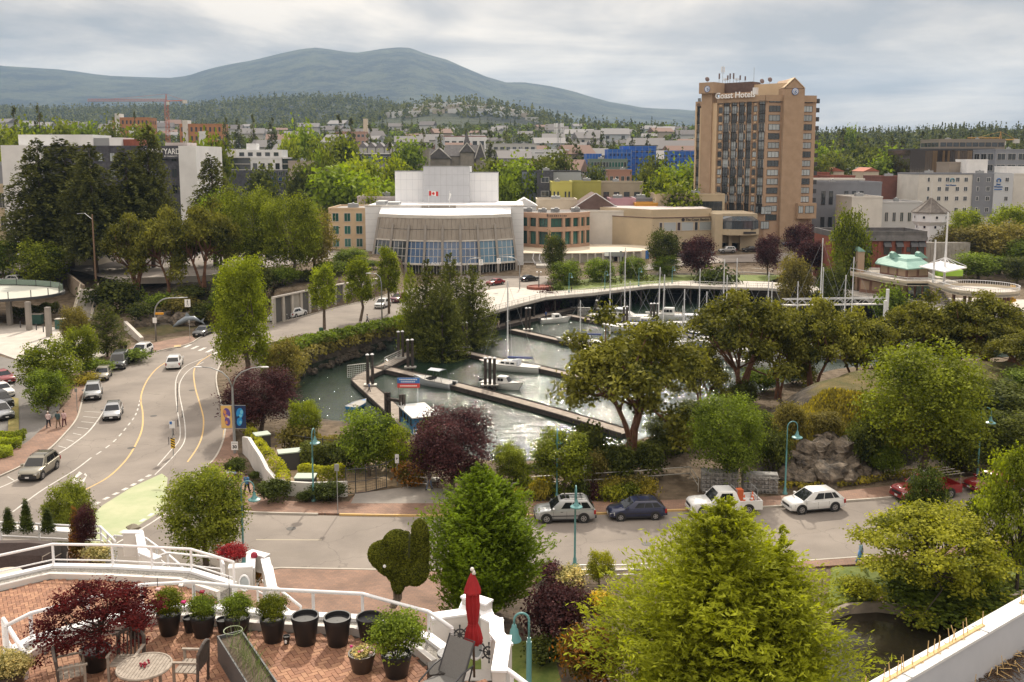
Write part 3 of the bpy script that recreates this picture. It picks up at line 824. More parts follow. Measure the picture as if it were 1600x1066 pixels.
def mkbush(key,n,seed,h=2.,w=2.4,nb=9,flat=1.,per=8,shell=.55,lf=1.,spiky=False):
 g=np.random.default_rng(seed);blobs=[]
 for i in range(nb):
  a=i*2.399+g.random();rr=math.sqrt((i+.3)/nb)*.62
  br=w/2*(.36+.14*g.random())
  z=h*(.62-.3*rr*rr)*(.8+.25*g.random())
  blobs.append((w/2*rr*cos_(a),w/2*rr*sin_(a),z,br,br,min(h*.36,br)))
 blobs.append((0,0,h*.42,w*.36,w*.36,h*.42))
 size=math.sqrt(2.2*12.6*w/2*h/2/n)*lf
 v,q,t=bl_(blobs,n,size,g,shell,per=per,elong=2.6 if spiky else 1.5,upb=.2 if spiky else .5)
 v[:,2]=np.maximum(v[:,2],.01)
 mb=MB()
 for k in range(4):
  a=k*1.6+g.random();mb.tube([(.05*cos_(a),.05*sin_(a),-.1),(w*.22*cos_(a),w*.22*sin_(a),h*.6)],[.035,.012],4)
 kind(key,mb.mesh('stem',M_bark_dark,True),crownme('foliage',v,q,t,LM['mid']),h,w)
def placed(key,loc,h,w,leaf,label,name='tree',cat='tree',group=None,rz=None,var=None,bare=False,parts=True,wy=None):
 ks=KINDS[key];tm,cm,h0,w0=ks[(var if var is not None else random.randrange(len(ks)))%len(ks)]
 t=thing(name,label,cat,loc,random.random()*6.28 if rz is None else rz,group)
 t.scale=(w/w0,(wy or w)/w0,h/h0)
 isb=tm.name.startswith('stem')
 link('stem' if isb else 'trunk',tm,None,t)
 c=link('foliage' if isb else 'crown',cm,None,t)
 c.material_slots[0].link='OBJECT';c.material_slots[0].material=LM[leaf]
 return t
def plant(key,x,ytop,wpx,base,leaf,label,name='tree',cat='tree',group=None,Y=None,**kw):
 """base: pixel row of the foot; or Y depth with base None"""
 p=PT(x,base)if Y is None else gat(x,Y)
 h=D(x,ytop,p.y).z-p.z
 return placed(key,p,max(h,.3),wpx/FPX*p.y,leaf,label,name,cat,group,**kw)
mkround('round_hi',24000,11,10,9.4,.1,32,gap=.2,lf=.85)
mkround('round_mid',9000,12,10,8.8,.12,22,gap=.18,lf=.9);mkround('round_mid',9000,13,10,8.4,.12,20,gap=.16,lf=.9)
mkround('round_lo',1500,14,10,8.5,.15,9);mkround('round_lo',1500,15,10,8,.15,8);mkround('round_lo',1500,16,10,8,.12,7)
mkround('street',7000,17,12,6.,.26,24,col=True,gap=.46,lf=.85);mkround('street',7000,18,12,6.2,.24,22,col=True,gap=.44,lf=.85)
mkround('plane',30000,19,17,9.6,.06,40,col=True,gap=.34,lf=.85)
mkround('loose',9000,20,7,6,.22,18,gap=.25,lf=.9);mkround('loose',9000,21,7,6,.2,16,gap=.22,lf=.9)
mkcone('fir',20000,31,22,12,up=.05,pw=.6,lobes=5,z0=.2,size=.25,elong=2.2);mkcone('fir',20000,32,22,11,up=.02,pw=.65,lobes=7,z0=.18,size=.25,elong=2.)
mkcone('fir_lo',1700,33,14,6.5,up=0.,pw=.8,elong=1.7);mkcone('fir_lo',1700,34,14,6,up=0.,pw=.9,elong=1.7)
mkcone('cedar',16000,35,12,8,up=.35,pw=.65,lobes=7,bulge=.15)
g=np.random.default_rng(36);mb=MB();mb.tube([(0,0,-.1),(0,0,1.2)],[.02,.01],5)
kind('cypress',mb.mesh('trunk',M_bark_dark),crownme('crown',*bl_([(0,0,.16+.17*k,.26-.028*k,.26-.028*k,.2)for k in range(8)],6000,.03,g,.8,2.,6,.9,1.2),LM['fir']),1.55,.56)
mkarb('arbutus',17000,41);mkarb('arbutus',13000,42,10,11,30,4);mkarb('arbutus',15000,43,10,13,36,3,.3)
mkbush('bush',2600,51);mkbush('bush',2600,52,nb=7);mkbush('bush',2600,53,nb=11)
mkbush('bush_hi',7000,54,nb=12);mkbush('bush_hi',7000,55,nb=10)
mkbush('spiky',4200,56,nb=10,spiky=True,lf=.8)
mkbush('mound',1500,57,.9,2.4,nb=8)
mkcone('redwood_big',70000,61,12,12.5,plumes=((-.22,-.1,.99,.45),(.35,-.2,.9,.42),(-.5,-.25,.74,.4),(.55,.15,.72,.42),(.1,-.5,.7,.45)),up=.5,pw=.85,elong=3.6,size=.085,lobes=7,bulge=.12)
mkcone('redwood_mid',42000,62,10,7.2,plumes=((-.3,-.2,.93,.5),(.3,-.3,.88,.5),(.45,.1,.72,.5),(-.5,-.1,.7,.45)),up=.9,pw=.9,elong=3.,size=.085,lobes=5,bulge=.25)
def make_layers(key,n,seed,h,w,nb=46,leafs=.13,trunkm=None,droop=0.):
 g=np.random.default_rng(seed);blobs=[];ends=[]
 for i in range(nb):
  a=i*2.399;rr=math.sqrt((i+.5)/nb)*.9
  z=h*(.93-.55*rr**2.)+g.normal()*h*.04-(h*.3 if i%3==2 else 0)*(.5+rr)
  br=w*.1*(.8+.5*g.random())
  blobs.append((w/2*rr*cos_(a),w/2*rr*sin_(a),max(z,h*.12),br*1.25,br*1.25,br*.42));ends.append(blobs[-1][:3])
 v,q,t=bl_(blobs,n,leafs,g,.2,elong=1.4,per=8,upb=1.6,spread=1.5)
 mb=MB();limbs(mb,(.1,0,h*.5),h*.03,ends[::2],g,fork=.1)
 kind(key,mb.mesh('trunk',trunkm or M_bark_dark,True),crownme('crown',v,q,t,LM['ymaple']),h,w)
make_layers('layers',24000,71,6,9)
make_layers('jmaple',15000,72,1.6,2.6,40,.04)
mkround('birch',24000,73,7,5.8,.04,34,gap=.22,lf=.8,elong=2.1)
# trees close to the terraces and on our side of the road
plant('redwood_big',1145,782,425,None,'redwood','huge feathery light green conifer filling the bottom of the picture beside the pond','conifer',Y=43,rz=.4)
plant('redwood_mid',750,728,196,None,'redwood2','tall bright green feathery conifer behind the red umbrella and the topiary','conifer',Y=54,rz=1.)
plant('birch',302,722,150,None,'birch','leafy bright green birch standing between the terraces and the road corner','birch_tree',Y=62,rz=2.)
plant('birch',84,748,92,None,'birch','smaller green birch behind the three little cypresses','birch_tree',Y=63,rz=4.)
plant('layers',1450,792,255,955,'ymaple','spreading yellow green Japanese maple beside the pond lawn','maple_tree',rz=1.)
plant('layers',1625,700,165,None,'lime','yellow green feathery tree cut off by the right edge of the photo','maple_tree',Y=58,rz=2.2)
plant('round_mid',1469,722,76,None,'juniper','dark green weeping conifer standing in front of the red pickup','conifer',Y=61)
plant('bush_hi',1480,905,250,962,'mid','broad dark green shrub under the yellow green maple by the pond','shrub','shrub')
plant('bush',1338,900,68,943,'ymaple','yellow topped shrub beside the brick path at the pond','shrub','shrub')
plant('bush',1590,850,60,880,'deep','dark shrub at the right edge behind the dry lawn','shrub','shrub')
plant('bush',1585,905,90,935,'laurel','green shrub between the dry lawn and the pond edging','shrub','shrub')
plant('bush_hi',868,905,125,1012,'plum','dark purple shrub in the garden bed behind the teal gooseneck lamp','shrub','shrub')
plant('bush',862,878,55,910,'plum','small dusky purple shrub at the road fence beside the tall feathery conifer','shrub','shrub')
plant('bush_hi',925,968,125,1085,'orange','orange and rust coloured shrub in the garden bed at the bottom','shrub','shrub')
plant('bush',942,924,52,958,'yellow','golden yellow shrub in front of the white road fence','shrub','shrub')
plant('bush',893,884,56,918,'varieg','pale variegated shrub beside the white road fence','shrub','shrub')
plant('loose',937,860,52,922,'ymaple','little yellow green tree in front of the white road fence','small_tree')
plant('bush',850,990,70,1040,'deep','dark green shrub beside the post of the teal gooseneck lamp','shrub','shrub')
plant('bush',905,930,50,955,'deep','low dark green shrub left of the golden yellow shrub','shrub','shrub')
# between road and harbour
plant('plane',383,378,112,612,'lime','tall bright lime green tree beside the curve of the road','plane_tree',rz=.7)
plant('round_hi',408,574,138,676,'plum','big dark purple plum tree behind the banner lamp post','plum_tree')
plant('loose',475,625,60,705,'lime','yellow green bush at the water beside the purple plum tree','small_tree')
plant('loose',445,530,70,640,'olive','thin olive green tree between the lime green tree and the water','small_tree')
plant('round_mid',577,638,100,745,'mid','bushy green tree in front of the houseboat office dock','round_tree')
plant('round_mid',617,660,62,748,'lime','small yellow green tree beside the purple tree by the ramp','round_tree')
plant('round_hi',706,634,158,765,'plum','round dark purple plum tree at the head of the dock ramp','plum_tree')
plant('loose',795,692,62,768,'laurel','thin young tree between the purple tree and the water','small_tree')
plant('loose',880,672,108,778,'laurel','leafy green tree behind the white jeep at the water edge','small_tree')
plant('arbutus',985,503,262,718,'arb','big spreading arbutus tree standing in front of the marina','arbutus_tree',var=0,rz=.3)
plant('round_hi',1135,612,148,762,'mid','full green tree above the gabion wall','round_tree')
plant('round_hi',1438,530,238,745,'laurel','largest round laurel tree on the rocky knoll above the red pickup','round_tree',rz=1.)
for x,yt,w_,Y_,lf,vr,lb in((1165,462,185,104,'arb',1,'arbutus with red brown limbs at the left end of the knoll'),(1278,474,150,106,'arb',2,'arbutus in the middle of the row behind the dry grass knoll'),(1440,470,165,112,'arb',0,'arbutus rising behind the largest round laurel tree'),(1548,462,150,108,'arb',1,'arbutus on the right of the row below the round deck'),(1610,520,120,98,'arb',2,'arbutus at the right edge above the dark shrubs')):
 plant('arbutus',x,yt,w_,None,lf,lb,'arbutus_tree',Y=Y_,var=vr)
for x,yt,w_,Y_,vr,lb in((1222,488,120,108,0,'arbutus between the left end of the row and the gangway'),(1345,490,130,110,2,'arbutus behind the left shoulder of the round laurel tree'),(1498,478,120,112,1,'arbutus between the laurel tree and the round deck'),(1100,545,110,100,0,'lower arbutus beside the big spreading one'),(1590,500,110,104,0,'arbutus standing low in front of the right hand row')):
 plant('arbutus',x,yt,w_,None,'arb',lb,'arbutus_tree',Y=Y_,var=vr)
for x,yt,w_,Yb,lf,lb in((1205,665,70,742,'deep','dark shrub covering the left foot of the rock face'),(1232,620,60,690,'olive','olive scrub at the top left of the rock face'),(1190,640,60,700,'deep','dark bush on the left slope of the knoll'),(1350,640,70,738,'deep','dark bush between the rock face and the laurel tree'),(1385,690,60,745,'mid','green bush at the foot of the laurel tree'),(1500,690,80,738,'deep','dark bush behind the right teal lamp'),(1560,680,90,735,'deep','dark bush at the foot of the right slope'),(1290,640,60,680,'olive','dry yellow scrub above the boulders'),(1160,590,60,640,'deep','dark bush at the water side of the knoll'),(1190,572,70,612,'mid','green bush under the arbutus row at the water'),(1240,566,70,600,'deep','dark bush behind the top of the knoll')):
 plant('bush_hi',x,yt,w_,Yb,lf,lb,'shrub','shrub')
for x,yt,w_,Y_,lf,lb in((1560,590,130,90,'deep','dark bushy tree right of the largest laurel tree'),(1625,575,110,93,'mid','green bushy tree at the far right of the knoll'),(1505,620,90,85,'mid','leafy shrub tree at the foot of the right knoll behind the lamp'),(1600,640,120,83,'deep','dark shrub mass above the second red car'),(1095,625,90,92,'deep','dark green tree between the big arbutus and the gabion wall'),(1190,640,70,88,'mid','small green tree at the left foot of the knoll'),(1045,650,80,88,'deep','shaded bushy tree at the right foot of the big arbutus')):
 plant('round_mid',x,yt,w_,None,lf,lb,'round_tree',Y=Y_)
for i,(x,yt,w_,yb,lf,lb)in enumerate(((920,655,70,735,'deep','dark shrub left of the big arbutus trunks'),(965,690,70,752,'deep','dark shrub in front of the big arbutus trunks'),(1015,690,60,748,'deep','dark shrub right of the big arbutus trunks'),(925,702,50,758,'olive','grey green shrub between the leafy tree and the arbutus'),(660,690,60,745,'laurel','shrub with bright leaves beside the gate sign'),(640,722,55,762,'orange','rust tinged shrub right of the chain link gate'),(548,690,60,735,'deep','dark ivy covered shrub left of the bushy green tree'),(505,690,70,722,'deep','dark shrub at the water behind the green container'),(465,660,60,712,'olive','pale green shrub at the water beside the plum tree'),(670,650,40,700,'mid','small green bush beside the dock ramp'),(770,745,50,765,'deep','low bush at the foot of the purple plum tree'),(735,720,60,762,'deep','dark undergrowth below the purple tree'))):
 plant('bush',x,yt,w_,yb,lf,lb,'shrub','shrub')
for x,yt,w_,yb,lb in((428,745,60,786,'dark juniper in front of the low end of the white wave wall'),(478,765,34,785,'small dark juniper at the foot of the teal lamp post'),(512,750,66,784,'dark juniper right of the teal lamp post by the white wall'),(369,712,42,747,'dark clipped juniper behind the speed sign'),(398,735,20,752,'tiny juniper between the two big ones on the corner')):
 plant('spiky',x,yt,w_,yb,'juniper',lb,'shrub','shrub')
bed=[(842,752,50,778,'ground'),(870,758,48,779,'laurel'),(905,750,40,780,'juniper'),(928,758,34,778,'plum'),(958,762,60,782,'ymaple'),(985,757,52,779,'laurel'),(1012,752,44,778,'ground'),(815,742,46,770,'laurel'),(850,742,40,765,'olive'),(995,745,60,764,'olive'),(955,748,50,768,'ground'),(810,762,30,778,'ground')]
for(x,yt,w_,yb,lf),lb in zip(bed,('yellow olive mound behind the bonnet of the white jeep','green mound behind the roof of the white jeep','dark green mound behind the no parking sign','dark red mound in the bed behind the parked cars','bright yellow green mound behind the blue estate car','green mound behind the blue estate car','yellow olive mound at the right end of the planting bed','green shrub at the left end of the planting bed by the railing','olive shrub in the second row behind the white jeep','olive shrub under the railing at the right of the bed','dry green mound under the middle of the railing','tiny mound at the left end of the planting bed')):
 plant('mound',x,yt,w_,yb,lf,lb,'shrub','shrub')
 # street trees and bank along the far road
for x,yt,w_,yb,vr,lb in((507,404,52,522,0,'lime green street tree nearest the bend, left of three'),(562,394,52,513,1,'middle lime green street tree on the bank'),(608,377,44,502,0,'right hand lime green street tree beside the dark cedars')):
 plant('street',x,yt,w_,yb,'lime',lb,'street_tree',var=vr)
for x,yt,w_,Y_,lb in((667,408,74,152,'dark bushy cedar on the left of the clump in front of the theatre'),(703,398,78,158,'tallest dark cedar in the middle of the clump'),(738,416,80,160,'dark cedar at the right of the clump above the water'),(690,430,80,149,'low dark cedar at the front of the clump over the bank')):
 plant('cedar',x,yt,w_,None,'cedar',lb,'cedar_tree',Y=Y_)
plant('cedar',640,412,44,None,'laurel','light green conifer at the left edge of the dark cedar clump','cedar_tree',Y=155)
bank=[(448,527,34,552),(468,522,38,548),(487,528,34,545),(505,522,36,541),(525,518,38,537),(545,514,36,532),(565,512,36,527),(584,504,34,521),(602,502,34,516),(622,492,36,510),(435,545,38,570),(440,575,40,600),(460,555,34,572),(642,488,30,504)]
for i,(x,yt,w_,yb)in enumerate(bank):
 plant('bush',x,yt,w_,yb,('mid','olive','laurel','deep')[i%4],'leafy bush on the bank between the far road and the water','shrub','shrub',group='bushes along the bank below the far road')
 # left side
for x,yt,w_,yb,k_,lf,lb in((74,575,72,652,'round_mid','mid','round dense tree beside the gravel verge at the three walkers'),(82,528,105,628,'round_mid','laurel','broad green tree between the forecourt and the parked cars'),(128,505,60,590,'loose','laurel','loose light green tree left of the dark pair by the steps'),(168,470,62,560,'cedar','deep','dark conifer at the foot of the steps'),(118,478,50,560,'loose','olive','thin olive tree in front of the steps'),(178,432,80,492,'bush','deep','dense dark shrub at the top of the steps'),(68,376,88,462,'round_mid','laurel','light green round tree behind the glass canopy'),(6,372,56,440,'round_mid','mid','green tree at the left edge behind the canopy'),(205,545,60,566,'bush','mid','low green shrub behind the black van'),(135,585,50,600,'mound','ground','bright green ground cover beside the parked cars'),(150,560,60,585,'bush','mid','shrub between the round trees and the parked cars')):
 plant(k_,x,yt,w_,yb,lf,lb,'tree' if k_ not in('bush','mound')else 'shrub','tree' if k_ not in('bush','mound')else 'shrub')
for x,yt,w_,Y_,vr,lb in((212,340,105,174,1,'leftmost arbutus on the rocky bank'),(262,332,110,172,2,'second arbutus from the left on the rocky bank'),(318,322,120,170,0,'right hand arbutus on the rocky bank')):
 plant('arbutus',x,yt,w_,None,'arb',lb,'arbutus_tree',Y=Y_,var=vr)
for x,yt,w_,Y_,lf,lb in((392,288,125,182,'laurel','big round green tree above the retaining wall'),(455,300,110,178,'laurel','broad olive green tree right of the big round one above the wall'),(345,300,80,190,'mid','green tree behind the rocky bank arbutus'),(490,330,80,188,'olive','olive tree at the right end of the group above the wall'),(548,388,60,196,'mid','green tree between the wall and the theatre')):
 plant('round_hi' if w_>100 else 'round_mid',x,yt,w_,None,lf,lb,'round_tree',Y=Y_)
for i,(x,yt,w_,Y_)in enumerate(((360,410,60,168),(400,405,70,170),(440,412,60,173),(480,420,60,180),(515,405,60,188),(545,410,50,194),(575,405,50,200),(380,440,50,160),(345,445,50,158))):
 plant('bush_hi',x,yt,w_,None,'deep' if i%2 else 'mid','dark undergrowth at the top of the grey retaining wall','shrub','shrub',group='undergrowth above the retaining wall',Y=Y_)
for i,(x,yt,w_,yb)in enumerate(((222,470,50,505),(252,455,50,490),(285,460,60,498),(315,470,50,505),(205,452,50,480),(340,480,40,510),(300,445,60,470))):
 plant('bush',x,yt,w_,yb,('deep','mid','olive')[i%3],'shrub growing out of the rocky bank','shrub','shrub',group='shrubs on the rocky bank')
for x,yt,w_,Y_,vr,lb in((70,218,110,196,0,'leftmost of the tall dark firs in front of the grey hotel'),(112,212,130,200,1,'broadest dark fir in front of the grey hotel'),(150,225,100,192,0,'third dark fir from the left in front of the grey hotel'),(205,228,100,198,1,'fourth dark fir in front of the grey hotel'),(240,196,80,202,0,'tallest slim dark fir right of the hotel firs'),(337,238,80,205,1,'dark fir standing right of the white end of the hotel')):
 plant('fir',x,yt,w_*1.15,None,'fir',lb,'fir_tree',Y=Y_,var=vr)
 # park by the promenade
for x,yt,w_,yb,lb in((884,406,58,456,'round park tree nearest the road, leftmost of four'),(937,403,54,452,'second park tree along the promenade lawn'),(988,401,50,447,'third park tree along the promenade lawn'),(1041,398,48,443,'fourth park tree along the promenade lawn')):
 plant('round_mid',x,yt,w_,yb,'mid',lb,'park_tree')
for x,yt,w_,Y_,lf,lb in((1037,358,56,228,'deep','dark green round tree below the beige hotel wing'),(1091,366,56,224,'plum','purple tree in front of the hotel entrance'),(1200,364,44,226,'plum','purple tree at the foot of the tower'),(1248,348,54,245,'plum','purple bush tree at the tower corner'),(1267,374,54,222,'plum','purple tree right of the parked dark car'),(1326,322,68,205,'laurel','tall bright green tree in front of the red brick building'),(1243,397,58,195,'olive','olive green bush tree beside the promenade'),(1300,410,60,190,'deep','dark green bush tree left of the pavilion'),(866,365,40,218,'deep','dark tree in front of the salmon pavilion building'),(1505,326,56,270,'lime','bright yellow green tree right of the white watchtower'),(1575,318,70,262,'lime','bright yellow green tree at the right edge below the white hotel'),(1500,352,90,232,'olive','grey green tree above the round deck'),(1560,346,110,228,'olive','large grey green tree right of the watchtower'),(1605,370,80,220,'mid','green tree at the right edge above the yellow ramp'),(1470,375,60,240,'deep','dark tree beside the grey retaining wall'),(1530,395,90,215,'mid','shaded green tree behind the stage roof'),(1590,400,60,210,'deep','dark tree at the right edge behind the round deck')):
 plant('round_mid',x,yt,w_,None,lf,lb,'round_tree',Y=Y_)
for i,(x,yt,w_,Y_,lf)in enumerate(((1275,372,40,262,'mid'),(1400,440,60,180,'mid'),(870,440,40,200,'juniper'),(1120,410,70,212,'juniper'),(855,446,40,196,'plum'),(900,436,60,210,'deep'),(960,430,60,214,'deep'),(1010,428,50,216,'deep'))):
 plant('bush',x,yt,w_,None,lf,('green bush at the tower corner','bush beside the gangway','low dark bush beside the planter on the corner','long low hedge above the grass steps','reddish planting beside the corner planter','dark low planting behind the leftmost park tree','dark low planting behind the second park tree','dark low planting behind the third park tree')[i],'shrub','shrub',Y=Y_)
 # trees of the town behind
MARKS=[(160,300,'the grey hotel'),(425,262,'the white apartment block'),(475,270,'the pinkish beige block'),(540,250,'the brown arched building'),(600,250,'the teal glass building'),(700,285,'the grey fly tower'),(705,232,'the church'),(725,215,'the red and white school'),(842,245,'the long white building'),(795,232,'the pale stepped apartments'),(860,290,'the charcoal block'),(900,300,'the yellow green building'),(970,298,'the beige building with awnings'),(950,262,'the green glass office'),(996,250,'the tallest blue wrapped block'),(1062,255,'the right blue wrapped block'),(1175,230,'the tower hotel'),(1315,305,'the long grey building'),(1298,270,'the red roofed house'),(1478,262,'the bronze glass block'),(1500,310,'the white hotel'),(216,195,'the left orange building site'),(322,202,'the right orange building site'),(271,175,'the red crane'),(552,212,'the salmon apartment block'),(575,195,'the slim cream tower'),(872,205,'the telecom mast'),(10,330,'the tan building at the left edge')]
TONE={'lime':'yellow green','laurel':'fresh green','mid':'mid green','deep':'dark green','fir':'dark pointed'}
USED={}
def where(x,y):
 m=min(MARKS,key=lambda k:abs(k[0]-x)+1.3*abs(k[1]-y));dx,dy=x-m[0],y-m[1]
 return('far ' if abs(dx)>60 else '')+('left of ' if dx<0 else 'right of ')+m[2]if abs(dx)>14 else('rising above ' if dy<0 else 'below ')+m[2]
def ttree(x,yt,w_,Y_,lf,k_='round_lo',lb=None,group='trees among the town buildings'):
 lb=('big ' if w_>55 else 'small ' if w_<30 else '')+TONE[lf]+(' conifer ' if k_=='fir_lo' else ' tree ')+where(x,yt+(10 if k_=='fir_lo' else 20))
 USED[lb]=USED.get(lb,0)+1
 if USED[lb]>1:lb=lb.replace(' tree ',(' tree partly hidden ',' rounder tree ',' lower tree ')[USED[lb]%3]).replace(' conifer ',(' slimmer conifer ',' shorter conifer ',' neighbouring conifer ')[USED[lb]%3])
 return plant(k_,x,yt,w_,None,lf,lb or 'green tree standing among the town buildings','town_tree',Y=Y_,group=group)
for x,yt,w_,Y_,lf in((345,215,50,330,'laurel'),(330,222,40,320,'mid'),(478,198,44,420,'mid'),(455,218,40,400,'laurel'),(505,220,50,400,'laurel'),(540,215,54,430,'laurel'),(575,248,60,340,'lime'),(555,252,44,350,'lime'),(622,248,40,340,'lime'),(530,262,90,300,'mid'),(490,255,60,320,'deep'),(560,275,70,290,'mid'),(600,285,60,282,'mid'),(500,240,22,330,'mid'),(510,238,20,332,'laurel'),(470,262,40,310,'deep'),(585,300,40,270,'laurel'),(415,262,50,330,'deep'),(640,220,50,440,'mid'),(790,275,36,300,'mid'),(800,250,60,330,'mid'),(770,252,70,335,'deep'),(840,250,60,340,'deep'),(870,238,50,380,'deep'),(820,262,50,320,'mid'),(930,262,36,330,'deep'),(1022,245,50,350,'deep'),(1045,265,60,310,'mid'),(1065,255,50,340,'mid'),(1030,275,50,300,'laurel'),(1060,288,60,285,'laurel'),(1010,262,40,320,'deep'),(1300,240,50,430,'deep'),(1280,228,40,470,'mid'),(1340,225,50,480,'deep'),(1380,232,50,460,'mid'),(1320,200,22,700,'mid'),(1370,248,50,420,'mid'),(1400,245,46,430,'laurel'),(1275,250,40,400,'deep'),(1350,238,40,440,'deep'),(1225,235,30,500,'mid'),(30,200,50,420,'laurel'),(10,238,40,360,'laurel'),(60,195,50,460,'mid'),(110,190,50,470,'laurel'),(150,195,50,460,'mid'),(190,195,44,440,'deep'),(235,198,50,430,'laurel'),(300,225,40,350,'laurel')):
 ttree(x,yt,w_,Y_,lf)
for i,(x,yt,w_,Y_)in enumerate(((535,176,22,620),(553,182,20,640),(361,178,14,650),(432,178,16,640),(403,176,14,660),(380,183,14,680),(38,163,22,600),(76,158,22,600),(222,172,10,700),(612,218,20,420),(664,198,14,520),(690,195,14,540),(766,202,18,560),(582,192,18,600),(730,200,12,560),(1308,200,24,620),(1385,208,24,600),(1345,213,20,640),(1430,203,22,700),(1460,200,20,720),(1505,198,20,740),(1400,215,24,580),(900,215,18,560),(885,212,14,600),(985,210,16,640),(955,213,14,660),(1008,208,14,640),(925,205,14,700),(1290,215,20,560))):
 ttree(x,yt,w_*1.5,Y_,'fir','fir_lo','pointed dark conifer rising above the town roofs','pointed conifers above the town roofs')
 # woods too far or too many to count
def frst(name,pts,hs,ws,kindf,nq,leaf,seed):
 g=np.random.default_rng(seed);T=len(pts);k=np.repeat(np.arange(T),nq);m=len(k)
 if kindf=='cone':
  t=g.random(m)**1.3;a=g.random(m)*6.283;r=ws[k]*.5*(1-t)*(.35+.65*g.random(m))
  pos=np.stack([r*np.cos(a),r*np.sin(a),hs[k]*(.08+.9*t)],1);s=ws[k]*(.42-.25*t);nr=np.stack([np.cos(a),np.sin(a),.8+0*a],1)+g.normal(size=(m,3))*.3
  v,q=lq(pos+pts[k],nr,s,1.3,g,np.stack([np.cos(a),np.sin(a),-.6+0*a],1))
 else:
  d=g.normal(size=(m,3));d/=np.linalg.norm(d,axis=1,keepdims=True);rad=.6+.4*g.random(m)
  pos=np.stack([d[:,0]*ws[k]*.5*rad,d[:,1]*ws[k]*.5*rad,hs[k]*(.55+.42*d[:,2]*rad)],1)
  v,q=lq(pos+pts[k],d+g.normal(size=(m,3))*.5,ws[k]*.3,1.2,g)
 tint=.5*g.random(T)[k]+.5*g.random(m)
 o=link(name,crownme(name,v,q,tint,LM[leaf]));return tag(o,kind='stuff')
def sctr(n,Y0_,Y1_,x0,x1,g,hmin,hmax,keep=None):
 Yv=Y0_+(Y1_-Y0_)*g.random(n)**.8;xv=x0+(x1-x0)*g.random(n)
 X=(xv-800)/FPX*Yv;Z=H(X,Yv)
 hs=hmin+(hmax-hmin)*g.random(n)
 pts=np.stack([X,Yv,Z],1)
 return pts,hs
g=np.random.default_rng(99)
pts,hs=sctr(1900,380,1450,-60,1130,g,4,9);frst('town_woods',pts,hs,hs*.95,'round',26,'deep',1)
pts,hs=sctr(700,380,1450,-60,1130,g,4,9);frst('town_woods',pts,hs,hs*.95,'round',26,'mid',2)
pts,hs=sctr(420,420,1500,-60,1130,g,9,18);frst('town_conifers',pts,hs,hs*.42,'cone',30,'fir',3)
pts,hs=sctr(1700,520,1500,1200,1680,g,9,16);frst('wooded_hill',pts,hs,hs*.8,'round',24,'deep',4)
pts,hs=sctr(1300,560,1500,1200,1680,g,13,24);frst('wooded_hill',pts,hs,hs*.42,'cone',30,'fir',5)
pts,hs=sctr(5200,1700,3000,-60,1130,g,14,30);frst('hill_forest',pts,hs,hs*.8,'cone',9,'fir',6)
# buildings
def wallm(name,a,b_=None,sc=.25,**k):return mat(name,a,.85,b_ or tuple(x*.86 for x in a),sc,**k)
MWH=wallm('white_render',(.78,.78,.78));MOF=wallm('off_white_render',(.68,.65,.6));MGW=wallm('grey_render',(.24,.25,.28))
M_dark=wallm('charcoal_cladding',(.055,.056,.068),(.1,.1,.12),1.2);MBE=wallm('beige_render',(.5,.41,.28),(.44,.36,.25));MCR=wallm('cream_render',(.62,.54,.42))
M_salmon=wallm('salmon_render',(.47,.31,.22));MBR=mat('red_brick',(.27,.085,.055),.9,(.2,.065,.045),1.5)
M_ygreen=wallm('yellow_green_paint',(.38,.36,.09));M_pink=wallm('pink_paint',(.5,.3,.34));M_orangep=wallm('orange_paint',(.6,.3,.05));M_brownroof=mat('brown_roof',(.11,.07,.06),.9,(.15,.1,.085),.6)
M_rg=mat('flat_roof',(.26,.25,.24),.95,(.36,.34,.33),.3);MSL=mat('slate_roof',(.085,.08,.08),.8,(.14,.13,.13),.8);M_pinkroof=mat('pale_roof',(.42,.37,.36),.9,(.5,.45,.44),.4)
MFR=mat('window_frame',(.55,.53,.5),.5);M_df=mat('dark_frame',(.05,.05,.055),.5);MGL=mat('window_glass',(.045,.055,.065),.08,spec=1.,rand=.5)
M_glassb=mat('blue_glass',(.012,.065,.17),.05,spec=1.,rand=.35);MGG=mat('green_glass',(.03,.12,.1),.1,spec=.9,rand=.4);MBL=mat('blinds_glass',(.36,.4,.42),.25,spec=.8,rand=.25)
M_tan=mat('tan_brick',(.36,.25,.165),.9,(.42,.295,.2),.5);M_tanl=mat('tan_render',(.62,.47,.31),.9,(.56,.42,.27),.3);M_tanp=mat('tan_panel',(.42,.29,.2),.9)
MME=mat('grey_metal',(.32,.33,.34),.45,metal=.4);M_wm=mat('white_metal',(.72,.72,.73),.35);MTE=mat('teal_paint',(.1,.27,.28),.4,coat=.3);M_copper=mat('green_copper',(.17,.32,.28),.7,(.24,.4,.35),.7)
M_blue_tarp=mat('blue_tarp',(.02,.1,.42),.5,(.03,.16,.55),.5,bump=.6,bscale=1);M_orangew=mat('sheathing',(.48,.22,.09),.9,(.4,.18,.08),.4)
M_wi=mat('white_lettering',(.85,.85,.85),.5);M_bi=mat('dark_lettering',(.03,.025,.025),.6);M_blue_ink=mat('blue_lettering',(.02,.1,.3),.5)
WIN={}
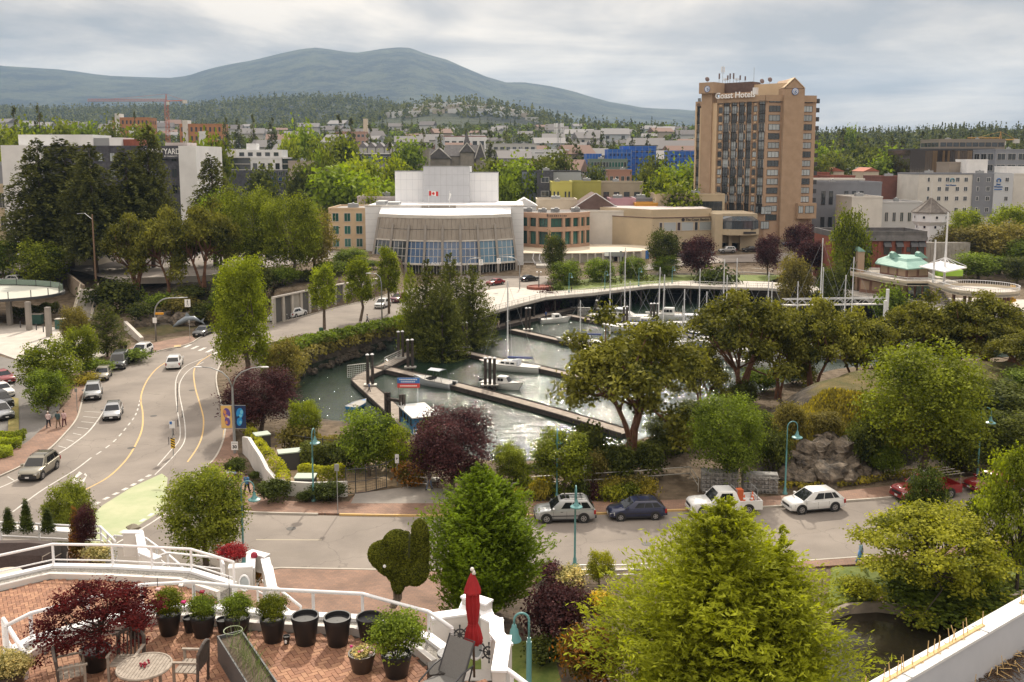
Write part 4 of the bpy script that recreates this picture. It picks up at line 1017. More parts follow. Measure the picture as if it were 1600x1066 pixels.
def winme(w,h,nx=2,ny=1,frame=MFR,glass=MGL,proud=.1,t=.09):
 key=(round(w,2),round(h,2),nx,ny,frame.name,glass.name)
 if key in WIN:return WIN[key]
 mb=MB()
 mb.bb(-w/2-t,w/2+t,-proud,.02,-t,0);mb.bb(-w/2-t,w/2+t,-proud,.02,h,h+t)
 for i in range(nx+1):
  x=-w/2+w*i/nx;k=t if i in(0,nx)else t*.6
  mb.bb(x-(k if i==0 else k/2 if i<nx else 0),x+(k if i==nx else k/2 if i else 0),-proud+.004,.02,.002,h-.002)
 for j in range(1,ny):mb.bb(-w/2,w/2,-proud+.01,.02,h*j/ny-t*.3,h*j/ny+t*.3)
 f=mb.mesh('window',frame)
 mb=MB();mb.bb(-w/2+.003,w/2-.003,-.035,.01,.003,h-.003)
 WIN[key]=(f,mb.mesh('pane',glass));return WIN[key]
def wndw(parent,loc,rz,w,h,nx=2,ny=1,frame=MFR,glass=MGL):
 f,p=winme(w,h,nx,ny,frame,glass)
 o=link('window',f,None,parent,loc,rz);link('pane',p,None,o);return o
def wgr(parent,x0,x1,z0,z1,cols,rows,fx=.6,fz=.55,rz=0.,org=(0,0),nx=2,ny=1,frame=MFR,glass=MGL,skip=None):
 """window grid on a wall that starts at org and runs along direction rz"""
 cw=(x1-x0)/cols;rh=(z1-z0)/rows;c,s=cos_(rz),sin_(rz)
 for r in range(rows):
  for k in range(cols):
   if skip and skip(k,r):continue
   x=x0+cw*(k+.5);z=z0+rh*r+rh*(1-fz)*.5
   gl=glass if not isinstance(glass,(list,tuple))else glass[(k*7+r*3+(k*r)%5)%len(glass)]
   wndw(parent,(org[0]+c*x,org[1]+s*x,z),rz,cw*fx,rh*fz,nx,ny,frame,gl)
def block(name,label,x0,x1,ytop,Y,dep=14,wall=MWH,roof=M_rg,cols=0,rows=0,fx=.6,fz=.55,nx=2,frame=MFR,glass=MGL,rz=0.,zb=None,prpt=.5,hvac=True,side=True,cat='building',z0f=0.,skip=None,gable=None,ny=1,floors=0,group=None,trim=None):
 xm=(x0+x1)/2;W=(x1-x0)/FPX*Y*.995
 p=gat(xm,Y);z0=(p.z if zb is None else zb)-.8;ht=D(xm,ytop,Y).z-z0
 t=thing(name,label,cat,(p.x,Y,z0),rz,group)
 mb=MB();mb.bb(-W/2,W/2,0,dep,0,ht-.3 if gable is None else ht)
 mb.put('wall',wall,t)
 if gable is None:
  MB().bb(-W/2+.2,W/2-.2,.2,dep-.2,ht-.3,ht-.22).put('roof',roof,t)
  mb=MB()
  for a,b_,c,d in((-W/2-.08,W/2+.08,-.08,.25),(-W/2-.08,W/2+.08,dep-.25,dep+.08),(-W/2-.08,-W/2+.25,.25,dep-.25),(W/2-.25,W/2+.08,.25,dep-.25)):mb.bb(a,b_,c,d,ht-.3,ht+prpt*.4)
  mb.put('parapet',trim or wall,t)
  if hvac:
   for k in range(max(1,int(W/14))):
    mb=MB();a=-W/2+W*(k+.3+.4*random.random())/max(1,int(W/14));b_=dep*(.3+.4*random.random());s=.8+random.random()
    mb.box((a,b_,ht+.3),(s*1.6,s*1.2,1.2));mb.lathe([(.3,0),(.3,.25),(.1,.3)],8,(a,b_,ht+.9));mb.put('roof_unit',MME,t)
 else:
  gh=gable;mb=MB()
  mb.loft([[(-W/2-.4,-.3,ht),(W/2+.4,-.3,ht),(0,-.3,ht+gh)],[(-W/2-.4,dep+.3,ht),(W/2+.4,dep+.3,ht),(0,dep+.3,ht+gh)]]);mb.put('roof',roof,t)
 if rows and cols:
  zb0=.8+z0f
  wgr(t,-W/2+.3,W/2-.3,zb0,ht-.6,cols,rows,fx,fz,nx=nx,ny=ny,frame=frame,glass=glass,skip=skip)
  if side:
   sc_=max(1,int(cols*dep/W*.8))
   if xm<800:wgr(t,.6,dep-.6,zb0,ht-.6,sc_,rows,fx,fz,R(90),(W/2,0),nx,ny,frame,glass)
   else:wgr(t,-dep+.6,-.6,zb0,ht-.6,sc_,rows,fx,fz,R(-90),(-W/2,0),nx,ny,frame,glass)
 t['_w']=W;t['_h']=ht
 return t
 # the courtyard hotel on the left
cy=block('hotel','big dark grey hotel with white ends and rooftop lettering behind the tall firs',78,292,229,232,20,M_dark,M_rg,11,7,.36,.5,frame=M_df,glass=[MGL,MGL,MBL],zb=3.,hvac=False)
W_,h_=cy['_w'],cy['_h']
fp=232/FPX
for a,b_,yt,nm in((18,79,227,'white_wing'),(291,318,228,'white_end')):
 xa,xb=((a-185)*fp,(b_-185)*fp);zt=D(200,yt,230).z-cy.location.z
 mb=MB();mb.bb(xa,xb,-1.5,19,0,zt)
 for z in np.arange(3,zt,3.):mb.bb(xa+.02,xb-.02,-1.512,-1.5,z,z+.03)
 mb.put(nm,MWH,cy)
MB().bb((28-185)*fp,(145-185)*fp,4,15,h_-.2,h_+2.9).bb((172-185)*fp,(190-185)*fp,3.5,12,h_-.2,h_+2.2).put('penthouse',MWH,cy)
MB().bb((145-185)*fp+.01,(172-185)*fp-.01,4.5,12,h_-.2,h_+2.1).put('plant_screen',MME,cy)
MB().bb((190-185)*fp+.01,(215-185)*fp,5,12,h_-.2,h_+1.8).put('brick_penthouse',MBR,cy)
MB().bb((256-185)*fp,(291-185)*fp,5,12,h_-.2,h_+1.).put('rooftop_room',M_pinkroof,cy)
for xa,xb,zt in((142,190,6.2),(212,241,9.5)):
 mb=MB();mb.bb((xa-185)*fp,(xb-185)*fp,-1.2,0,.5,zt);v_=mb.put('white_bay',MWH,cy)
 wgr(cy,(xa-185)*fp+.5,(xb-185)*fp-.5,1,zt-.3,2 if xb-xa>30 else 1,2 if zt<8 else 3,.5,.6,org=(0,-1.2),frame=M_df)
MB().bb((236-185)*fp,(291-185)*fp,-.6,0,h_-2.9,h_+.15).put('sign_band',M_dark,cy)
text('lettering','COURTYARD',1.9,M_wi,cy,((262.5-185)*fp,-.62,h_-1.25),ext=.04,bold=.02,sx=.78)
text('lettering','BY MARRIOTT',.5,M_wi,cy,((277-185)*fp,-.62,h_-2.35),ext=.03)
block('building','tan and brown building with big windows cut off at the left edge',-60,25,291,236,16,MBE,M_rg,4,3,.6,.6,nx=3,zb=3)
block('building','low grey roofed building above the tan one at the left edge',-60,17,258,262,12,MGW,MSL,0,0)
block('house','small cream house under the firs below the grey hotel',97,152,366,206,8,MCR,M_brownroof,3,1,.35,.5,zb=4.3,gable=.9)
# theatre
th=thing('theatre','white theatre with a flared glass and concrete front and a tall grey fly tower','theatre',(0,0,0))
MPW=mat('white_panel',(.8,.8,.81),.6,(.75,.76,.78),.4);M_panelg=mat('grey_panel',(.52,.53,.56),.6,(.48,.49,.52),.4);M_precast=mat('brown_precast',(.25,.215,.18),.9,(.3,.265,.225),.5,bump=.2);M_rib=mat('rib_concrete',(.24,.22,.2),.9,(.3,.27,.24),.6)
def xw(x,Y):return float(D(x,400,Y).x)
def zw(y,Y):return float(D(800,y,Y).z)
def boxpx(mb,x0,x1,ytop,Y,dep,z0):mb.bb(xw(x0,Y),xw(x1,Y),Y,Y+dep,z0,zw(ytop,Y))
YF=240
mb=MB();zt=zw(322,YF);mb.bb(xw(572,YF),xw(818,YF),YF,YF+26,-1,zt);mb.put('main_block',MPW,th)
for xa,xb in((572,592),(798,818)):
 mb=MB();a_,b2=xw(xa,YF),xw(xb,YF)
 for z in np.arange(1.5,zt-.5,1.55):mb.bb(a_+.02,b2-.02,YF-.012,YF,z,z+.05)
 mb.put('panel_joint',M_panelg,th)
MB().bb(xw(660,YF),xw(713,YF),YF-.5,YF+2,zt-2.6,zt+.15).put('grey_entry_block',M_rib,th)
MB().bb(xw(570,YF),xw(820,YF),YF-.12,YF+.4,zt-.12,zt+.22).put('parapet',MOF,th)
MB().bb(xw(585,YF),xw(600,YF),YF+4,YF+10,zt,zt+1).bb(xw(604,YF),xw(622,YF),YF+3,YF+9,zt,zt+.8).put('skylight',MME,th)
for a,b_,yt,Y_,m_,nm in((619,664,268,262,MPW,'tower_wing'),(663,734,260.5,259,M_panelg,'fly_tower'),(733,778,270,262,MPW,'tower_wing')):
 MB().bb(xw(a,Y_),xw(b_,Y_),Y_,Y_+16,6,zw(yt,Y_)).put(nm,m_,th)
 mb=MB();zt2=zw(yt,Y_);xa,xb=xw(a,Y_),xw(b_,Y_)
 for z in np.arange(zt2-2.2,14,-2.8):mb.bb(xa+.02,xb-.02,Y_-.015,Y_,z,z+.05)
 n_=max(3,int((xb-xa)/1.5))
 for i in range(1,n_):x=xa+(xb-xa)*i/n_;mb.bb(x-.02,x+.02,Y_-.013,Y_,14,zt2-.3)
 mb.put('panel_joint',M_panelg if m_ is MPW else MME,th)
 MB().bb(xa-.1,xb+.1,Y_-.1,Y_+.5,zt2,zt2+.2).put('coping',MME,th)
CXT=xw(691,226)
def arc(s,hw,yc,sag):return(CXT+hw*s+0.,yc+sag*s*s)
lv=[(2.6,17.6,226.,7.),(8.,17.2,227.6,7.),(13.3,16.2,229.4,7.2),(14.6,16.,229.6,7.2)]
def apt(s,l):z,hw,yc,sag=lv[l];x,y=arc(s,hw,yc,sag);return V3((x,y,z))
NB=8
for i in range(NB):
 s0,s1=-1+2*i/NB,-1+2*(i+1)/NB
 q4=[apt(s0,1),apt(s1,1),apt(s1,2),apt(s0,2)]
 for a in range(4):
  for b_ in range(2):
   def bi(u,v):return(q4[0].lerp(q4[1],u)).lerp(q4[3].lerp(q4[2],u),v)
   u0,u1,v0,v1=a/4+.006,(a+1)/4-.006,b_/2+.01,(b_+1)/2-.01
   MB().plate([bi(u0,v0),bi(u1,v0),bi(u1,v1),bi(u0,v1)],.12).put('precast_panel',M_precast,th)
 g4=[apt(s0,0),apt(s1,0),apt(s1,1),apt(s0,1)]
 fr=MB()
 for a in range(4):
  for b_ in range(3):
   def bi(u,v):return(g4[0].lerp(g4[1],u)).lerp(g4[3].lerp(g4[2],u),v)
   u0,u1,v0,v1=a/4+.01,(a+1)/4-.01,b_/3+.015,(b_+1)/3-.015
   MB().plate([bi(u0,v0),bi(u1,v0),bi(u1,v1),bi(u0,v1)],.05).put('pane',mat('pale_blue_glass',(.07,.16,.24),.08,spec=1)if i>5 else M_glassb if i>1 else MGL,th)
 for a in range(5):fr.beam(bi(a/4,0),bi(a/4,1),.1,.14)
 for b_ in range(4):fr.beam(bi(0,b_/3),bi(1,b_/3),.1,.15)
 fr.put('glazing_frame',MFR,th)
 b0,b1=apt(s0,0)+V3((0,1.6,0)),apt(s1,0)+V3((0,1.6,0))
 mb=MB()
 for a in range(7):p=b0.lerp(b1,a/6);mb.beam((p.x,p.y,-.2),(p.x,p.y,2.6),.16)
 mb.put('column',M_wm,th)
 MB().plate([(b0.x,b0.y+.3,-.3),(b1.x,b1.y+.3,-.3),(b1.x,b1.y+.3,2.6),(b0.x,b0.y+.3,2.6)],.05).put('shopfront',MGL,th)
for l_a,z0_,z1_,off,m_,nm in((0,-.15,.25,.35,MOF,'lower_fascia'),(1,-.1,.2,.2,MOF,'middle_band'),(2,0.,.75,.15,MOF,'upper_fascia')):
 mb=MB();rr=[]
 for i in range(33):
  p=apt(-1+i/16,l_a);rr.append([(p.x,p.y-off,p.z+z0_),(p.x,p.y+.6,p.z+z0_),(p.x,p.y+.6,p.z+z1_),(p.x,p.y-off,p.z+z1_)])
 mb.loft(rr);mb.put(nm,m_,th)
mb=MB();rr=[]
for i in range(17):
 p=apt(-1+i/8,2);rr.append([(p.x,p.y,13.9),(p.x,YF,15.2),(p.x,YF,15.4),(p.x,p.y,14.1)])
mb.loft(rr);mb.put('front_roof',MPW,th)
for i in range(NB+1):
 s=-1+2*i/NB;a,b_=apt(s,0),apt(s,1);c=apt(s,2);d_=V3((0,-.7,0));hi=c if i in(0,NB)else b_.lerp(c,.72)
 mb=MB();lo=a+V3((0,-.2,-2.8))
 rr=[[(lo.x-.28,lo.y-.9,lo.z),(lo.x+.28,lo.y-.9,lo.z),(lo.x+.28,lo.y+.9,lo.z),(lo.x-.28,lo.y+.9,lo.z)],[(a.x-.28,a.y-.9,a.z),(a.x+.28,a.y-.9,a.z),(a.x+.28,a.y+.3,a.z),(a.x-.28,a.y+.3,a.z)],[(hi.x-.24,hi.y-.7,hi.z),(hi.x+.24,hi.y-.7,hi.z),(hi.x+.24,hi.y+.3,hi.z),(hi.x-.24,hi.y+.3,hi.z)]]
 mb.loft(rr);mb.put('concrete_rib',M_rib,th)
text('lettering','THE PORT THEATRE',1.,M_wi,th,(CXT,224.2,2.9),ext=.05,bold=.015)
def flgp(x,Y,z0,z1,label,kindf):
 t=thing('flagpole',label,'flagpole',(xw(x,Y),Y,z0));hgt=z1-z0
 MB().tube([(0,0,0),(0,0,hgt)],[.07,.04],8).ball((0,0,hgt+.08),.1).put('pole',M_wm,t)
 return t,hgt
f1,h1=flgp(671,238,15.6,zw(298,238),'flagpole on the theatre roof flying a red and white maple leaf flag',1)
def flag(parent,h,w,hh,bands,leaf=None):
 mb=MB();nn=12;mats_=[b_[0]for b_ in bands]
 edges=[0]+list(np.cumsum([b_[1]for b_ in bands]))
 def fx_(u):return(u*w+.05,sin_(u*6.)*.1*w*.5,h-.1+sin_(u*5)*.05-u*.12*w*.3)
 for k in range(len(bands)):
  mb.m=k;a,b_=edges[k],edges[k+1]
  for i in range(6):
   u0=a+(b_-a)*i/6;u1=a+(b_-a)*(i+1)/6;p,q2=fx_(u0),fx_(u1)
   mb.quad((p[0],p[1],p[2]-hh),(q2[0],q2[1],q2[2]-hh),q2,p)
 o=link('flag',mb.mesh('flag',mats_),None,parent)
 return o
M_red=mat('flag_red',(.55,.03,.03),.7);M_wh=mat('flag_white',(.8,.8,.8),.7)
leafp=[(0,.5),(.08,.33),(.2,.38),(.17,.12),(.33,.26),(.36,.17),(.5,.18),(.44,.02),(.5,-.04),(.24,-.26),(.27,-.36),(.03,-.32),(.03,-.5)]
def maple(mb,cx,cz,s,y):
 pts=[(cx+a*s,cz+b_*s)for a,b_ in leafp]+[(cx-a*s,cz+b_*s)for a,b_ in leafp[::-1]]
 tri=tessellate_polygon([[V3((p[0],p[1],0))for p in pts]])
 mb.add([(p[0],y,p[1])for p in pts],[t_ for t_ in tri])
fl=flag(f1,h1,2.3,1.15,[(M_red,.25),(M_wh,.5),(M_red,.25)])
mb=MB();maple(mb,1.2,h1-.72,.9,0.);o=mb.put('maple_leaf',M_red,fl);o.location.y=-.06
f2,h2=flgp(703,238,15.6,zw(300,238),'second flagpole on the theatre roof with a limp white flag',2)
MB().loft([[(.05,-.05,h2-.2),(.5,0,h2-.5),(.3,.1,h2-.5)],[(-.1,-.05,h2-1.4),(.2,0,h2-1.5),(.1,.1,h2-1.5)],[(-.3,0,h2-2.1),(-.1,0.,h2-2.1),(-.2,.1,h2-2.1)]]).put('flag',M_wh,f2)
bb_=block('building','peach two storey building with dark windows left of the theatre',515,574,326,246,18,M_tanl,M_rg,3,3,.5,.62,nx=2,glass=MGG,hvac=True)
block('building','flat roofed tan annex directly behind the left side of the theatre',560,622,308,268,16,M_pinkroof,M_rg,hvac=True)
# salmon pavilion building with green windows
sp=thing('shop_building','salmon coloured two storey curved building with green tinted windows','building',(0,0,0))
curve=[(813,262),(840,258),(858,256),(880,257),(905,260),(921,264)]
cp=[V3((xw(x,Y),Y,0))for x,Y in curve]
zt=zw(333,257);za,zb_,zc_=zw(341,257),zw(355,257),zw(362,257)
MB().prism([(p.x,p.y+.8)for p in cp]+[(cp[-1].x,276),(cp[0].x,276)],3.,zt-.3).put('core',M_salmon,sp)
MB().prism([(p.x,p.y+.9)for p in cp]+[(cp[-1].x,276),(cp[0].x,276)],zt-.3,zt-.25).put('roof',MSL,sp)
for z0_,z1_,off,nm in((za,zt,-.15,'fascia'),(zc_,zb_,-.35,'middle_band'),(3.,4.6,0.,'base_band')):
 MB().loft([[(p.x,p.y+off,z0_),(p.x,p.y+.9,z0_),(p.x,p.y+.9,z1_),(p.x,p.y+off,z1_)]for p in cp]).put(nm,M_salmon,sp)
for i in range(len(cp)-1):
 a,b_=cp[i],cp[i+1];ang=math.atan2(b_.y-a.y,b_.x-a.x);L_=(b_-a).length;k=2 if L_>4 else 1
 for z0_,z1_ in((4.6,zc_),(zb_,za)):
  for j in range(k):
   p=a.lerp(b_,(j+.5)/k);wndw(sp,(p.x,p.y+.6,z0_+.05),ang,L_/k*.78,z1_-z0_-.2,3,1,M_df,MGG)
   q2=a.lerp(b_,j/k);MB().box((q2.x,q2.y+.1,(z0_+z1_)/2),(.7,.7,z1_-z0_),ang).put('pier',M_salmon,sp)
mb=MB()
for i in range(11):
 x=xw(854+i*2.9,256);w_=(.28,.2,.24,.18,.3)[i%5];mb.bb(x,x+w_,255.72,255.85,(za+zt)/2-.22,(za+zt)/2+(.4 if i==0 else .18))
mb.put('sign_stroke',M_bi,sp)
for x,Y_,z_ in((825,262,1.),(848,261,.8),(868,262,.9),(900,263,1.)):
 MB().box((xw(x,Y_),Y_+4,zt+z_*.4),(2.4,2,z_)).box((xw(x,Y_)+.3,Y_+3,zt+z_*.4+.3),(1,1,z_)).put('roof_unit',MME,sp)
tw=thing('terrace_wall','grey concrete terrace with pale paving and white stair frames below the salmon building','terrace',(0,0,0))
MB().prism([(xw(813,244),244),(xw(860,243),243),(xw(930,244),244),(xw(1010,250),250),(xw(1020,266),266),(xw(922,268),268),(xw(813,264),264)],-.5,3.5).put('wall',MCO,tw)
MB().prism([(xw(812,243.6),243.6),(xw(860,242.6),242.6),(xw(930,243.6),243.6),(xw(1012,249.6),249.6),(xw(1020,266),266),(xw(922,268),268),(xw(813,264),264)],3.5,3.75).put('paving',MCR,tw)
for k in range(14):
 x=845+k*12;mb=MB();Y_=243.2+max(0,(x-930))*.07;mb.bb(xw(x,Y_),xw(x,Y_)+.35,Y_-.35,Y_+.3,-.4,3.5);mb.put('pilaster',M_c2,tw)
for x in(818,836,846):
 MB().tube([(xw(x,242)-.5,241,-.2),(xw(x,242),241.6,1.2),(xw(x,242)-.6,242,2.4),(xw(x,242)-.3,242.4,3.9)],.13,6).put('white_frame',M_wm,tw)
MB().tube([(xw(818,241),241,1.6),(xw(846,241),241,1.6)],.08,6).put('white_rail',M_wm,tw)
MB().bb(xw(838,236),xw(880,236),236,242,-.2,1.3).put('planter_wall',MCO,tw)
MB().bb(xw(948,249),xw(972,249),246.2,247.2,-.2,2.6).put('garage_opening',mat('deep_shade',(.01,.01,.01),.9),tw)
MB().bb(xw(945,244),xw(975,244),245,245.6,2.6,3.4).put('garage_beam',MGW,tw)
# beige hotel wing
bw=thing('hotel_podium','beige low hotel wing with a glass lounge and dark lettering in front of the tower','building',(0,0,0))
A,B_,Cc=V3((xw(921,278),278,0)),V3((xw(1018,262),262,0)),V3((xw(1120,268),268,0))
def sgb(mb,p,q2,dep,z0,z1):
 t=(q2-p).normalized();n=V3((-t.y,t.x,0))*dep
 mb.prism([(p.x,p.y),(q2.x,q2.y),(q2.x+n.x,q2.y+n.y),(p.x+n.x,p.y+n.y)],z0,z1)
z1=zw(341,262)
MB().prism([(A.x,A.y),(B_.x,B_.y),(Cc.x,Cc.y),(Cc.x,290),(A.x+3,296)],0,z1).put('wall',MBE,bw)
MB().prism([(A.x+2,A.y+3),(B_.x,B_.y+1.5),(Cc.x-1.5,Cc.y+1.5),(Cc.x-1.5,289),(A.x+4,294)],z1,z1+2.2).put('raised_wall',MBE,bw)
MB().prism([(A.x+2.5,A.y+3.5),(B_.x,B_.y+2),(Cc.x-2,Cc.y+2),(Cc.x-2,288.5),(A.x+4.5,293)],z1+2.2,z1+2.26).put('roof',M_pinkroof,bw)
MB().loft([[(p.x,p.y-.15,z1-.08),(p.x,p.y+.4,z1-.08),(p.x,p.y+.4,z1+.14),(p.x,p.y-.15,z1+.14)]for p in(A,B_,Cc)]).put('coping',M_brownroof,bw)
ang=math.atan2(Cc.y-B_.y,Cc.x-B_.x)
for xa,xb in((1029,1033.5),(1035,1055),(1056.5,1061.5),(1062.5,1082),(1083.5,1088.5),(1090.5,1111),(1112,1115.5)):
 u=lambda x:B_.lerp(Cc,(x-1018)/(1120-1018))
 p=u((xa+xb)/2);wndw(bw,(p.x,p.y-.02,zw(360,265)),ang,(xb-xa)/FPX*265,2.2,1,1,MFR,MBL if xb-xa>8 else MGL)
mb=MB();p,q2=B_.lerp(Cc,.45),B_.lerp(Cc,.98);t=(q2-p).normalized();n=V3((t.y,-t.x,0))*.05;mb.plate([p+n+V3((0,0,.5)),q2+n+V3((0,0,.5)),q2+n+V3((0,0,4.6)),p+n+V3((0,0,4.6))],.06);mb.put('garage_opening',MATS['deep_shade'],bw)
p=B_.lerp(Cc,.69);text('lettering','The Coast Bastion Inn',.98,M_bi,bw,(p.x+.6,p.y-.12,zw(343.5,265)),ang,ext=.05,bold=.012)
mb=MB();p2=B_.lerp(Cc,.465)
mb.lathe([(.5,-.04),(.5,.04)],16);o=mb.put('round_logo',M_bi,bw);o.location=(p2.x,p2.y-.1,zw(343.5,265));o.rotation_euler=(R(90),0,ang)
YE=262
MB().bb(xw(1116,YE),xw(1128,YE),YE,YE+14,0,zw(335,YE)).put('pier',MBE,bw)
MB().bb(xw(1128,YE),xw(1186,YE),YE+3,YE+20,4.4,zw(335,YE)).put('upper_wall',MBE,bw)
MB().prism([(xw(1122,YE),YE+1),(xw(1140,YE-3),YE-2),(xw(1172,YE-3),YE-2),(xw(1186,YE),YE+1),(xw(1186,YE),YE+6),(xw(1122,YE),YE+6)],zw(367,YE),zw(358,YE)).put('balcony_band',MBE,bw)
mb=MB();z0_,z1_=zw(358,YE),zw(345,YE)
mb.loft([[(xw(1123,YE),YE+1.2,z0_),(xw(1140,YE),YE-1.6,z0_),(xw(1172,YE),YE-1.6,z0_),(xw(1185,YE),YE+1.2,z0_),(xw(1185,YE),YE+3.1,z0_),(xw(1123,YE),YE+3.1,z0_)],[(xw(1123,YE),YE+1.2,z1_),(xw(1140,YE),YE-1.6,z1_),(xw(1172,YE),YE-1.6,z1_),(xw(1185,YE),YE+1.2,z1_),(xw(1185,YE),YE+3.1,z1_),(xw(1123,YE),YE+3.1,z1_)],[(xw(1131,YE),YE+2.9,z1_+1.1),(xw(1145,YE),YE+1.6,z1_+1.1),(xw(1168,YE),YE+1.6,z1_+1.1),(xw(1178,YE),YE+2.9,z1_+1.1),(xw(1178,YE),YE+3.1,z1_+1.1),(xw(1131,YE),YE+3.1,z1_+1.1)]])
mb.put('solarium',MGL,bw)
mb=MB()
for x in range(1123,1187,7):
 yy=YE-1.65 if 1138<x<1174 else YE+1.1 if x<1128 or x>1180 else YE-.3
 mb.beam((xw(x,YE),yy,z0_),(xw(x,YE),yy,z1_),.12)
for z in(z0_,z1_):mb.tube([(xw(1123,YE),YE+1.15,z),(xw(1140,YE),YE-1.65,z),(xw(1172,YE),YE-1.65,z),(xw(1185,YE),YE+1.15,z)],.09,4)
mb.put('solarium_frame',M_df,bw)
mb=MB()
for xa,xb in((1122,1128),(1140,1145),(1158,1186)):mb.bb(xw(xa,YE),xw(xb,YE),YE+1.5,YE+6,.5,zw(367,YE)+.01)
mb.put('entrance_wall',MBE,bw)
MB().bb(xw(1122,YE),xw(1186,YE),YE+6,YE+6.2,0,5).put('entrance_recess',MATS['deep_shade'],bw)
MB().box((xw(1170,YE-2),YE-2.2,zw(363,YE)),(3.4,.12,.55)).put('sign_board',M_bi,bw)
ub=block('rooftop_hall','upper beige hall with a dark glazed end above the hotel wing',1023,1130,304,284,16,MBE,M_rg,zb=6,hvac=True)
Wu,hu=ub['_w'],ub['_h']
MB().bb(Wu/2-8,Wu/2-.8,-.12,.05,hu-5.2,hu-2.).put('glazed_end',MGL,ub)
mb=MB()
for k in range(7):mb.bb(Wu/2-8+k*1.2-.05,Wu/2-8+k*1.2+.05,-.17,-.12,hu-5.2,hu-2.)
mb.put('glazing_bar',M_df,ub)
for a in(-8,-5):wndw(ub,(a+2.2,-0.,hu-1.9),0,.9,.8,1,1,M_df)
# the tower hotel
ht_=thing('tower_hotel','tall tan brick hotel tower with roof lettering, antennas and rows of windows','hotel',(0,0,0))
TA,TB,TC=V3((xw(1085,302),302,0)),V3((xw(1192,286),286,0)),V3((xw(1266,289),289,0))
ZB=1.5
ztL=zw(158,295);ztM=zw(150,287);ztR=zw(150,288)
def sp2(x,a,b_):
 """point of wall a-b in line with photograph column x (plan)"""
 d=ray(x,300);dx,dy=d.x/d.y,1.
 ex,ey=b_.x-a.x,b_.y-a.y
 det=dx*ey-dy*ex
 t=(a.x*ey-a.y*ex)/det
 return V3((dx*t,t,0))
def wsg(mb,x0,x1,a,b_,out,z0,z1,back=1.):
 p,q2=sp2(x0,a,b_),sp2(x1,a,b_);t=(b_-a).normalized();n=V3((t.y,-t.x,0))
 if n.y>0:n=-n
 P_=[p+n*out,q2+n*out,q2-n*back,p-n*back]
 mb.prism([(v.x,v.y)for v in P_],z0,z1)
dd_=V3((4.5,19,0))
MB().prism([(TA.x,TA.y),(TB.x,TB.y),(TC.x,TC.y),(TC.x+3,TC.y+20),(TB.x+5,TB.y+24),(TA.x+5,TA.y+16)],ZB,ztM-1.2).put('main_wall',M_tanp,ht_)
MB().prism([(TA.x+.6,TA.y+1),(TB.x,TB.y+1),(TC.x-.6,TC.y+1),(TC.x+2.6,TC.y+19),(TB.x+5,TB.y+23),(TA.x+5.5,TA.y+15)],ztM-1.2,ztM-1.1).put('roof',M_rg,ht_)
FL=2.66;NF=14;zfirst=zw(330,288)
angL=math.atan2(TB.y-TA.y,TB.x-TA.x);angR=math.atan2(TC.y-TB.y,TC.x-TB.x)
mb=MB();wsg(mb,1096,1112,TA,TB,1.3,ZB,zw(131,300),2);mb.put('lift_shaft',M_tan,ht_)
mb=MB();wsg(mb,1112,1118.5,TA,TB,.7,ZB,ztL-.5);mb.put('corner_pier',M_tanl,ht_)
mb=MB();wsg(mb,1092,1096,TA,TB,.5,ZB,ztL-1.8);mb.put('corner_pier',M_tanl,ht_)
mb=MB();wsg(mb,1084.5,1099,TA,TB,.4,ztL-1.2,ztL+.2);mb.put('parapet',M_tan,ht_)
mb=MB();wsg(mb,1094.5,1117,TA,TB,2.4,zw(147,300),zw(130,300),6);mb.put('logo_box',M_tan,ht_)
mb=MB();wsg(mb,1117.2,1160,TA,TB,-4,ztM-1,zw(132,305),9);mb.put('plant_room',M_brownroof,ht_)
mb=MB();wsg(mb,1160,1213,TA,TB,-5,ztM-1,zw(134.5,300),8);mb.put('plant_room',M_tanl,ht_)
mb=MB();wsg(mb,1118.5,1192,TA,TB,.6,ztM-1.6,ztM+.15);mb.put('parapet',M_tan,ht_)
mb=MB();wsg(mb,1192,1218,TB,TC,.6,ztR-1.6,ztR+.15);mb.put('parapet',M_tan,ht_)
mb=MB();wsg(mb,1247,1268.5,TB,TC,.7,ztR-1.8,ztR+.1,2);mb.put('parapet',M_tan,ht_)
mb=MB();wsg(mb,1217,1248,TB,TC,1.4,ZB,zw(139,287),3);mb.put('gable_shaft',M_tan,ht_)
p,q2=sp2(1217,TB,TC),sp2(1248.5,TB,TC);mid=(p+q2)/2;zg=zw(138.5,287);zp=zw(123,287);n=V3((sin_(angR),-cos_(angR),0))
mb=MB();f_=[p+n*1.5,q2+n*1.5,mid+n*1.5];k_=[p-n*9,q2-n*9,mid-n*9]
mb.loft([[(f_[0].x,f_[0].y,zg),(f_[1].x,f_[1].y,zg),(f_[2].x,f_[2].y,zp)],[(k_[0].x,k_[0].y,zg),(k_[1].x,k_[1].y,zg),(k_[2].x,k_[2].y,zp)]]);mb.put('gable',M_tan,ht_)
for a,b_ in((p,mid),(mid,q2)):
 za_,zb2=(zg,zp)if a is p else(zp,zg)
 MB().loft([[(a.x,a.y-1.7,za_+.02),(b_.x,b_.y-1.7,zb2+.02),(b_.x,b_.y-1.7,zb2+.3),(a.x,a.y-1.7,za_+.3)],[(a.x,a.y+9,za_+.02),(b_.x,b_.y+9,zb2+.02),(b_.x,b_.y+9,zb2+.3),(a.x,a.y+9,za_+.3)]]).put('gable_coping',M_tanl,ht_)
MLO=mat('emblem_blue',(.03,.14,.42),.5)
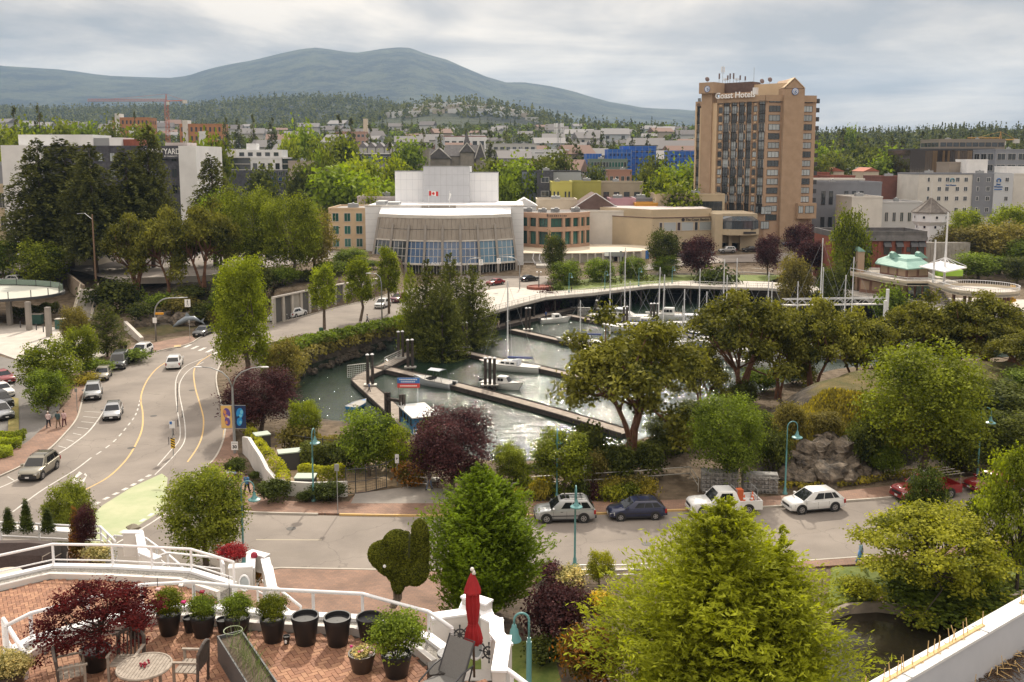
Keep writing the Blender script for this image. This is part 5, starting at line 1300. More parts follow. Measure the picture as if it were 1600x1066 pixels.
def emblem(parent,c,ang,r):
 def disc(r0,m_,off,nm):
  o=MB().lathe([(r0,-.05),(r0,.05)],24).put(nm,m_,parent);o.location=(c[0]-off*-sin_(ang)*-1,c[1]-off*cos_(ang),c[2]);o.rotation_euler=(R(90),0,ang);return o
 disc(r,MLO,0,'emblem');disc(r*.82,M_wi,.06,'emblem_ring');disc(r*.6,MLO,.12,'emblem_centre')
 mb=MB();pts=[(r*.36*cos_(a),r*.36*sin_(a),0)for a in np.linspace(-.6,4.6,14)]+[(r*.05,-r*.1,0)]
 mb.tube(pts,[r*.09]*14+[r*.04],6);o=mb.put('emblem_wave',M_wi,parent);o.location=(c[0],c[1]-.2,c[2]);o.rotation_euler=(R(90),0,ang)
c_=mid+n*1.55;emblem(ht_,(c_.x,c_.y,zw(143.5,287)),angR,1.05)
c_=sp2(1107.5,TA,TB);nL=V3((sin_(angL),-cos_(angL),0));emblem(ht_,(c_.x+nL.x*2.5,c_.y+nL.y*2.5,zw(140,299)),angL,.95)
mb=MB();wsg(mb,1123,1171.5,TA,TB,1.1,zw(153,293),zw(145,292),.2);mb.put('sign_board',M_tanp,ht_)
c_=sp2(1147,TA,TB)+nL*1.2
o=text('lettering','Coast Hotels',2.5,M_wi,ht_,(c_.x,c_.y,zw(149.4,293)),angL,ext=.08,bold=.035);o.scale=(1.,1,1)
mb=MB();wsg(mb,1173.5,1179,TA,TB,1.,zw(149,291),zw(138,291),.3);mb.put('roof_vent',M_wm,ht_)
bays=[('w',1119.5,1127),('d',1128,1136),('n',1137,1139.2),('d',1140.3,1147.5),('n',1148.5,1150.7),('d',1152,1159),('n',1160,1162.4),('d',1164,1171),('w',1173.5,1180),('D',1182.5,1191.5)]
def bay(k,a,b_,A_,B2,f0,nf,ang):
 p,q2=sp2(a,A_,B2),sp2(b_,A_,B2);mid_=(p+q2)/2;w_=(q2-p).length;n_=V3((sin_(ang),-cos_(ang),0))
 for f in range(f0,nf):
  z=zfirst+f*FL
  gl=[MGL,MBL,MGL,MBL,MGL][(f*3+int(a))%5]
  if k in 'wn':
   wndw(ht_,(mid_.x+n_.x*.05,mid_.y+n_.y*.05,z+.15),ang,w_*.8,1.5,1 if k=='n' else 2,1,M_df,gl)
   if k=='n' and f%2==0 or k=='w':
    pass
   MB().box((mid_.x+n_.x*.1,mid_.y+n_.y*.1,z-.35),(w_*.5,.3,.45),ang).put('spandrel_box',M_tanl,ht_)
  elif k=='g':
   wndw(ht_,(mid_.x+n_.x*.05,mid_.y+n_.y*.05,z+.05),ang,w_*.94,1.6,3,1,M_df,[MBL,MGL,MBL][(f*2+int(a))%3])
  else:
   wndw(ht_,(mid_.x+n_.x*.02,mid_.y+n_.y*.02,z-.35),ang,w_*.9,FL-.25,2,1,MFR if f%4==1 else M_df,gl)
   c2=mid_+n_*.3
   mb=MB();mb.box((c2.x,c2.y,z-.42),(w_*.96,.6,.12),ang)
   c3=mid_+n_*.6;mb.box((c3.x,c3.y,z+.55),(w_*.96,.06,.06),ang)
   t_=V3((cos_(ang),sin_(ang),0))
   for u in np.linspace(-.48,.48,5):c4=c3+t_*w_*u;mb.box((c4.x,c4.y,z+.08),(.05,.05,.94),ang)
   mb.put('balcony',M_df,ht_)
for k,a,b_ in bays:bay(k,a,b_,TA,TB,1 if a<1135 else 0,13,angL)
mb=MB()
for x in(1128-.6,1139.7,1151.3,1163.2,1172,1181):wsg(mb,x-.42,x+.42,TA,TB,.45,zfirst-.5,ztM-1.6,.2)
mb.put('brick_fin',M_tan,ht_)
bay('d',1087.5,1091.5,TA,TB,1,13,angL)
mb=MB();wsg(mb,1085,1087.3,TA,TB,.6,ZB,ztL-1.2);mb.put('brick_fin',M_tanl,ht_)
bay('g',1197,1214.5,TB,TC,-1,13,angR);bay('g',1249.5,1264,TB,TC,0,13,angR)
for a,b_,y0_,y1_ in((1177,1185,334,322.5),(1190,1206,334,322.5),(1190,1203,357,346)):
 p,q2=sp2(a,TB,TC)if a>1189 else sp2(a,TA,TB),sp2(b_,TB,TC)if a>1189 else sp2(b_,TA,TB)
 m_=(p+q2)/2;wndw(ht_,(m_.x,m_.y-.1,zw(y0_,287)),angR if a>1189 else angL,(q2-p).length*.95,2.1,3,1,M_df,MBL)
mb=MB();wsg(mb,1241,1270,TB,TC,2.6,zw(342,285),zw(318,285),1);mb.put('bay_window_block',M_tan,ht_)
for a,b_ in((1242,1249),(1252,1266)):
 p,q2=sp2(a,TB,TC),sp2(b_,TB,TC);m_=(p+q2)/2;wndw(ht_,(m_.x+n.x*2.6,m_.y+n.y*2.6,zw(333,285)),angR,(q2-p).length*.9,2.,2,1,M_df,MBL)
for i,f in enumerate(range(0,13)):
 MB().box((TC.x+.7,TC.y+1.2,zfirst+f*FL+.6),(.9,1.4,1.3)).put('side_balcony',M_df,ht_)
def antn(x,ytop,ybase,Y,kindn,label,r=.12):
 z0_,z1_=zw(ybase,Y),zw(ytop,Y);t=thing('roof_antenna',label,'antenna',(xw(x,Y),Y,z0_),group='antennas on the hotel tower roof');h_=z1_-z0_
 MB().tube([(0,0,0),(0,0,h_)],[.07,.05],6).put('mast',MME,t)
 if kindn=='panel':MB().box((0,-.2,h_*.72),(.42,.25,h_*.55)).put('panel',mat('antenna_brown',(.16,.12,.12),.7),t)
 if kindn=='dish':o=MB().lathe([(.75,0),(.6,.25),(.1,.4)],14).put('dish',mat('antenna_brown',(.16,.12,.12),.7),t);o.location=(0,-.1,h_);o.rotation_euler=(R(75),0,.3)
 if kindn=='array':
  for k in(-.35,.35):MB().box((k,-.1,h_*.8),(.3,.2,h_*.3)).put('panel',M_wm,t)
  MB().tube([(-.6,0,h_*.6),(.6,0,h_*.6)],.04,5).put('crossbar',MME,t)
for x,yt,yb,k,lb in((1116,115,131,'panel','brown panel antenna nearest the left emblem box'),(1121.5,103,131,'array','tallest antenna mast with little boxes on the tower roof'),(1129,118,131,'panel','short brown panel antenna left of the paired ones'),(1132.5,115,131,'panel','tall brown panel antenna in the middle of the cluster'),(1137.8,114.5,131,'panel','slender brown panel antenna in the middle of the cluster'),(1143,122,131,'array','low white antenna pair on the plant room'),(1147.8,118,131,'panel','brown panel antenna right of the white pair'),(1155.6,119.5,131,'panel','isolated dark panel antenna at the right of the cluster'),(1097.8,124,131,'dish','small dish on the left corner of the roof'),(1169,105,133,'whip','thin whip antenna left of the dishes'),(1181.5,127,134,'dish','pale dish on the roof left of the dark one'),(1193.5,124.5,134,'dish','dark satellite dish nearest the roof gable'),(1125.5,122,131,'array','white boxes beside the tallest mast')):
 antn(x,yt,yb,302 if x<1160 else 296,k,lb)
 # right hand town
def bk(*a,**k):return block('building',*a,**k)
bk('long grey two storey building with paired dark windows right of the tower',1262,1372,286,305,20,MGW,M_rg,9,2,.45,.5,nx=1,frame=M_df,zb=3,skip=lambda k,r:k in(0,3,7,8),side=False,prpt=1)
bk('plain red brick building with a flat roof between the grey and dark glass buildings',1370,1418,276,345,18,mat('brown_brick',(.2,.085,.065),.9,(.16,.07,.055),.6),M_rg)
bk('pale low building with small windows in front of the grey one',1326,1374,308,285,14,MOF,M_rg,zb=3)
bk('pale stepped building with a row of small windows behind the watchtower',1373,1436,316,287,14,mat('pale_blue_grey',(.5,.5,.5),.85),MSL,5,1,.4,.35,zb=3,z0f=3.5)
dg_=block('office_tower','bronze glass office block with vertical bands behind the white hotel',1412,1543,233,400,24,mat('bronze_glass',(.035,.022,.014),.07,spec=1.),M_rg,hvac=False,trim=M_df)
Wd,hd=dg_['_w'],dg_['_h']
for i in range(34):
 x=-Wd/2+Wd*(i+.5)/34;m_=[MATS['bronze_glass'],mat('bronze_glass_lit',(.15,.095,.045),.12,spec=1.),mat('bronze_glass_mid',(.075,.048,.026),.1,spec=1.)][(0,0,2,1,0,1,2,2,1,1,0,1,2,0)[(i*5)%14]if 5<i<26 else 0]
 MB().bb(x-Wd/68+.04,x+Wd/68-.04,-.12,-.02,1,hd-.7).put('glass_strip',m_,dg_)
bk('brown glass and concrete office floors above the bronze glass block',1456,1558,218,430,20,mat('tan_precast',(.28,.24,.2),.9),M_rg,10,6,.8,.5,nx=1,frame=M_df,z0f=6)
bk('grey modern apartments with balconies right of the bronze glass block',1543,1660,234,372,18,MGW,M_rg,7,5,.75,.55,nx=2,frame=MFR,z0f=2)
bk('tan rendered block rising behind the white hotel signs',1473,1502,254,345,10,mat('tan_precast',(.28,.24,.2),.9),M_rg,zb=6,hvac=False)
bk('small white stair tower on the roof of the white hotel',1501,1533,250,340,9,MWH,M_rg,zb=6,hvac=False)
bk('white box on a roof right of the white stair tower',1563,1590,261,345,9,MWH,M_rg,zb=6,hvac=False)
bk('plain cream building at the right edge beside the white hotel',1574,1700,272,334,16,MOF,M_rg,zb=5,hvac=True)
wh=block('hotel','white and grey hotel with blue logo lettering behind the watchtower',1427,1572,271.5,326,18,MOF,M_rg,zb=5,hvac=True,trim=MGW)
Ww,hw_=wh['_w'],wh['_h'];wx=lambda x:(x-1499.5)*326/FPX
MB().bb(wx(1511),wx(1543),-.35,0,4.2,hw_+.1).put('grey_bay',MGW,wh)
MB().bb(wx(1543),wx(1573),-.7,0,0,hw_+.1).put('white_bay',mat('cool_white_render',(.55,.57,.6),.85),wh)
for r_,y_ in enumerate((284,298.5,313.5,331)):
 zz=zw(y_,326)-wh.location.z
 for x in(1443,1460,1472,1488,1501,1519,1535,1563):
  if r_==3 and x<1480:continue
  off=0 if x<1510 else-.35 if x<1543 else-.7
  wndw(wh,(wx(x),off,zz),0,.7 if x in(1443,1519)else 1.15,1.35,1 if x in(1443,1519)else 2,1,M_wm,MGL)
for x,off,s_ in((1479.5,-.1,1.),(1550,-.8,1.)):
 o=MB().tube([(cos_(a)*.62,0,sin_(a)*.62)for a in np.linspace(-.9,4.,16)],.17,6).put('logo_ring',mat('logo_teal',(.03,.22,.32),.5)if x<1500 else MLO,wh);o.location=(wx(x),off-.1,zw(282,326)-wh.location.z)
text('lettering','Best Western',.62,M_blue_ink,wh,(wx(1478),-.06,zw(289.5,326)-wh.location.z),ext=.04,bold=.03)
text('lettering','Best\nWestern',.8,M_blue_ink,wh,(wx(1550),-.76,zw(290,326)-wh.location.z),ext=.04,bold=.03)
MB().bb(wx(1544),wx(1556),-.85,-.7,zw(296.6,326)-wh.location.z,zw(295.2,326)-wh.location.z).put('logo_bar',MLO,wh)
wt=thing('watchtower','white octagonal wooden watchtower with a pointed dark shingle roof','tower',(xw(1450,240),240,1.5),R(22.5))
s_=240/FPX;zz=lambda y:zw(y,240)-1.5
MB().lathe([(3.4,0),(3.4,zz(352)),(3.4,zz(352)),(4.1,zz(346)),(4.1,zz(331))],8).put('wall',mat('white_boards',(.72,.73,.76),.7),wt)
MB().lathe([(4.45,zz(332)-.05),(4.45,zz(331.5)+.05),(2.2,zz(321)),(.15,zz(309.5))],8).put('roof',mat('shingles',(.1,.085,.075),.9,(.17,.15,.135),1.5,bump=.4),wt)
mb=MB()
for k in range(8):
 a=k*math.pi/4;mb.tube([(4.45*cos_(a),4.45*sin_(a),zz(331.5)+.1),(2.2*cos_(a),2.2*sin_(a),zz(321)+.06),(.15*cos_(a),.15*sin_(a),zz(309.5)+.05)],.07,4)
mb.put('ridge',mat('ridge_cap',(.25,.22,.2),.9),wt)
MB().tube([(0,0,zz(310)),(0,0,zz(283))],.05,5).put('flagpole',M_wm,wt)
for k in range(8):
 a=k*math.pi/4+math.pi/8;ap=cos_(math.pi/8)
 for r0,y_ in((4.1,341),(3.4,356)):
  o=wndw(wt,(r0*ap*cos_(a),r0*ap*sin_(a),zz(y_)),a+math.pi/2,.55,.62,1,1,M_wm,mat('black_glass',(.012,.014,.03),.1))
rb=block('building','red brick building with dark awnings and a sloping dark roof rim',1296,1446,368,214,12,MBR,MSL,zb=.4,hvac=True,trim=MSL,prpt=2.4)
Wr,hr=rb['_w'],rb['_h'];rx=lambda x:(x-1371)*214/FPX
MB().loft([[(-Wr/2-.1,-.5,hr-1.2),(-Wr/2-.1,.4,hr-1.2),(-Wr/2-.1,.4,hr+.5),(-Wr/2-.1,.1,hr+.5)],[(Wr/2+.1,-.5,hr-1.2),(Wr/2+.1,.4,hr-1.2),(Wr/2+.1,.4,hr+.5),(Wr/2+.1,.1,hr+.5)]]).put('roof_rim',MSL,rb)
for x in(1384,1403,1426,1438,1310,1332,1356):
 for z_,hh in((hr-4.2,1.9),(hr-8.,1.9)):
  wndw(rb,(rx(x),0,z_),0,1.1,hh,1,1,M_df,MGL)
  if x in(1384,1403,1426,1438):MB().loft([[(rx(x)-.8,0,z_+2.9),(rx(x)-.8,-.05,z_+2.9),(rx(x)-.8,-1.,z_+1.7),(rx(x)-.8,0,z_+1.7)],[(rx(x)+.8,0,z_+2.9),(rx(x)+.8,-.05,z_+2.9),(rx(x)+.8,-1.,z_+1.7),(rx(x)+.8,0,z_+1.7)]]).put('awning',M_df,rb)
wndw(rb,(rx(1418),0,hr-3.6),0,.7,.9,1,1,M_df,MGL)
mb=MB()
for x in(1372,1393,1412):mb.bb(rx(x)-.3,rx(x)+.3,-.18,0,0,hr-1.25)
mb.put('brick_pier',MBR,rb)
mb=MB();mb.bb(xw(1446.5,226),xw(1515,226),226,227,-.5,zw(379,226));
for k in range(12):x=xw(1448+k*5.6,226);mb.bb(x,x+.25,225.88,226,-.5,zw(379,226)-.3)
tag(mb.put('retaining_wall',MCO),'grey ribbed concrete wall between the brick building and the trees','wall')
# middle town
bk('slate blue and charcoal block with white framed top floor',815,845,267,318,14,mat('blue_grey_cladding',(.22,.25,.31),.7),M_rg,zb=5,hvac=False,trim=M_df)
bk('charcoal block with small white windows beside the slate blue one',838,864,267.5,316,14,M_dark,M_rg,1,4,.5,.35,zb=5,frame=M_wm,hvac=True)
bk('grey top floor block with a dark band right of the charcoal one',863,907,267.5,322,14,mat('pale_blue_cladding',(.36,.38,.42),.7),M_rg,2,1,.8,.3,zb=14,hvac=False,trim=M_df,nx=5)
bk('bright yellow green building with narrow windows',861,893,285,300,14,mat('bright_yellow_green',(.5,.46,.12),.85),MSL,5,2,.28,.4,zb=4,nx=1,frame=M_df,skip=lambda k,r:(k==2)or(r==0 and k<2))
bk('olive green side wall with one small door',892,938,284,302,12,M_ygreen,MSL,3,1,.2,.2,zb=4,frame=M_df,side=False)
bk('beige building with dark awnings over its windows',936,1003,285,308,14,wallm('stone_render',(.42,.36,.27)),M_rg,4,2,.5,.3,zb=5,frame=M_df)
bk('cream low building with a row of lintels',838,901,312,285,12,MCR,M_rg,6,1,.6,.3,zb=3.6,z0f=2,frame=MBE if False else MFR)
bk('pink painted building next to the brown gable',952,992,311,287,10,M_pink,MSL,2,1,.4,.4,zb=5)
bk('orange painted low wall building beside the hotel hall',991,1026,318,283,8,M_orangep,M_pinkroof,zb=4,hvac=False)
bk('low building with a purple grey roof above the orange wall',990,1030,310,292,10,MGW,MSL,zb=5)
bg_=block('hall','hall with a broad dark brown gable edged in white',893,966,327,280,16,MOF,M_brownroof,zb=4,gable=4.6,hvac=False)
mb=MB();Wg,hg=bg_['_w'],bg_['_h']
for s in(-1,1):mb.beam((s*(Wg/2+.4),-.36,hg),(0,-.36,hg+4.65),.14,.25)
mb.put('white_trim',M_wm,bg_)
MB().add([(-Wg/2,-.32,hg),(Wg/2,-.32,hg),(0,-.32,hg+4.5)],[(0,1,2)]).put('gable_face',M_brownroof,bg_)
bk('low building with a wide pale flat roof in front of the brown gable',868,1010,330,272,14,MOF,M_pinkroof,zb=3.6,hvac=True)
bk('white tent roofed hall at the right shoulder of the theatre',800,838,322,275,10,MWH,MWH,zb=3,gable=2.2,hvac=False)
bk('white long building with a strip of dark red windows',796,888,234,560,20,MWH,M_rg,5,1,.75,.16,frame=MWH,nx=1,z0f=9)
bk('pale stepped apartments behind the long white building',760,838,225,610,20,mat('pale_stone',(.46,.45,.43),.85),M_rg,8,3,.6,.4)
bk('white and brick red school like building above the church',694,760,213,640,16,MWH,MWH,6,2,.6,.35,frame=M_df,trim=MBR)
bk('grey white tower block left of the red and white building',682,695,214,560,10,mat('grey_white',(.45,.46,.48),.8),M_rg,zb=30,hvac=False)
ch=thing('church','stone church with steep dark roofs and white edged gables','church',(xw(715,470),470,Hs(xw(715,470),470)-.5))
k_=470/FPX;z_=lambda y:zw(y,470)-ch.location.z;M_stone=mat('church_stone',(.22,.2,.17),.95,(.3,.27,.23),.5)
def gab(x0,x1,ye,yr,y0_,dep,nm,along=False):
 a,b_=(x0-715)*k_,(x1-715)*k_;mb=MB()
 mb.bb(a,b_,y0_,y0_+dep,0,z_(ye));mb.put('wall',M_stone,ch)
 mb=MB();m_=(a+b_)/2
 if along:mb.loft([[(a-.5,y0_-.5,z_(ye)),(a-.5,y0_+dep+.5,z_(ye)),(a-.5,y0_+dep/2,z_(yr))],[(b_+.5,y0_-.5,z_(ye)),(b_+.5,y0_+dep+.5,z_(ye)),(b_+.5,y0_+dep/2,z_(yr))]])
 else:mb.loft([[(a-.5,y0_-.5,z_(ye)),(b_+.5,y0_-.5,z_(ye)),(m_,y0_-.5,z_(yr))],[(a-.5,y0_+dep,z_(ye)),(b_+.5,y0_+dep,z_(ye)),(m_,y0_+dep,z_(yr))]])
 mb.put('roof',MSL,ch)
 if not along:
  MB().beam((a-.5,y0_-.6,z_(ye)),(m_,y0_-.6,z_(yr)),.35,.4).beam((b_+.5,y0_-.6,z_(ye)),(m_,y0_-.6,z_(yr)),.35,.4).put('bargeboard',MOF,ch)
gab(696,755,244,226,4,14,'nave',True);gab(670,705,248,231,-1,14,'wing');gab(720,741,238,223,2,8,'dormer');gab(654,680,250,233,3,12,'wing',True);gab(744,758,248,222,3,12,'wing')
MB().lathe([(1.4,z_(230)),(1.5,z_(222)),(.05,z_(204))],6,((729-715)*k_,10,0)).put('spire',MSL,ch)
bk('round grey stone hall left of the church',655,672,232,455,10,M_stone,MSL,zb=19,hvac=False)
ap=block('apartment_building','white apartment block with dark lower floors and balconies on the left',397,446,247,372,16,MWH,M_rg,4,3,.5,.42,frame=M_df,zb=8,nx=2,z0f=4)
k_=372/FPX;q_=lambda x:(x-421.5)*k_;zq=lambda y:zw(y,372)-ap.location.z
MB().bb(q_(358),q_(397)-.02,.5,15,0,zq(246)).bb(q_(446)+.02,q_(462),.5,15,0,zq(248)).put('glazed_wing',MGL,ap)
for y_ in(246,256,265):MB().bb(q_(352),q_(396.8),-.8,.5,zq(y_)-.2,zq(y_)).bb(q_(446.2),q_(462),-.8,.5,zq(y_)-.2,zq(y_)).put('balcony_slab',MOF,ap)
MB().bb(q_(372),q_(443),3,13,zq(247),zq(234)).put('top_floor',MWH,ap)
wgr(ap,q_(374),q_(441),zq(246),zq(236),5,1,.5,.5,org=(0,3),frame=M_df)
MB().bb(q_(360),q_(372)-.02,3,13,zq(247),zq(235)).put('top_floor',MOF,ap)
MB().bb(q_(386),q_(402),5,9,zq(234),zq(224)).put('roof_house',M_wm,ap)
MB().bb(q_(355),q_(462),-3,-.9,0,zq(266)).put('lower_block',M_dark,ap)
wgr(ap,q_(420),q_(462),zq(292),zq(267),4,3,.6,.6,org=(0,-3),frame=MME,glass=[MGL,M_glassb])
bk('pinkish beige house block right of the white apartments',455,494,252,352,12,mat('pinkish_beige',(.42,.35,.31),.9),M_rg,3,1,.3,.3)
mt=bk('brown and white building with rows of arched bays',519,560,239,452,14,MBR,MWH,8,3,.5,.7,nx=1,frame=M_brownroof,hvac=False,trim=MWH)
bk('modern glass building with teal windows beside the brown bays',560,634,240,456,14,M_dark,MWH,9,3,.7,.65,glass=[MGG,MGL,M_glassb],frame=MWH,hvac=False,trim=MWH)
for i in range(5):
 block('townhouse',('first townhouse with grey gabled roof, leftmost of the row','second gabled townhouse of the row behind the teal glass building','third gabled townhouse of the row behind the teal glass building','fourth gabled townhouse of the row behind the teal glass building','rightmost gabled townhouse of the row, beside the tall green tree')[i],565+i*13,577+i*13,230,500,12,mat('town_pale',(.45,.44,.43),.85),mat('town_roof',(.2,.19,.2),.9),2,2,.5,.4,gable=2.4,hvac=False,group='row of gabled townhouses')
bk('salmon pink terraced apartment block on the ridge',529,575,206,760,16,mat('salmon_pink',(.45,.27,.2),.9),M_rg,7,3,.6,.4)
bk('slim cream tower rising above the ridge trees',572,578.5,186,790,4,MCR,M_rg,hvac=False)
for nm,lb,x0,x1,yt,Y_,n_ in(('construction_building','orange sheathed unfinished apartment block left of the red crane',188,244,184,720,5),('construction_building','low orange sheathed unfinished block right of the red crane',290,356,194,760,3)):
 b2=block(nm,lb,x0,x1,yt,Y_,16,M_orangew,M_rg,9,n_,.45,.5,nx=1,frame=M_orangew,glass=M_df,hvac=False)
 W2,h2_=b2['_w'],b2['_h'];MB().bb(-W2*.42,-W2*.3,-1,8,0,h2_+3).put('stair_core',MOF,b2)
 MB().bb(-W2*.05,W2*.12,-.9,0,0,h2_*.75).put('wrapped_bay',MWH,b2)
for lb,x0,x1,yt,Y_,c_ in(('tall block wrapped in blue sheeting on the left of the site',947,985,234,440,1),('tallest block wrapped in blue sheeting under construction',970,1022,229,452,1),('blue wrapped block beside the hotel tower',1041,1084,236,462,1),('low blue wrapped roof above the green glass office',914,938,241,446,0)):
 b2=block('construction_building',lb,x0,x1,yt,Y_,14,M_blue_tarp,M_blue_tarp,hvac=False)
 W2,h2_=b2['_w'],b2['_h'];mb=MB();
 for k in range(6):mb.bb(-W2/2+W2*k/5.2-.06,-W2/2+W2*k/5.2+.06,-.6,-.5,0,h2_)
 for z in np.arange(2,h2_,3.1):mb.bb(-W2/2,W2/2,-.62,-.52,z,z+.12)
 mb.put('scaffold',MME,b2)
 if c_:wgr(b2,-W2/2+.5,W2/2-.5,2,h2_-1,6,max(3,int(h2_/3.1)),.45,.4,nx=1,frame=M_blue_tarp,glass=mat('dark_blue_opening',(.01,.03,.12),.6))
bk('green glass office with a fine window grid',920,978,249,400,14,mat('green_grey',(.16,.22,.19),.6),M_rg,12,5,.72,.6,nx=1,glass=[MGG,MGL],frame=MME,hvac=True)
bk('pink brick block at the foot of the blue wrapped tower',948,985,266,385,10,mat('pink_brick',(.4,.22,.16),.9),M_rg,4,2,.5,.4)
for x0,x1,yt,Y_,m_,r_,lb in((1283,1312,268,400,MCR,mat('red_roof',(.38,.13,.08),.9),'house with a red roof left of the small tower in the right hand town'),(1343,1366,268,402,MCR,MATS['red_roof'],'second red roofed house in the right hand town'),(1325,1372,262,430,MWH,MWH,'white commercial hall among the roofs'),(1262,1290,270,380,MBR,MSL,'dark roofed brick house right of the tower'),(1372,1412,268,425,MGW,M_rg,'long grey roofed shed in the right hand town'),(1262,1345,280,340,MOF,M_pinkroof,'wide pale roof behind the grey building'),(1290,1330,275,365,MBR,M_pinkroof,'low brick building with a pale roof')):
 bk(lb,x0,x1,yt,Y_,14,m_,r_,gable=1.6 if r_ is MATS.get('red_roof')else None,hvac=False)
 # houses scattered over the slope behind: same few kinds, counted one by one
HM=[]
for i,(wc,rc)in enumerate((((.52,.5,.47),(.2,.19,.19)),((.6,.59,.57),(.13,.12,.12)),((.42,.36,.29),(.22,.14,.11)),((.5,.53,.56),(.28,.27,.27)))):
 mb=MB();mb.bb(-6,6,0,9,-2,5);w_=mb.mesh('wall',mat('house_wall_%s'%'abcd'[i],wc,.9))
 mb=MB();mb.loft([[(-6.6,-.6,5),(-6.6,9.6,5),(-6.6,4.5,7.8)],[(6.6,-.6,5),(6.6,9.6,5),(6.6,4.5,7.8)]]);r_=mb.mesh('roof',mat('house_roof_%s'%'abcd'[i],rc,.9))
 HM.append((w_,r_))
WF,WP=winme(1.6,1.4,1,1,MFR,MGL)
g=np.random.default_rng(5)
def fh(x,Y,group,label,s=1.,win=True):
 p=gat(x,Y);t=thing('house',label,'house',p,g.uniform(-.5,.5),group);t.scale=(s*g.uniform(.8,1.3),s,s*g.uniform(.9,1.2))
 k=int(g.integers(4));w_,r_=HM[k];link('wall',w_,None,t)
 if 'town' in group:t['label']=('','turned ','wide ')[int(x)%3]+('off white house, grey roof, ','white house, black roof, ','tan house, brown roof, ','pale blue house, grey roof, ')[k]+where(x,YH-(p.z-CAMZ)*FPX/Y);link('roof',r_,None,t)
 if win:
  for a,b_ in((-3.6,.6),(0,.6),(3.6,.6),(-3.6,3),(3.6,3)):o=link('window',WF,None,t,(a,0,b_));link('pane',WP,None,o)
for k in range(200):fh(g.uniform(-20,1080),400+900*g.random()**.9,'houses scattered over the slope behind the town','small gabled house among the trees on the slope behind the town',1.+.7*(k%3==0),k<70)
for k in range(120):fh(g.uniform(615,830),g.uniform(1750,2120),'houses on the far residential hill','tiny pale house on the distant residential hill',1.5,False)
for k in range(14):fh(g.uniform(1265,1420),g.uniform(520,800),'houses in the wooded right hand hills','small house among the trees of the wooded right hand hill',1.)
# cranes
def crane(x,ybase,ytop,yjib,xa,xb,Y,label,m_):
 z0_,zj,zt_=Hs(xw(x,Y),Y),zw(yjib,Y),zw(ytop,Y);t=thing('tower_crane',label,'crane',(xw(x,Y),Y,z0_));h_=zj-z0_;mb=MB();s=1.1
 for a in(-s,s):
  for b_ in(-s,s):mb.tube([(a,b_,0),(a,b_,h_)],.16,4)
 n_=int(h_/3)
 for i in range(n_):mb.tube([(-s,-s,i*3),(s,-s,i*3+3)],.1,4);mb.tube([(s,s,i*3),(-s,s,i*3+3)],.1,4)
 mb.put('mast',m_,t)
 ja,jb=(xa-x)*Y/FPX,(xb-x)*Y/FPX
 mb=MB();
 for dz,dy in((0,-.6),(0,.6),(1.3,0)):mb.tube([(ja,dy,h_+dz),(0,dy,h_+dz)],.16,4)
 for i in range(24):u=ja*i/24;v_=ja*(i+1)/24;mb.tube([(u,-.6,h_),((u+v_)/2,0,h_+1.3),(v_,.6,h_)],.08,4)
 mb.put('jib',m_,t)
 MB().tube([(0,0,h_),(jb,0,h_+.3)],.35,5).put('counter_jib',m_,t)
 MB().box((jb*.92,0,h_-.6),(3,1.4,2.2)).put('counterweight',MOF,t)
 mb=MB();mb.tube([(-.6,0,h_),(0,0,zt_-z0_)],.2,4);mb.tube([(.6,0,h_),(0,0,zt_-z0_)],.2,4);mb.tube([(ja*.7,0,h_+1.3),(0,0,zt_-z0_),(jb*.9,0,h_+.4)],.07,4);mb.put('apex',m_,t)
 MB().box((1.4,-1,h_-1.6),(1.6,1.6,2.2)).put('cab',MOF,t)
crane(271,200,147,158,150,302,690,'red tower crane on the ridge beside the orange unfinished blocks',mat('crane_red',(.5,.14,.08),.6))
crane(1551,230,206,219,1500,1578,520,'orange tower crane behind the right hand office blocks',mat('crane_orange',(.55,.3,.08),.6))
tm_=thing('telecom_mast','lattice telecom mast with white panels above the town ridge','mast',(xw(872,620),620,Hs(xw(872,620),620)));h_=zw(192,620)-tm_.location.z
mb=MB()
for a,b_ in((-1.6,-1.6),(1.6,-1.6),(0,1.6)):mb.tube([(a,b_,0),(a*.4,b_*.4,h_)],.16,4)
for i in range(8):mb.tube([(-1.5,-1.5,h_*i/8),(1.3,-1.3,h_*(i+1)/8)],.08,4)
mb.put('lattice',MME,tm_)
for k in range(6):
 for z in(h_-1.5,h_-5):MB().box((2.6*cos_(k*1.05),2.6*sin_(k*1.05),z),(.8,.5,2.6)).put('panel',M_wm,tm_)
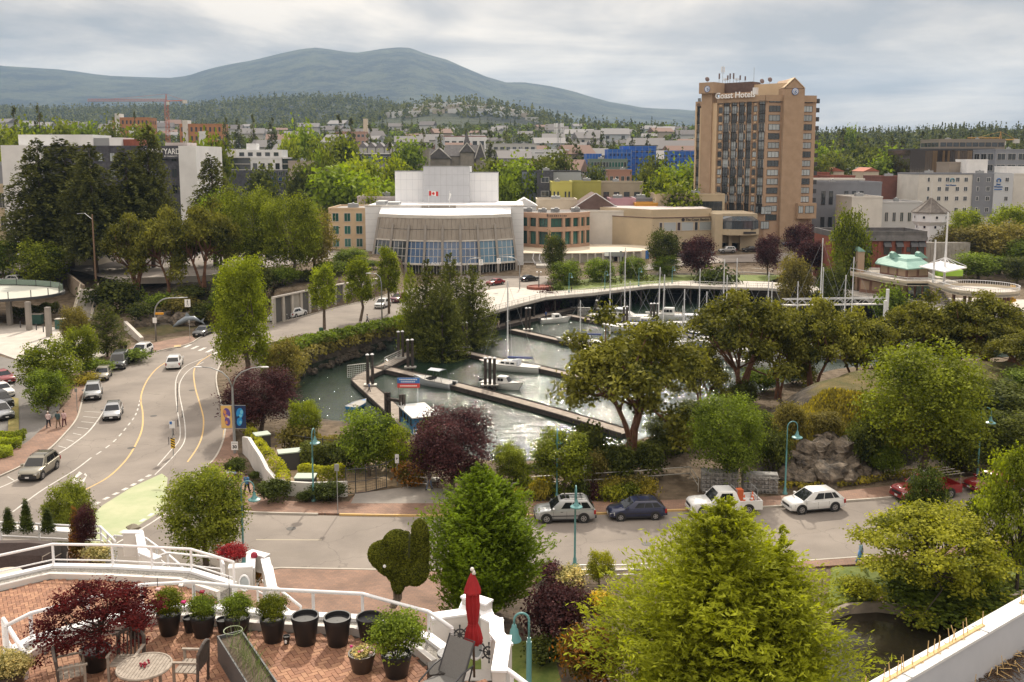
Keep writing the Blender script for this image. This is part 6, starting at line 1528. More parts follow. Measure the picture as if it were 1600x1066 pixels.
 # grey retaining wall along the far road
rw=thing('retaining_wall','long concrete retaining wall with dark recessed panels beside the far road','wall',(0,0,0))
wl2=XY([(428,507),(486,488.5),(527,476.5),(582,464),(612,456)],0)
pts=[V3((a,b_,0))for a,b_ in wl2];L_=[0]
for i in range(1,5):L_.append(L_[-1]+(pts[i]-pts[i-1]).length)
def wat(s):
 i=int(np.searchsorted(L_,s));i=max(1,min(i,4));return pts[i-1].lerp(pts[i],(s-L_[i-1])/(L_[i]-L_[i-1]))
n_=int(L_[-1]/3.1)
for k in range(n_):
 a,b_=wat(k*3.1),wat((k+1)*3.1);t=(b_-a).normalized();nn=V3((t.y,-t.x,0));nn=-nn if nn.y>0 else nn;ang=math.atan2(t.y,t.x);c_=(a+b_)/2-nn*.2;hh=4.6-1.2*k/n_
 MB().box((c_.x,c_.y,hh/2-.2),(3.12,.3,hh+.1),ang).put('wall_panel',MCO,rw)
 mb=MB();c2=a+nn*.05;mb.box((c2.x,c2.y,hh/2-.2),(.7,.35,hh+.1),ang);mb.put('pilaster',M_c2,rw)
 if k%3!=2:mb=MB();c2=(a+b_)/2+t*.35+nn*-.03;mb.box((c2.x,c2.y,hh/2-.1),(1.9,.04,hh-.5),ang);mb.put('dark_panel',mat('mesh_panel',(.1,.095,.09),.8),rw)
mb=MB();
for k in range(n_):a,b_=wat(k*3.1),wat((k+1)*3.1);hh=4.6-1.2*k/n_;mb.beam((a.x,a.y+.2,hh-.1),(b_.x,b_.y+.2,hh-.1-1.2/n_),.8,.22)
mb.put('coping',M_c2,rw)
bar=[D(x,y,Y_)for x,y,Y_ in((183,446,176),(230,444,177),(275,441,178),(320,434,180),(352,425,184))]
tag(strip('street_barrier',[(p.x,p.y)for p in bar],.35,4.4,M_c2,0,1.2,kind=None),'pale low concrete barrier along the upper street behind the arbutus','barrier')
# vehicles
M_tyre=mat('tyre_rubber',(.018,.018,.018),.9);M_rim=mat('alloy',(.45,.45,.46),.3,metal=.8);MTR=mat('black_trim',(.02,.02,.022),.55)
MCG=mat('car_glass',(.012,.014,.017),.05,spec=.45);M_lampw=mat('headlamp',(.62,.63,.62),.15,spec=1.);M_lampr=mat('tail_lamp',(.3,.01,.01),.25);M_plate=mat('number_plate',(.6,.6,.6),.6);M_chrome=mat('chrome',(.6,.6,.6),.15,metal=1.)
def paint(name,c,metal=0.):return mat(name,c,.32,coat=.8,metal=metal)
PT_={'white':paint('white_paint',(.72,.72,.72)),'silver':paint('silver_paint',(.4,.41,.42),.5),'navy':paint('navy_paint',(.012,.018,.06)),'red':paint('red_paint',(.23,.012,.015)),'grey':paint('grey_paint',(.1,.1,.105),.4),'black':paint('black_paint',(.012,.012,.014)),'champagne':paint('champagne_paint',(.27,.25,.2),.5),'maroon':paint('maroon_paint',(.12,.01,.03)),'blue':paint('blue_paint',(.03,.08,.25)),'dgreen':paint('dark_grey_paint',(.05,.055,.06),.3)}
STY={'suv':(4.6,1.88,1.74,1.06,1.02,1.15,.45,-1.75,-2.2,.37),'suv2':(4.65,1.84,1.7,1.02,.98,1.3,.4,-1.55,-2.2,.37),'wagon':(4.4,1.75,1.48,.93,.86,1.1,.35,-1.55,-2.1,.32),'sedan':(4.6,1.8,1.44,.93,.88,1.05,.25,-1.05,-1.75,.32),'van':(5.2,2.,2.,1.12,1.05,1.75,1.05,-2.35,-2.55,.37),'pickup':(5.6,1.98,1.9,1.12,1.1,1.25,.65,-.75,-1.,.4)}
def car(style,col,label,loc,rz,rails=False,group=None,cargo=None,spare=False,simple=False,bedcol=None):
 L,W,Hh,zb,zh,xf,rf,rr,xr,wr=STY[style];m=PT_[col]
 names={'pickup':'pickup_truck','van':'van'};nm=names.get(style,'parked_car')
 t=thing(nm,label,'pickup truck' if style=='pickup' else 'van' if style=='van' else 'car',loc,rz,group);w=W/2;zl=.3
 def ring(x,k,lo,hi,cr=0.):return[(x,-w*k*.93,lo),(x,-w*k,lo+.18),(x,-w*k,hi-.22),(x,-w*k*.95,hi-.07),(x,-w*k*.8,hi+cr),(x,w*k*.8,hi+cr),(x,w*k*.95,hi-.07),(x,w*k,hi-.22),(x,w*k,lo+.18),(x,w*k*.93,lo)]
 bed=style=='pickup'
 st=[(L/2,.72,zl+.12,zh-.3),(L/2-.05,.84,zl+.02,zh-.16),(L/2-.25,.95,zl,zh-.05),(L/2-.7,1,zl-.02,zh),(xf,1,zl-.02,zb),(0,1,zl-.02,zb+.02),(xr+.2,1,zl-.02,zb+.03),(-L/2+.35,.99,zl,zb+(0. if style!='sedan' else-.02)),(-L/2+.08,.93,zl+.04,zb-.04),(-L/2,.82,zl+.12,zb-.14)]
 mb=MB()
 if bed:
  mb.loft([ring(*s)for s in st[:6]]+[ring(rr-.3,1,zl,zb)])
  for s in(-1,1):mb.bb(-L/2,rr-.28,min(s*w,s*(w-.12)),max(s*w,s*(w-.12)),zl+.1,zb-.02)
  mb.bb(-L/2,-L/2+.09,-w+.121,w-.121,zl+.2,zb-.03);mb.bb(-L/2+.1,rr-.29,-w+.121,w-.121,zl+.2,zl+.42)
 else:mb.loft([ring(*s)for s in st])
 wb,wt=w*.93,w*.76;h2=Hh;dz=.1
 c0=[(xf,-wb,zb-.03),(xf,wb,zb-.03),(xr,wb,zb-0.),(xr,-wb,zb-0.)]
 c1=[(rf,-wt,h2-dz),(rf,wt,h2-dz),(rr,wt,h2-dz-.02),(rr,-wt,h2-dz-.02)]
 mid=[tuple(a[i]*.45+b_[i]*.55 for i in range(3))for a,b_ in zip(c0,c1)]
 mb.loft([c0,c1,[(rf-.12,-wt*.88,h2-.02),(rf-.12,wt*.88,h2-.02),(rr+.15,wt*.88,h2-.03),(rr+.15,-wt*.88,h2-.03)]])
 mb.put('body',m,t,'auto')
 def facep(a,b_,c,d,u,v):return V3(a).lerp(V3(b_),u).lerp(V3(d).lerp(V3(c),u),v)
 def wplate(f,u0,u1,v0,v1,nm_,m_=MCG,th_=.012,us=0):
  mb=MB();mb.plate([facep(*f,u0+us,v0),facep(*f,u1,v0),facep(*f,u1,v1),facep(*f,u0+us,v1)],th_);return mb.put(nm_,m_,t)
 F=(c0[0],c0[1],c1[1],c1[0]);F=(c0[0],c0[1],c1[1],c1[0])
 wplate(F,.05,.95,.06,.95,'windscreen')
 wplate((c0[2],c0[3],c1[3],c1[2]),.07,.93,.12,.9,'rear_window')
 splits={'suv':((.22,.44),(.46,.7),(.73,.93)),'suv2':((.24,.48),(.5,.75),(.77,.9)),'wagon':((.22,.46),(.48,.7),(.73,.92)),'sedan':((.24,.52),(.54,.8)),'van':((.16,.36),(.39,.66),(.68,.94)),'pickup':((.22,.78),)}[style]
 for f in((c0[3],c0[0],c1[0],c1[3]),(c0[1],c0[2],c1[2],c1[1])):
  for a,b_ in splits:
   if f[0]is c0[3]:a,b_=1-b_,1-a
   wplate(f,a,b_,.14,.88,'side_window')
 wx_=(L*.315,-L*.295)if not bed else(L*.33,-L*.3)
 for x in wx_:
  for s in(-1,1):
   o=MB().lathe([(wr+.075,0),(wr+.075,.03)],18).put('wheel_arch',MTR,t);o.location=(x,s*(w-.018)if s>0 else-(w-.018),wr+.01);o.rotation_euler=(R(-90)*s,0,0)
   o=MB().lathe([(wr*.62,-.02),(wr*.93,-.02),(wr,.03),(wr,.16),(wr*.93,.21),(wr*.62,.21)],18).put('wheel',M_tyre,t,'auto');o.location=(x,s*(w-.19),wr);o.rotation_euler=(R(-90)*s,0,0)
   mb=MB();mb.lathe([(wr*.64,.17),(wr*.6,.215),(.09,.2),(.05,.225)],12)
   for k in range(5):
    a=k*1.2566;mb.beam((.05*cos_(a),.05*sin_(a),.218),(wr*.58*cos_(a),wr*.58*sin_(a),.218),.07,.02)
   r_=mb.put('rim',M_rim,o)
 def bxp(nm_,c,d,m_,par=t):mb=MB();mb.box(c,d);return mb.put(nm_,m_,par)
 bxp('grille',(L/2-0.,0,zh-.38),(.06,w*1.05,.2),MTR);bxp('bumper',(L/2-.02,0,zl+.12),(.12,w*1.62,.2),MTR if col in('silver','champagne','grey')else m);bxp('rear_bumper',(-L/2+.02,0,zl+.14),(.14,w*1.7,.22),MTR if col!='white' else m)
 bxp('number_plate',(L/2+.045,0,zl+.16),(.02,.32,.14),M_plate);bxp('number_plate',(-L/2-.06,0,zl+.3),(.02,.32,.14),M_plate)
 bxp('sill',(0,0,zl-.02),(L*.5,W*.985,.1),MTR)
 for s in(-1,1):
  MB().loft([[(L/2-.01,s*w*.58,zh-.42),(L/2-.01,s*w*.58,zh-.26),(L/2-.02,s*w*.8,zh-.26),(L/2-.02,s*w*.8,zh-.42)],[(L/2-.34,s*w*.7,zh-.4),(L/2-.34,s*w*.7,zh-.12),(L/2-.34,s*w*.975,zh-.16),(L/2-.34,s*w*.975,zh-.4)]]).put('headlight',M_lampw,t)
  bxp('tail_light',(-L/2+.09,s*w*.88,zb-.24),(.16,.16,.3),M_lampr)
  MB().box((xf-.25,s*(w+.09),zb+.08),(.16,.2,.14)).put('mirror',m,t)
  for x in(xf-.85,xf-1.85)[:1 if bed else 2]:bxp('door_handle',(x,s*(w+.012),zb-.17),(.18,.03,.03),MTR if col in('silver','grey')else m)
  if not simple:
   MB().bb(rr+.1,xf-.1,min(s*(w-.004),s*(w+.004)),max(s*(w-.004),s*(w+.004)),.55,.62).put('door_trim',MTR if col!='white' else m,t)
   mb=MB()
   for x in([xf-.22,xf-1.2]if bed else[xf-.22,xf-1.22,xf-2.15]):mb.bb(x-.008,x+.008,min(s*(w-.004),s*(w+.0035)),max(s*(w-.004),s*(w+.0035)),.38,zb-.12)
   mb.put('door_gap',MTR,t)
 if rails:
  for s in(-1,1):MB().tube([(rf-.2,s*wt*.85,h2-.02),(rf-.3,s*wt*.85,h2+.06),(rr+.3,s*wt*.85,h2+.05),(rr+.2,s*wt*.85,h2-.03)],.025,5).put('roof_rail',MTR if col!='silver' else M_chrome,t)
  for x in(rf-.5,rr+.5):MB().box((x,0,h2+.065),(.08,wt*1.7,.03)).put('crossbar',MTR,t)
 if rails=='sun':bxp('sunroof',(rf-.45,0,h2+0.),(.7,.8,.02),MCG)
 return t
def heading(a,b_):v=P(*b_)-P(*a);return math.atan2(v.y,v.x)
def place(x,y,z=0.):return P(x,y,z)
def parked(style,col,label,x,y,a,b_,**k):
 """x, y: photograph position of the middle of the car on the road; a -> b_: the way its nose points"""
 return car(style,col,label,place(x,y,.005),heading(a,b_),**k)
parked('suv','silver','silver boxy jeep with roof rails parked behind the teal lamp post',882,811,(960,806),(830,808.5),rails='sun')
parked('wagon','navy','dark blue estate car with roof rails between the silver jeep and the white pickup',994,807.5,(1080,800),(930,805.5),rails=True)
pk=parked('pickup','white','white pickup truck with tools and traffic cones in its bed',1130,799,(1200,794),(1060,799.5))
parked('suv2','white','clean white crossover car parked below the rock face',1270,795.5,(1394,779),(1230,793.5))
parked('pickup','red','dark red pickup with a ladder rack behind the weeping conifer',1445,776,(1511,765),(1394,779.5))
parked('sedan','red','dark red low car at the right edge behind the red pickup',1548,764,(1640,748),(1511,765))
PK=pk
LEFTF=[((62,741),(86,722),(30,762),'suv','champagne','grey beige boxy jeep with roof rails nearest the camera on the left road',dict(rails=True)),((177,651),(186,628),(168,672),'wagon','silver','silver hatchback with a roof rack driving beside the hatched parking',dict(rails=True)),((146,620),(152,600),(143,640),'suv2','silver','pale silver crossover parked at the kerb with its nose to the camera',{}),((161,591),(172,577),(153,605),'wagon','champagne','champagne estate car parked behind the silver crossover',{}),((187,573),(200,558),(176,588),'van','dgreen','dark grey van parked in the row of cars on the left',{}),((222,555),(236,547),(206,563),'suv2','white','white crossover at the far end of the parked row by the crossing',{}),((273,573),(266,590),(284,555),'suv2','white','white car driving away towards the pedestrian crossing',{}),((318,523),(330,518),(305,528),'sedan','grey','dark car coming round the bend by the crossing',{})]
for(x,y),a,b_,s_,c_,lb,k_ in LEFTF:car(s_,c_,lb,place(x,y,.005),heading(a,b_),simple=True,**k_)
for x,y,a,b_,s_,c_,lb in((463,495,(440,501),(486,489),'suv2','white','white car parked in front of the grey retaining wall'),(436,501,(420,505),(440,500),'sedan','white','white car half hidden behind the lime green tree'),(598,480,(613,474),(582,486),'suv2','white','white car with a dark bonnet driving by the bus stop'),(623,471,(640,465),(606,476),'suv2','maroon','dark red car following the white one near the cedars'),(774,445,(790,442),(760,446),'sedan','red','bright red car driving in front of the theatre'),(827,439,(810,440),(842,437),'sedan','black','black car parked beside the corner planter'),(34,684,(12,676),(52,690),'sedan','silver',None)):
 if lb:car(s_,c_,lb,place(x,y,.01),heading(a,b_),simple=True)
for x,y,a,b_,s_,c_,lb in((4,596,(-10,590),(14,600),'sedan','red','red car nose in at the left edge car park'),(2,617,(-12,612),(10,622),'sedan','white','white car second in the row at the left edge'),(0,634,(-14,628),(8,640),'suv2','black','dark car third in the row at the left edge'),(-2,652,(-14,647),(8,657),'suv2','silver','silver car lowest in the row at the left edge')):
 car(s_,c_,lb,place(x,y,.03),heading(a,b_),simple=True)
for x,y,s_,c_,z_,rz,lb in((116,402,'suv2','white',4.63,3.3,'white car parked on the upper street under the firs'),(136,407,'wagon','maroon',4.63,3.3,'dark red car parked right of the white one on the upper street'),(100,401,'sedan','white',4.63,3.4,'pale car partly hidden behind the round tree on the upper street'),(18,443,'suv2','white',.3,3.,'white car behind the glass canopy at the left'),(24,386,'sedan','white',4.63,.2,'white car at the left edge below the tan building')):
 p=P(x,y,z_)if z_>1 else PT(x,y);car(s_,c_,lb,p,rz,simple=True)
for x,y,s_,c_,rz,lb in((1059,404,'sedan','black',3.3,'black car on the street below the hotel, leftmost'),(1103,400,'sedan','grey',3.3,'dark car behind the purple tree below the hotel'),(1136,396,'suv','silver',3.25,'silver car in front of the hotel entrance'),(1172,394,'sedan','black',3.2,'black car in front of the hotel sign'),(1234,385,'sedan','navy',3.3,'dark blue car at the foot of the tower'),(1290,366,'sedan','red',3.1,'red car right of the tower by the street')):
 p=PT(x,y);p.z+=.16;car(s_,c_,lb,p,rz,simple=True)
cols=['white','silver','grey','black','blue','white','red','silver']
pool={}
def copycar(style,col,loc,rz,label,group):
 if(style,col)not in pool:
  pool[(style,col)]=car(style,col,label,loc,rz,simple=True,group=group);return
 dup(pool[(style,col)],loc,rz,None,label,group)
for i in range(22):
 x=1350+(i%11)*8.2;y=361 if i<11 else 354;p=gat(x,243 if i<11 else 262);copycar(('sedan','suv2')[i%2],cols[(i*3)%8],p+V3((0,0,.05)),1.57+.1*(i%3),'car in the packed car park behind the red brick building','cars in the car park behind the brick building')
for i in range(12):
 p=gat(985+(i%6)*9+(i//6)*5,325+(i//6)*9);copycar(('sedan','suv2')[i%2],cols[(i*5)%8],p,1.4,'car in the car park between the beige building and the trees','cars in the far car park above the orange wall')
def cone(loc,label,s=1.,group='traffic cones'):
 t=thing('traffic_cone',label,'traffic cone',loc,0,group);MB().lathe([(.15*s,.03),(.03*s,.7*s)],12).put('cone',mat('cone_orange',(.7,.13,.03),.5),t);MB().box((0,0,.015),(.38*s,.38*s,.03)).put('base',MTR,t)
 MB().lathe([(.098*s,.34*s),(.07*s,.48*s)],12).put('stripe',M_wi,t)
mw=PK.matrix_basis
for x,y,lb in((-1.5,.45,'orange cone standing in the pickup bed, left one'),(-2.1,.5,'orange cone standing at the back of the pickup bed'),(-2.4,-.2,'orange cone lying at the tailgate of the white pickup')):cone(PK.matrix_basis@V3((x,y,.75)),lb)
t=thing('tool_load','orange and grey equipment strapped in the bed of the white pickup','equipment',PK.matrix_basis@V3((-1.6,-.1,.72)),PK.rotation_euler.z)
MB().box((.2,-.3,.45),(.5,.5,.9)).put('tank',mat('tool_orange',(.55,.12,.04),.6),t)
mb=MB();
for x in(-.9,.75):mb.tube([(x,-.7,0),(x,-.7,1.15)],.03,5);mb.tube([(x,.7,0),(x,.7,1.15)],.03,5);mb.tube([(x,-.7,1.15),(x,.7,1.15)],.03,5)
mb.put('rack',MME,t)
RP=PT(1445,776)
t=thing('ladder_rack','silver ladder rack over the dark red pickup','ladder rack',P(1452,776,.005),heading((1511,765),(1394,779.5)))
mb=MB()
for x in(-2.3,.2):
 for y in(-.8,.8):mb.tube([(x,y,1.),(x,y,2.)],.03,5)
 mb.tube([(x,-.8,2.),(x,.8,2.)],.035,5)
for y in(-.8,.8,.3,-.3):mb.tube([(-2.6,y,2.02),(1.4,y,2.02)],.035,5)
mb.put('rack_frame',M_chrome,t)
# lamp posts, signs, railings
def lamp(name,x,yb,ytop,label,rz,z=.12,head=1.,group='teal gooseneck street lamps',Y=None):
 p=P(x,yb,z)if Y is None else V3((xw(x,Y),Y,z));h=D(x,ytop,p.y).z-p.z;t=thing(name,label,'street lamp',p,rz,group);k=h/5.75 if head==1 else head
 MB().lathe([(.2,0),(.2,.1),(.13,.22),(.12,.5),(.075,.62),(.065,h*.62)],10).put('base',MTE,t,'auto')
 pts=[(0,0,h*.6)]+[(0,0,h-.42*k)]+[(.42*k-.42*k*cos_(a),0,h-.42*k+.42*k*sin_(a))for a in np.linspace(.3,math.pi,8)]+[(.84*k,0,h-.78*k)]
 MB().tube(pts,[.065,.05]+[.042]*9,8).put('post',MTE,t,True)
 o=MB().lathe([(.05,0),(.1,-.12),(.13,-.3),(.2,-.36),(.22,-.42),(.4,-.5),(.41,-.56),(.1,-.57)],16).put('lamp_shade',MTE,t,'auto');o.location=(.84*k,0,h-.76*k);o.scale=(k,k,k)
 mb=MB();mb.ball((0,0,-.6),(.2,.2,.12));b_=mb.put('bulb_glass',mat('lamp_glass',(.6,.6,.56),.2),o)
 return t
lamp('street_lamp',490,783,672,'teal lamp post in front of the white wave wall',1.5)
lamp('street_lamp',870,781,672,'teal lamp post behind the silver jeep',1.5)
lamp('street_lamp',1226.5,772,659,'teal lamp post with its hook beside the rock face',.2)
lamp('street_lamp',1527,744,637,'teal lamp post at the right behind the two red vehicles',.1)
lamp('street_lamp',381,882,752,'teal lamp post on our side of the road by the corner',.1)
lamp('street_lamp',898,884,756,'teal lamp post rising from the shrubs in front of the silver jeep',-1.55)
for x,yb,yt,lb in((889,457,427,'small teal lamp beside the leftmost park tree'),(945,452,424,'second small teal lamp on the promenade lawn'),(998,447,419,'third small teal lamp on the promenade lawn'),(1050,443,417,'fourth small teal lamp on the promenade lawn'),(1225,446,419,'small teal lamp left of the pavilion'),(1290,452,424,'small teal lamp by the promenade in front of the brick building')):
 lamp('street_lamp',x,yb,yt,lb,.2)
p=V3((xw(828,33),33,.03));t=thing('garden_lamp','nearest teal gooseneck lamp with a fluted bell shade at the bottom of the picture','street lamp',p,math.pi);h=zw(958,33)-.03
MB().lathe([(.11,0),(.1,h-1.1),(.075,h-1.1),(.07,h-.95)],12).put('post',MTE,t,'auto')
MB().tube([(0,0,h-1.1)]+[(.27-.27*cos_(a),0,h-.28+.28*sin_(a))for a in np.linspace(0.,math.pi,10)]+[(.54,0,h-.42)],.042,10).put('arm',MTE,t,True)
o=MB().lathe([(.05,0),(.09,-.05),(.1,-.15),(.15,-.22),(.17,-.42),(.27,-.6),(.27,-.63),(.08,-.6)],20).put('bell_shade',MTE,t,'auto');o.location=(.54,0,h-.42)
p=P(367,708,.12);t=thing('banner_lamp_post','tall grey double armed lamp post carrying a yellow and a blue butterfly banner','lamp post',p);h=D(367,606,p.y).z;s_=p.y/FPX
MB().tube([(0,0,0),(0,0,h)],[.14,.09],10).put('pole',MME,t)
for s in(-1,1):
 mb=MB();mb.tube([(0,0,h-.1),(s*.35,0,h+.8),(s*.9,0,h+1.35),(s*1.9,0,h+1.75),(s*2.8,0,h+1.85)],[.07,.06,.055,.05,.045],7);a_=mb.put('arm',MME,t,True)
 MB().ball((s*3.05,0,h+1.82),(.42,.14,.09),10,6).put('lamp_head',M_wm,a_,True)
zt_,zb_=D(367,634,p.y).z,D(367,669,p.y).z
def banner(x0,x1,m_,wing,wcol):
 b_=MB();b_.bb(x0,x1,-.02,.02,zb_-p.z,zt_-p.z);o=b_.put('banner',m_,t);sx_=1 if x1>0 else-1;xi=x0 if sx_>0 else x1
 zc=(zt_+zb_)/2-p.z;hh=(zt_-zb_)
 for k,(u,v,ru,rv,cc)in enumerate(((.45,.16,.34,.24,0),(.4,-.2,.26,.2,0),(.62,.22,.14,.1,1),(.5,.05,.16,.07,1),(.5,-.24,.12,.08,1),(.3,0.,.12,.05,2))):
  mb=MB();cx=xi+sx_*u*abs(x1-x0);n_=14;y=-.026-.004*k
  pts=[(cx+ru*abs(x1-x0)*cos_(a)+.15*sx_*rv*sin_(a),y,zc+v*hh+rv*hh*sin_(a))for a in np.linspace(0,2*math.pi,n_,endpoint=False)]
  mb.add(pts,[tuple(range(n_))]);mb.put('printed_wing',wcol[cc],o)
 c_=MB();c_.tube([(0,0,zt_-p.z+.03),(x1 if sx_>0 else x0,0,zt_-p.z+.03)],.025,5);c_.tube([(0,0,zb_-p.z-.03),(x1 if sx_>0 else x0,0,zb_-p.z-.03)],.025,5);c_.put('bracket',MME,t)
banner(-1.15,-.16,mat('banner_yellow',(.7,.45,.16),.8),0,[mat('wing_purple',(.14,.08,.3),.8),mat('wing_orange',(.62,.25,.1),.8),mat('wing_pale',(.7,.6,.5),.8)])
banner(.16,1.15,mat('banner_navy',(.012,.03,.1),.8),0,[mat('wing_blue',(.02,.25,.6),.8),mat('wing_sky',(.15,.5,.7),.8),mat('wing_dark',(.01,.05,.15),.8)])
mb=MB();z=D(367,696,p.y).z-p.z;mb.box((.05,-.16,z),(.62,.03,.8));sg=mb.put('speed_sign',M_wi,t)
text('lettering','30',.42,M_bi,t,(.05,-.185,z-.1),ext=.004,bold=.015);text('lettering','MAXIMUM',.11,M_bi,t,(.05,-.185,z+.26),ext=.004)
def sgp(x,yb,ytop,label,w,h_,face,txt=None,z=.12,tcol=None,tsz=.25,name='street_sign',cat='sign',extra=None,Y=None):
 p=P(x,yb,z);H_=D(x,ytop,p.y).z-p.z;t=thing(name,label,cat,p);MB().tube([(0,0,0),(0,0,H_)],.035,6).put('post',MME,t)
 MB().box((0,-.06,H_-h_/2),(w,.03,h_)).put('sign_plate',face,t)
 if txt:text('lettering',txt,tsz,tcol or M_bi,t,(0,-.08,H_-h_/2),ext=.004,bold=.01)
 return t,H_
sgp(528,803,725,'grey metal sign plate seen from behind on the kerb near the lamp post',.35,.55,MME)
sgp(621,759,710,'small white parking sign on a pole right of the chain link gate',.32,.75,M_wm,'P',tsz=.26)
sgp(913,778,725,'small white sign on a pole behind the silver jeep',.28,.75,M_wm,'P',tsz=.2)
t,hh=sgp(362,786,737,'street corner post with a blue name blade and a round red prohibition sign',.95,.16,mat('name_blade',(.25,.33,.45),.5),'FRONT ST',tcol=M_wi,tsz=.13)
o=MB().lathe([(.28,0),(.28,.03)],18).put('red_disc',mat('sign_red',(.55,.05,.04),.5),t);o.location=(.05,-.06,hh-.55);o.rotation_euler=(R(90),0,0)
o=MB().lathe([(.19,0),(.19,.01)],18).beam((-.15,-.15,.012),(.15,.15,.012),.05,.01).put('white_disc',M_wi,t);o.location=(.05,-.092,hh-.55);o.rotation_euler=(R(90),0,0)
sgp(121,645,607,'small parking sign on a thin pole beside the silver crossover',.28,.4,MME)
sgp(297,533,500,'thin sign pole at the far end of the pedestrian crossing',.3,.4,MME)
p=P(271,712,.02);t=thing('traffic_marker','traffic island post with yellow and black diagonal stripes and a bus sign above','road sign',p)
H_=D(271,658,p.y).z;MB().tube([(0,0,0),(0,0,H_)],.04,6).put('post',MME,t)
mb=MB();mb.box((.02,-.06,D(271,693,p.y).z),(.38,.03,.95));y_=mb.put('striped_plate',mat('sign_yellow',(.75,.48,.03),.5),t)
zc=D(271,693,p.y).z
for k in range(4):
 z0_=zc-.45+k*.24;MB().add([(-.17,-.078,z0_+.18),(-.17,-.078,z0_+.3),(.21,-.078,z0_+.12),(.21,-.078,z0_)],[(0,1,2,3)]).put('black_stripe',M_bi,y_)
mb=MB();mb.box((.02,-.06,H_-.35),(.52,.03,.68));sg=mb.put('bus_sign',M_wm,t)
MB().box((-.08,-.08,H_-.18),(.22,.01,.26)).put('bus_symbol',MLO,sg)
for k in range(9):
 x_,y_=((277.5,608+k*9)if k<5 else(285-(k-5)*7,652+(k-5)*14));q_=P(x_,y_,0)
 t=thing('lane_bollard','thin dark flexible post between the cycle lane and the road','bollard',q_,0,'flexible lane posts');MB().lathe([(.1,0),(.1,.03),(.04,.05),(.035,.7),(.02,.72)],8).put('post',M_df,t)
def sigp(x,yb,ytop,xe,label,z=0.,rad=.5,dirs=1):
 p=P(x,yb,z);t=thing('signal_pole',label,'traffic signal',p);h=D(x,ytop,p.y).z-p.z;Lx=(xe-x)/FPX*p.y;sg=1 if Lx>0 else-1;r_=min(abs(Lx)*.45,3.)
 pts=[(0,0,0),(0,0,h-r_)]+[(sg*(r_-r_*cos_(a)),0,h-r_+r_*sin_(a))for a in np.linspace(.2,math.pi/2,7)]+[(Lx,0,h+.1)]
 MB().tube(pts,[.13,.11]+[.1]*7+[.07],8).put('pole',MME,t,True)
 mb=MB();mb.box((Lx,-.15,h-.75),(.85,.05,1.15));s_=mb.put('sign',M_wi,t)
 mb=MB();mb.ball((Lx,-.19,h-.42),(.09,.01,.1));mb.beam((Lx,-.19,h-.5),(Lx+.05,-.19,h-.85),.13,.01);mb.beam((Lx+.05,-.19,h-.85),(Lx-.15,-.19,h-1.15),.08,.01);mb.beam((Lx+.05,-.19,h-.85),(Lx+.18,-.19,h-1.15),.08,.01);mb.beam((Lx,-.19,h-.58),(Lx-.2,-.19,h-.75),.05,.01);mb.put('walking_figure',M_bi,s_)
 return t,h,p
t,h,p=sigp(244,533,466,297,'curved grey pole holding a walking person sign over the far crossing')
MB().box((0,-.2,3.2),(.6,.05,.8)).put('lower_sign',M_wi,t)
MB().box((.7,0,4.2),(1.2,.35,.28)).put('amber_beacon',mat('beacon_amber',(.65,.3,.02),.4),t)
sigp(812,452,402,779,'curved signal pole at the right in front of the theatre')
sigp(730,462,404,752,'curved signal pole rising behind the dark cedars')
def cobra(x,yb,ytop,xe,label,z=.05):
 p=P(x,yb,z);t=thing('street_light',label,'street light',p);h=D(x,ytop,p.y).z-p.z;Lx=(xe-x)/FPX*p.y
 MB().tube([(0,0,0),(0,0,h*.8),(Lx*.1,0,h*.93),(Lx*.4,0,h),(Lx,0,h+.1)],[.12,.09,.07,.06,.05],7).put('pole',MME,t,True)
 MB().ball((Lx,0,h+.08),(.5,.15,.1)).put('lamp_head',M_wm,t)
cobra(597,503,428,577,'tall grey street light on the bank beside the lime street trees')
for x,yb,yt,lb in((150,441,335,'brown wooden utility pole with a lamp arm at the top of the steps'),(88,385,333,'grey utility pole with a crossarm in front of the grey hotel')):
 p=P(x,yb,4.5);h=D(x,yt,p.y).z-4.5;t=thing('utility_pole',lb,'utility pole',p);MB().tube([(0,0,0),(0,0,h)],[.19,.13],8).put('pole',mat('pole_wood',(.22,.14,.09),.9),t)
 if x>100:MB().tube([(0,0,h-1),(-1.4,0,h+.2),(-2.8,0,h+.1)],.06,5).put('lamp_arm',MME,t)
 else:MB().box((0,0,h-.3),(2.6,.12,.14)).box((0,0,h-2.4),(2.2,.12,.14)).put('crossarm',MME,t)
def railing(name,label,pts,hgt,m_=MME,rails=(1.,.5),n=None,r=.04,pr=.035,cat='railing',spacing=2.,group=None,pick=0):
 """pts: 3-D points of the foot line"""
 t=thing(name,label,cat,pts[0],0,group);o_=V3(pts[0]);P_=[V3(q_)-o_ for q_ in pts]
 for f in rails:MB().tube([q_+V3((0,0,hgt*f))for q_ in P_],r,7).put('rail',m_,t)
 for i in range(len(P_)-1):
  k=max(1,round((P_[i+1]-P_[i]).length/spacing))
  for j in range(k+(1 if i==len(P_)-2 else 0)):
   q_=P_[i].lerp(P_[i+1],j/k);MB().tube([q_,q_+V3((0,0,hgt))],pr,6).put('post',m_,t)
 if pick:
  mb=MB()
  for i in range(len(P_)-1):
   k=max(1,int((P_[i+1]-P_[i]).length/pick))
   for j in range(k):q_=P_[i].lerp(P_[i+1],(j+.5)/k);mb.beam(q_+V3((0,0,hgt*.1)),q_+V3((0,0,hgt*.95)),.025)
  mb.put('pickets',m_,t)
 return t
MGA=mat('galvanised',(.45,.43,.4),.5,metal=.3)
railing('handrail','pale metal handrail running behind the planting bed and parked cars',[P(832,765,.1),P(905,761,.1),P(1000,755,.1),P(1078,749,.1),P(1091,769,.1)],1.1,MGA,spacing=3.6)
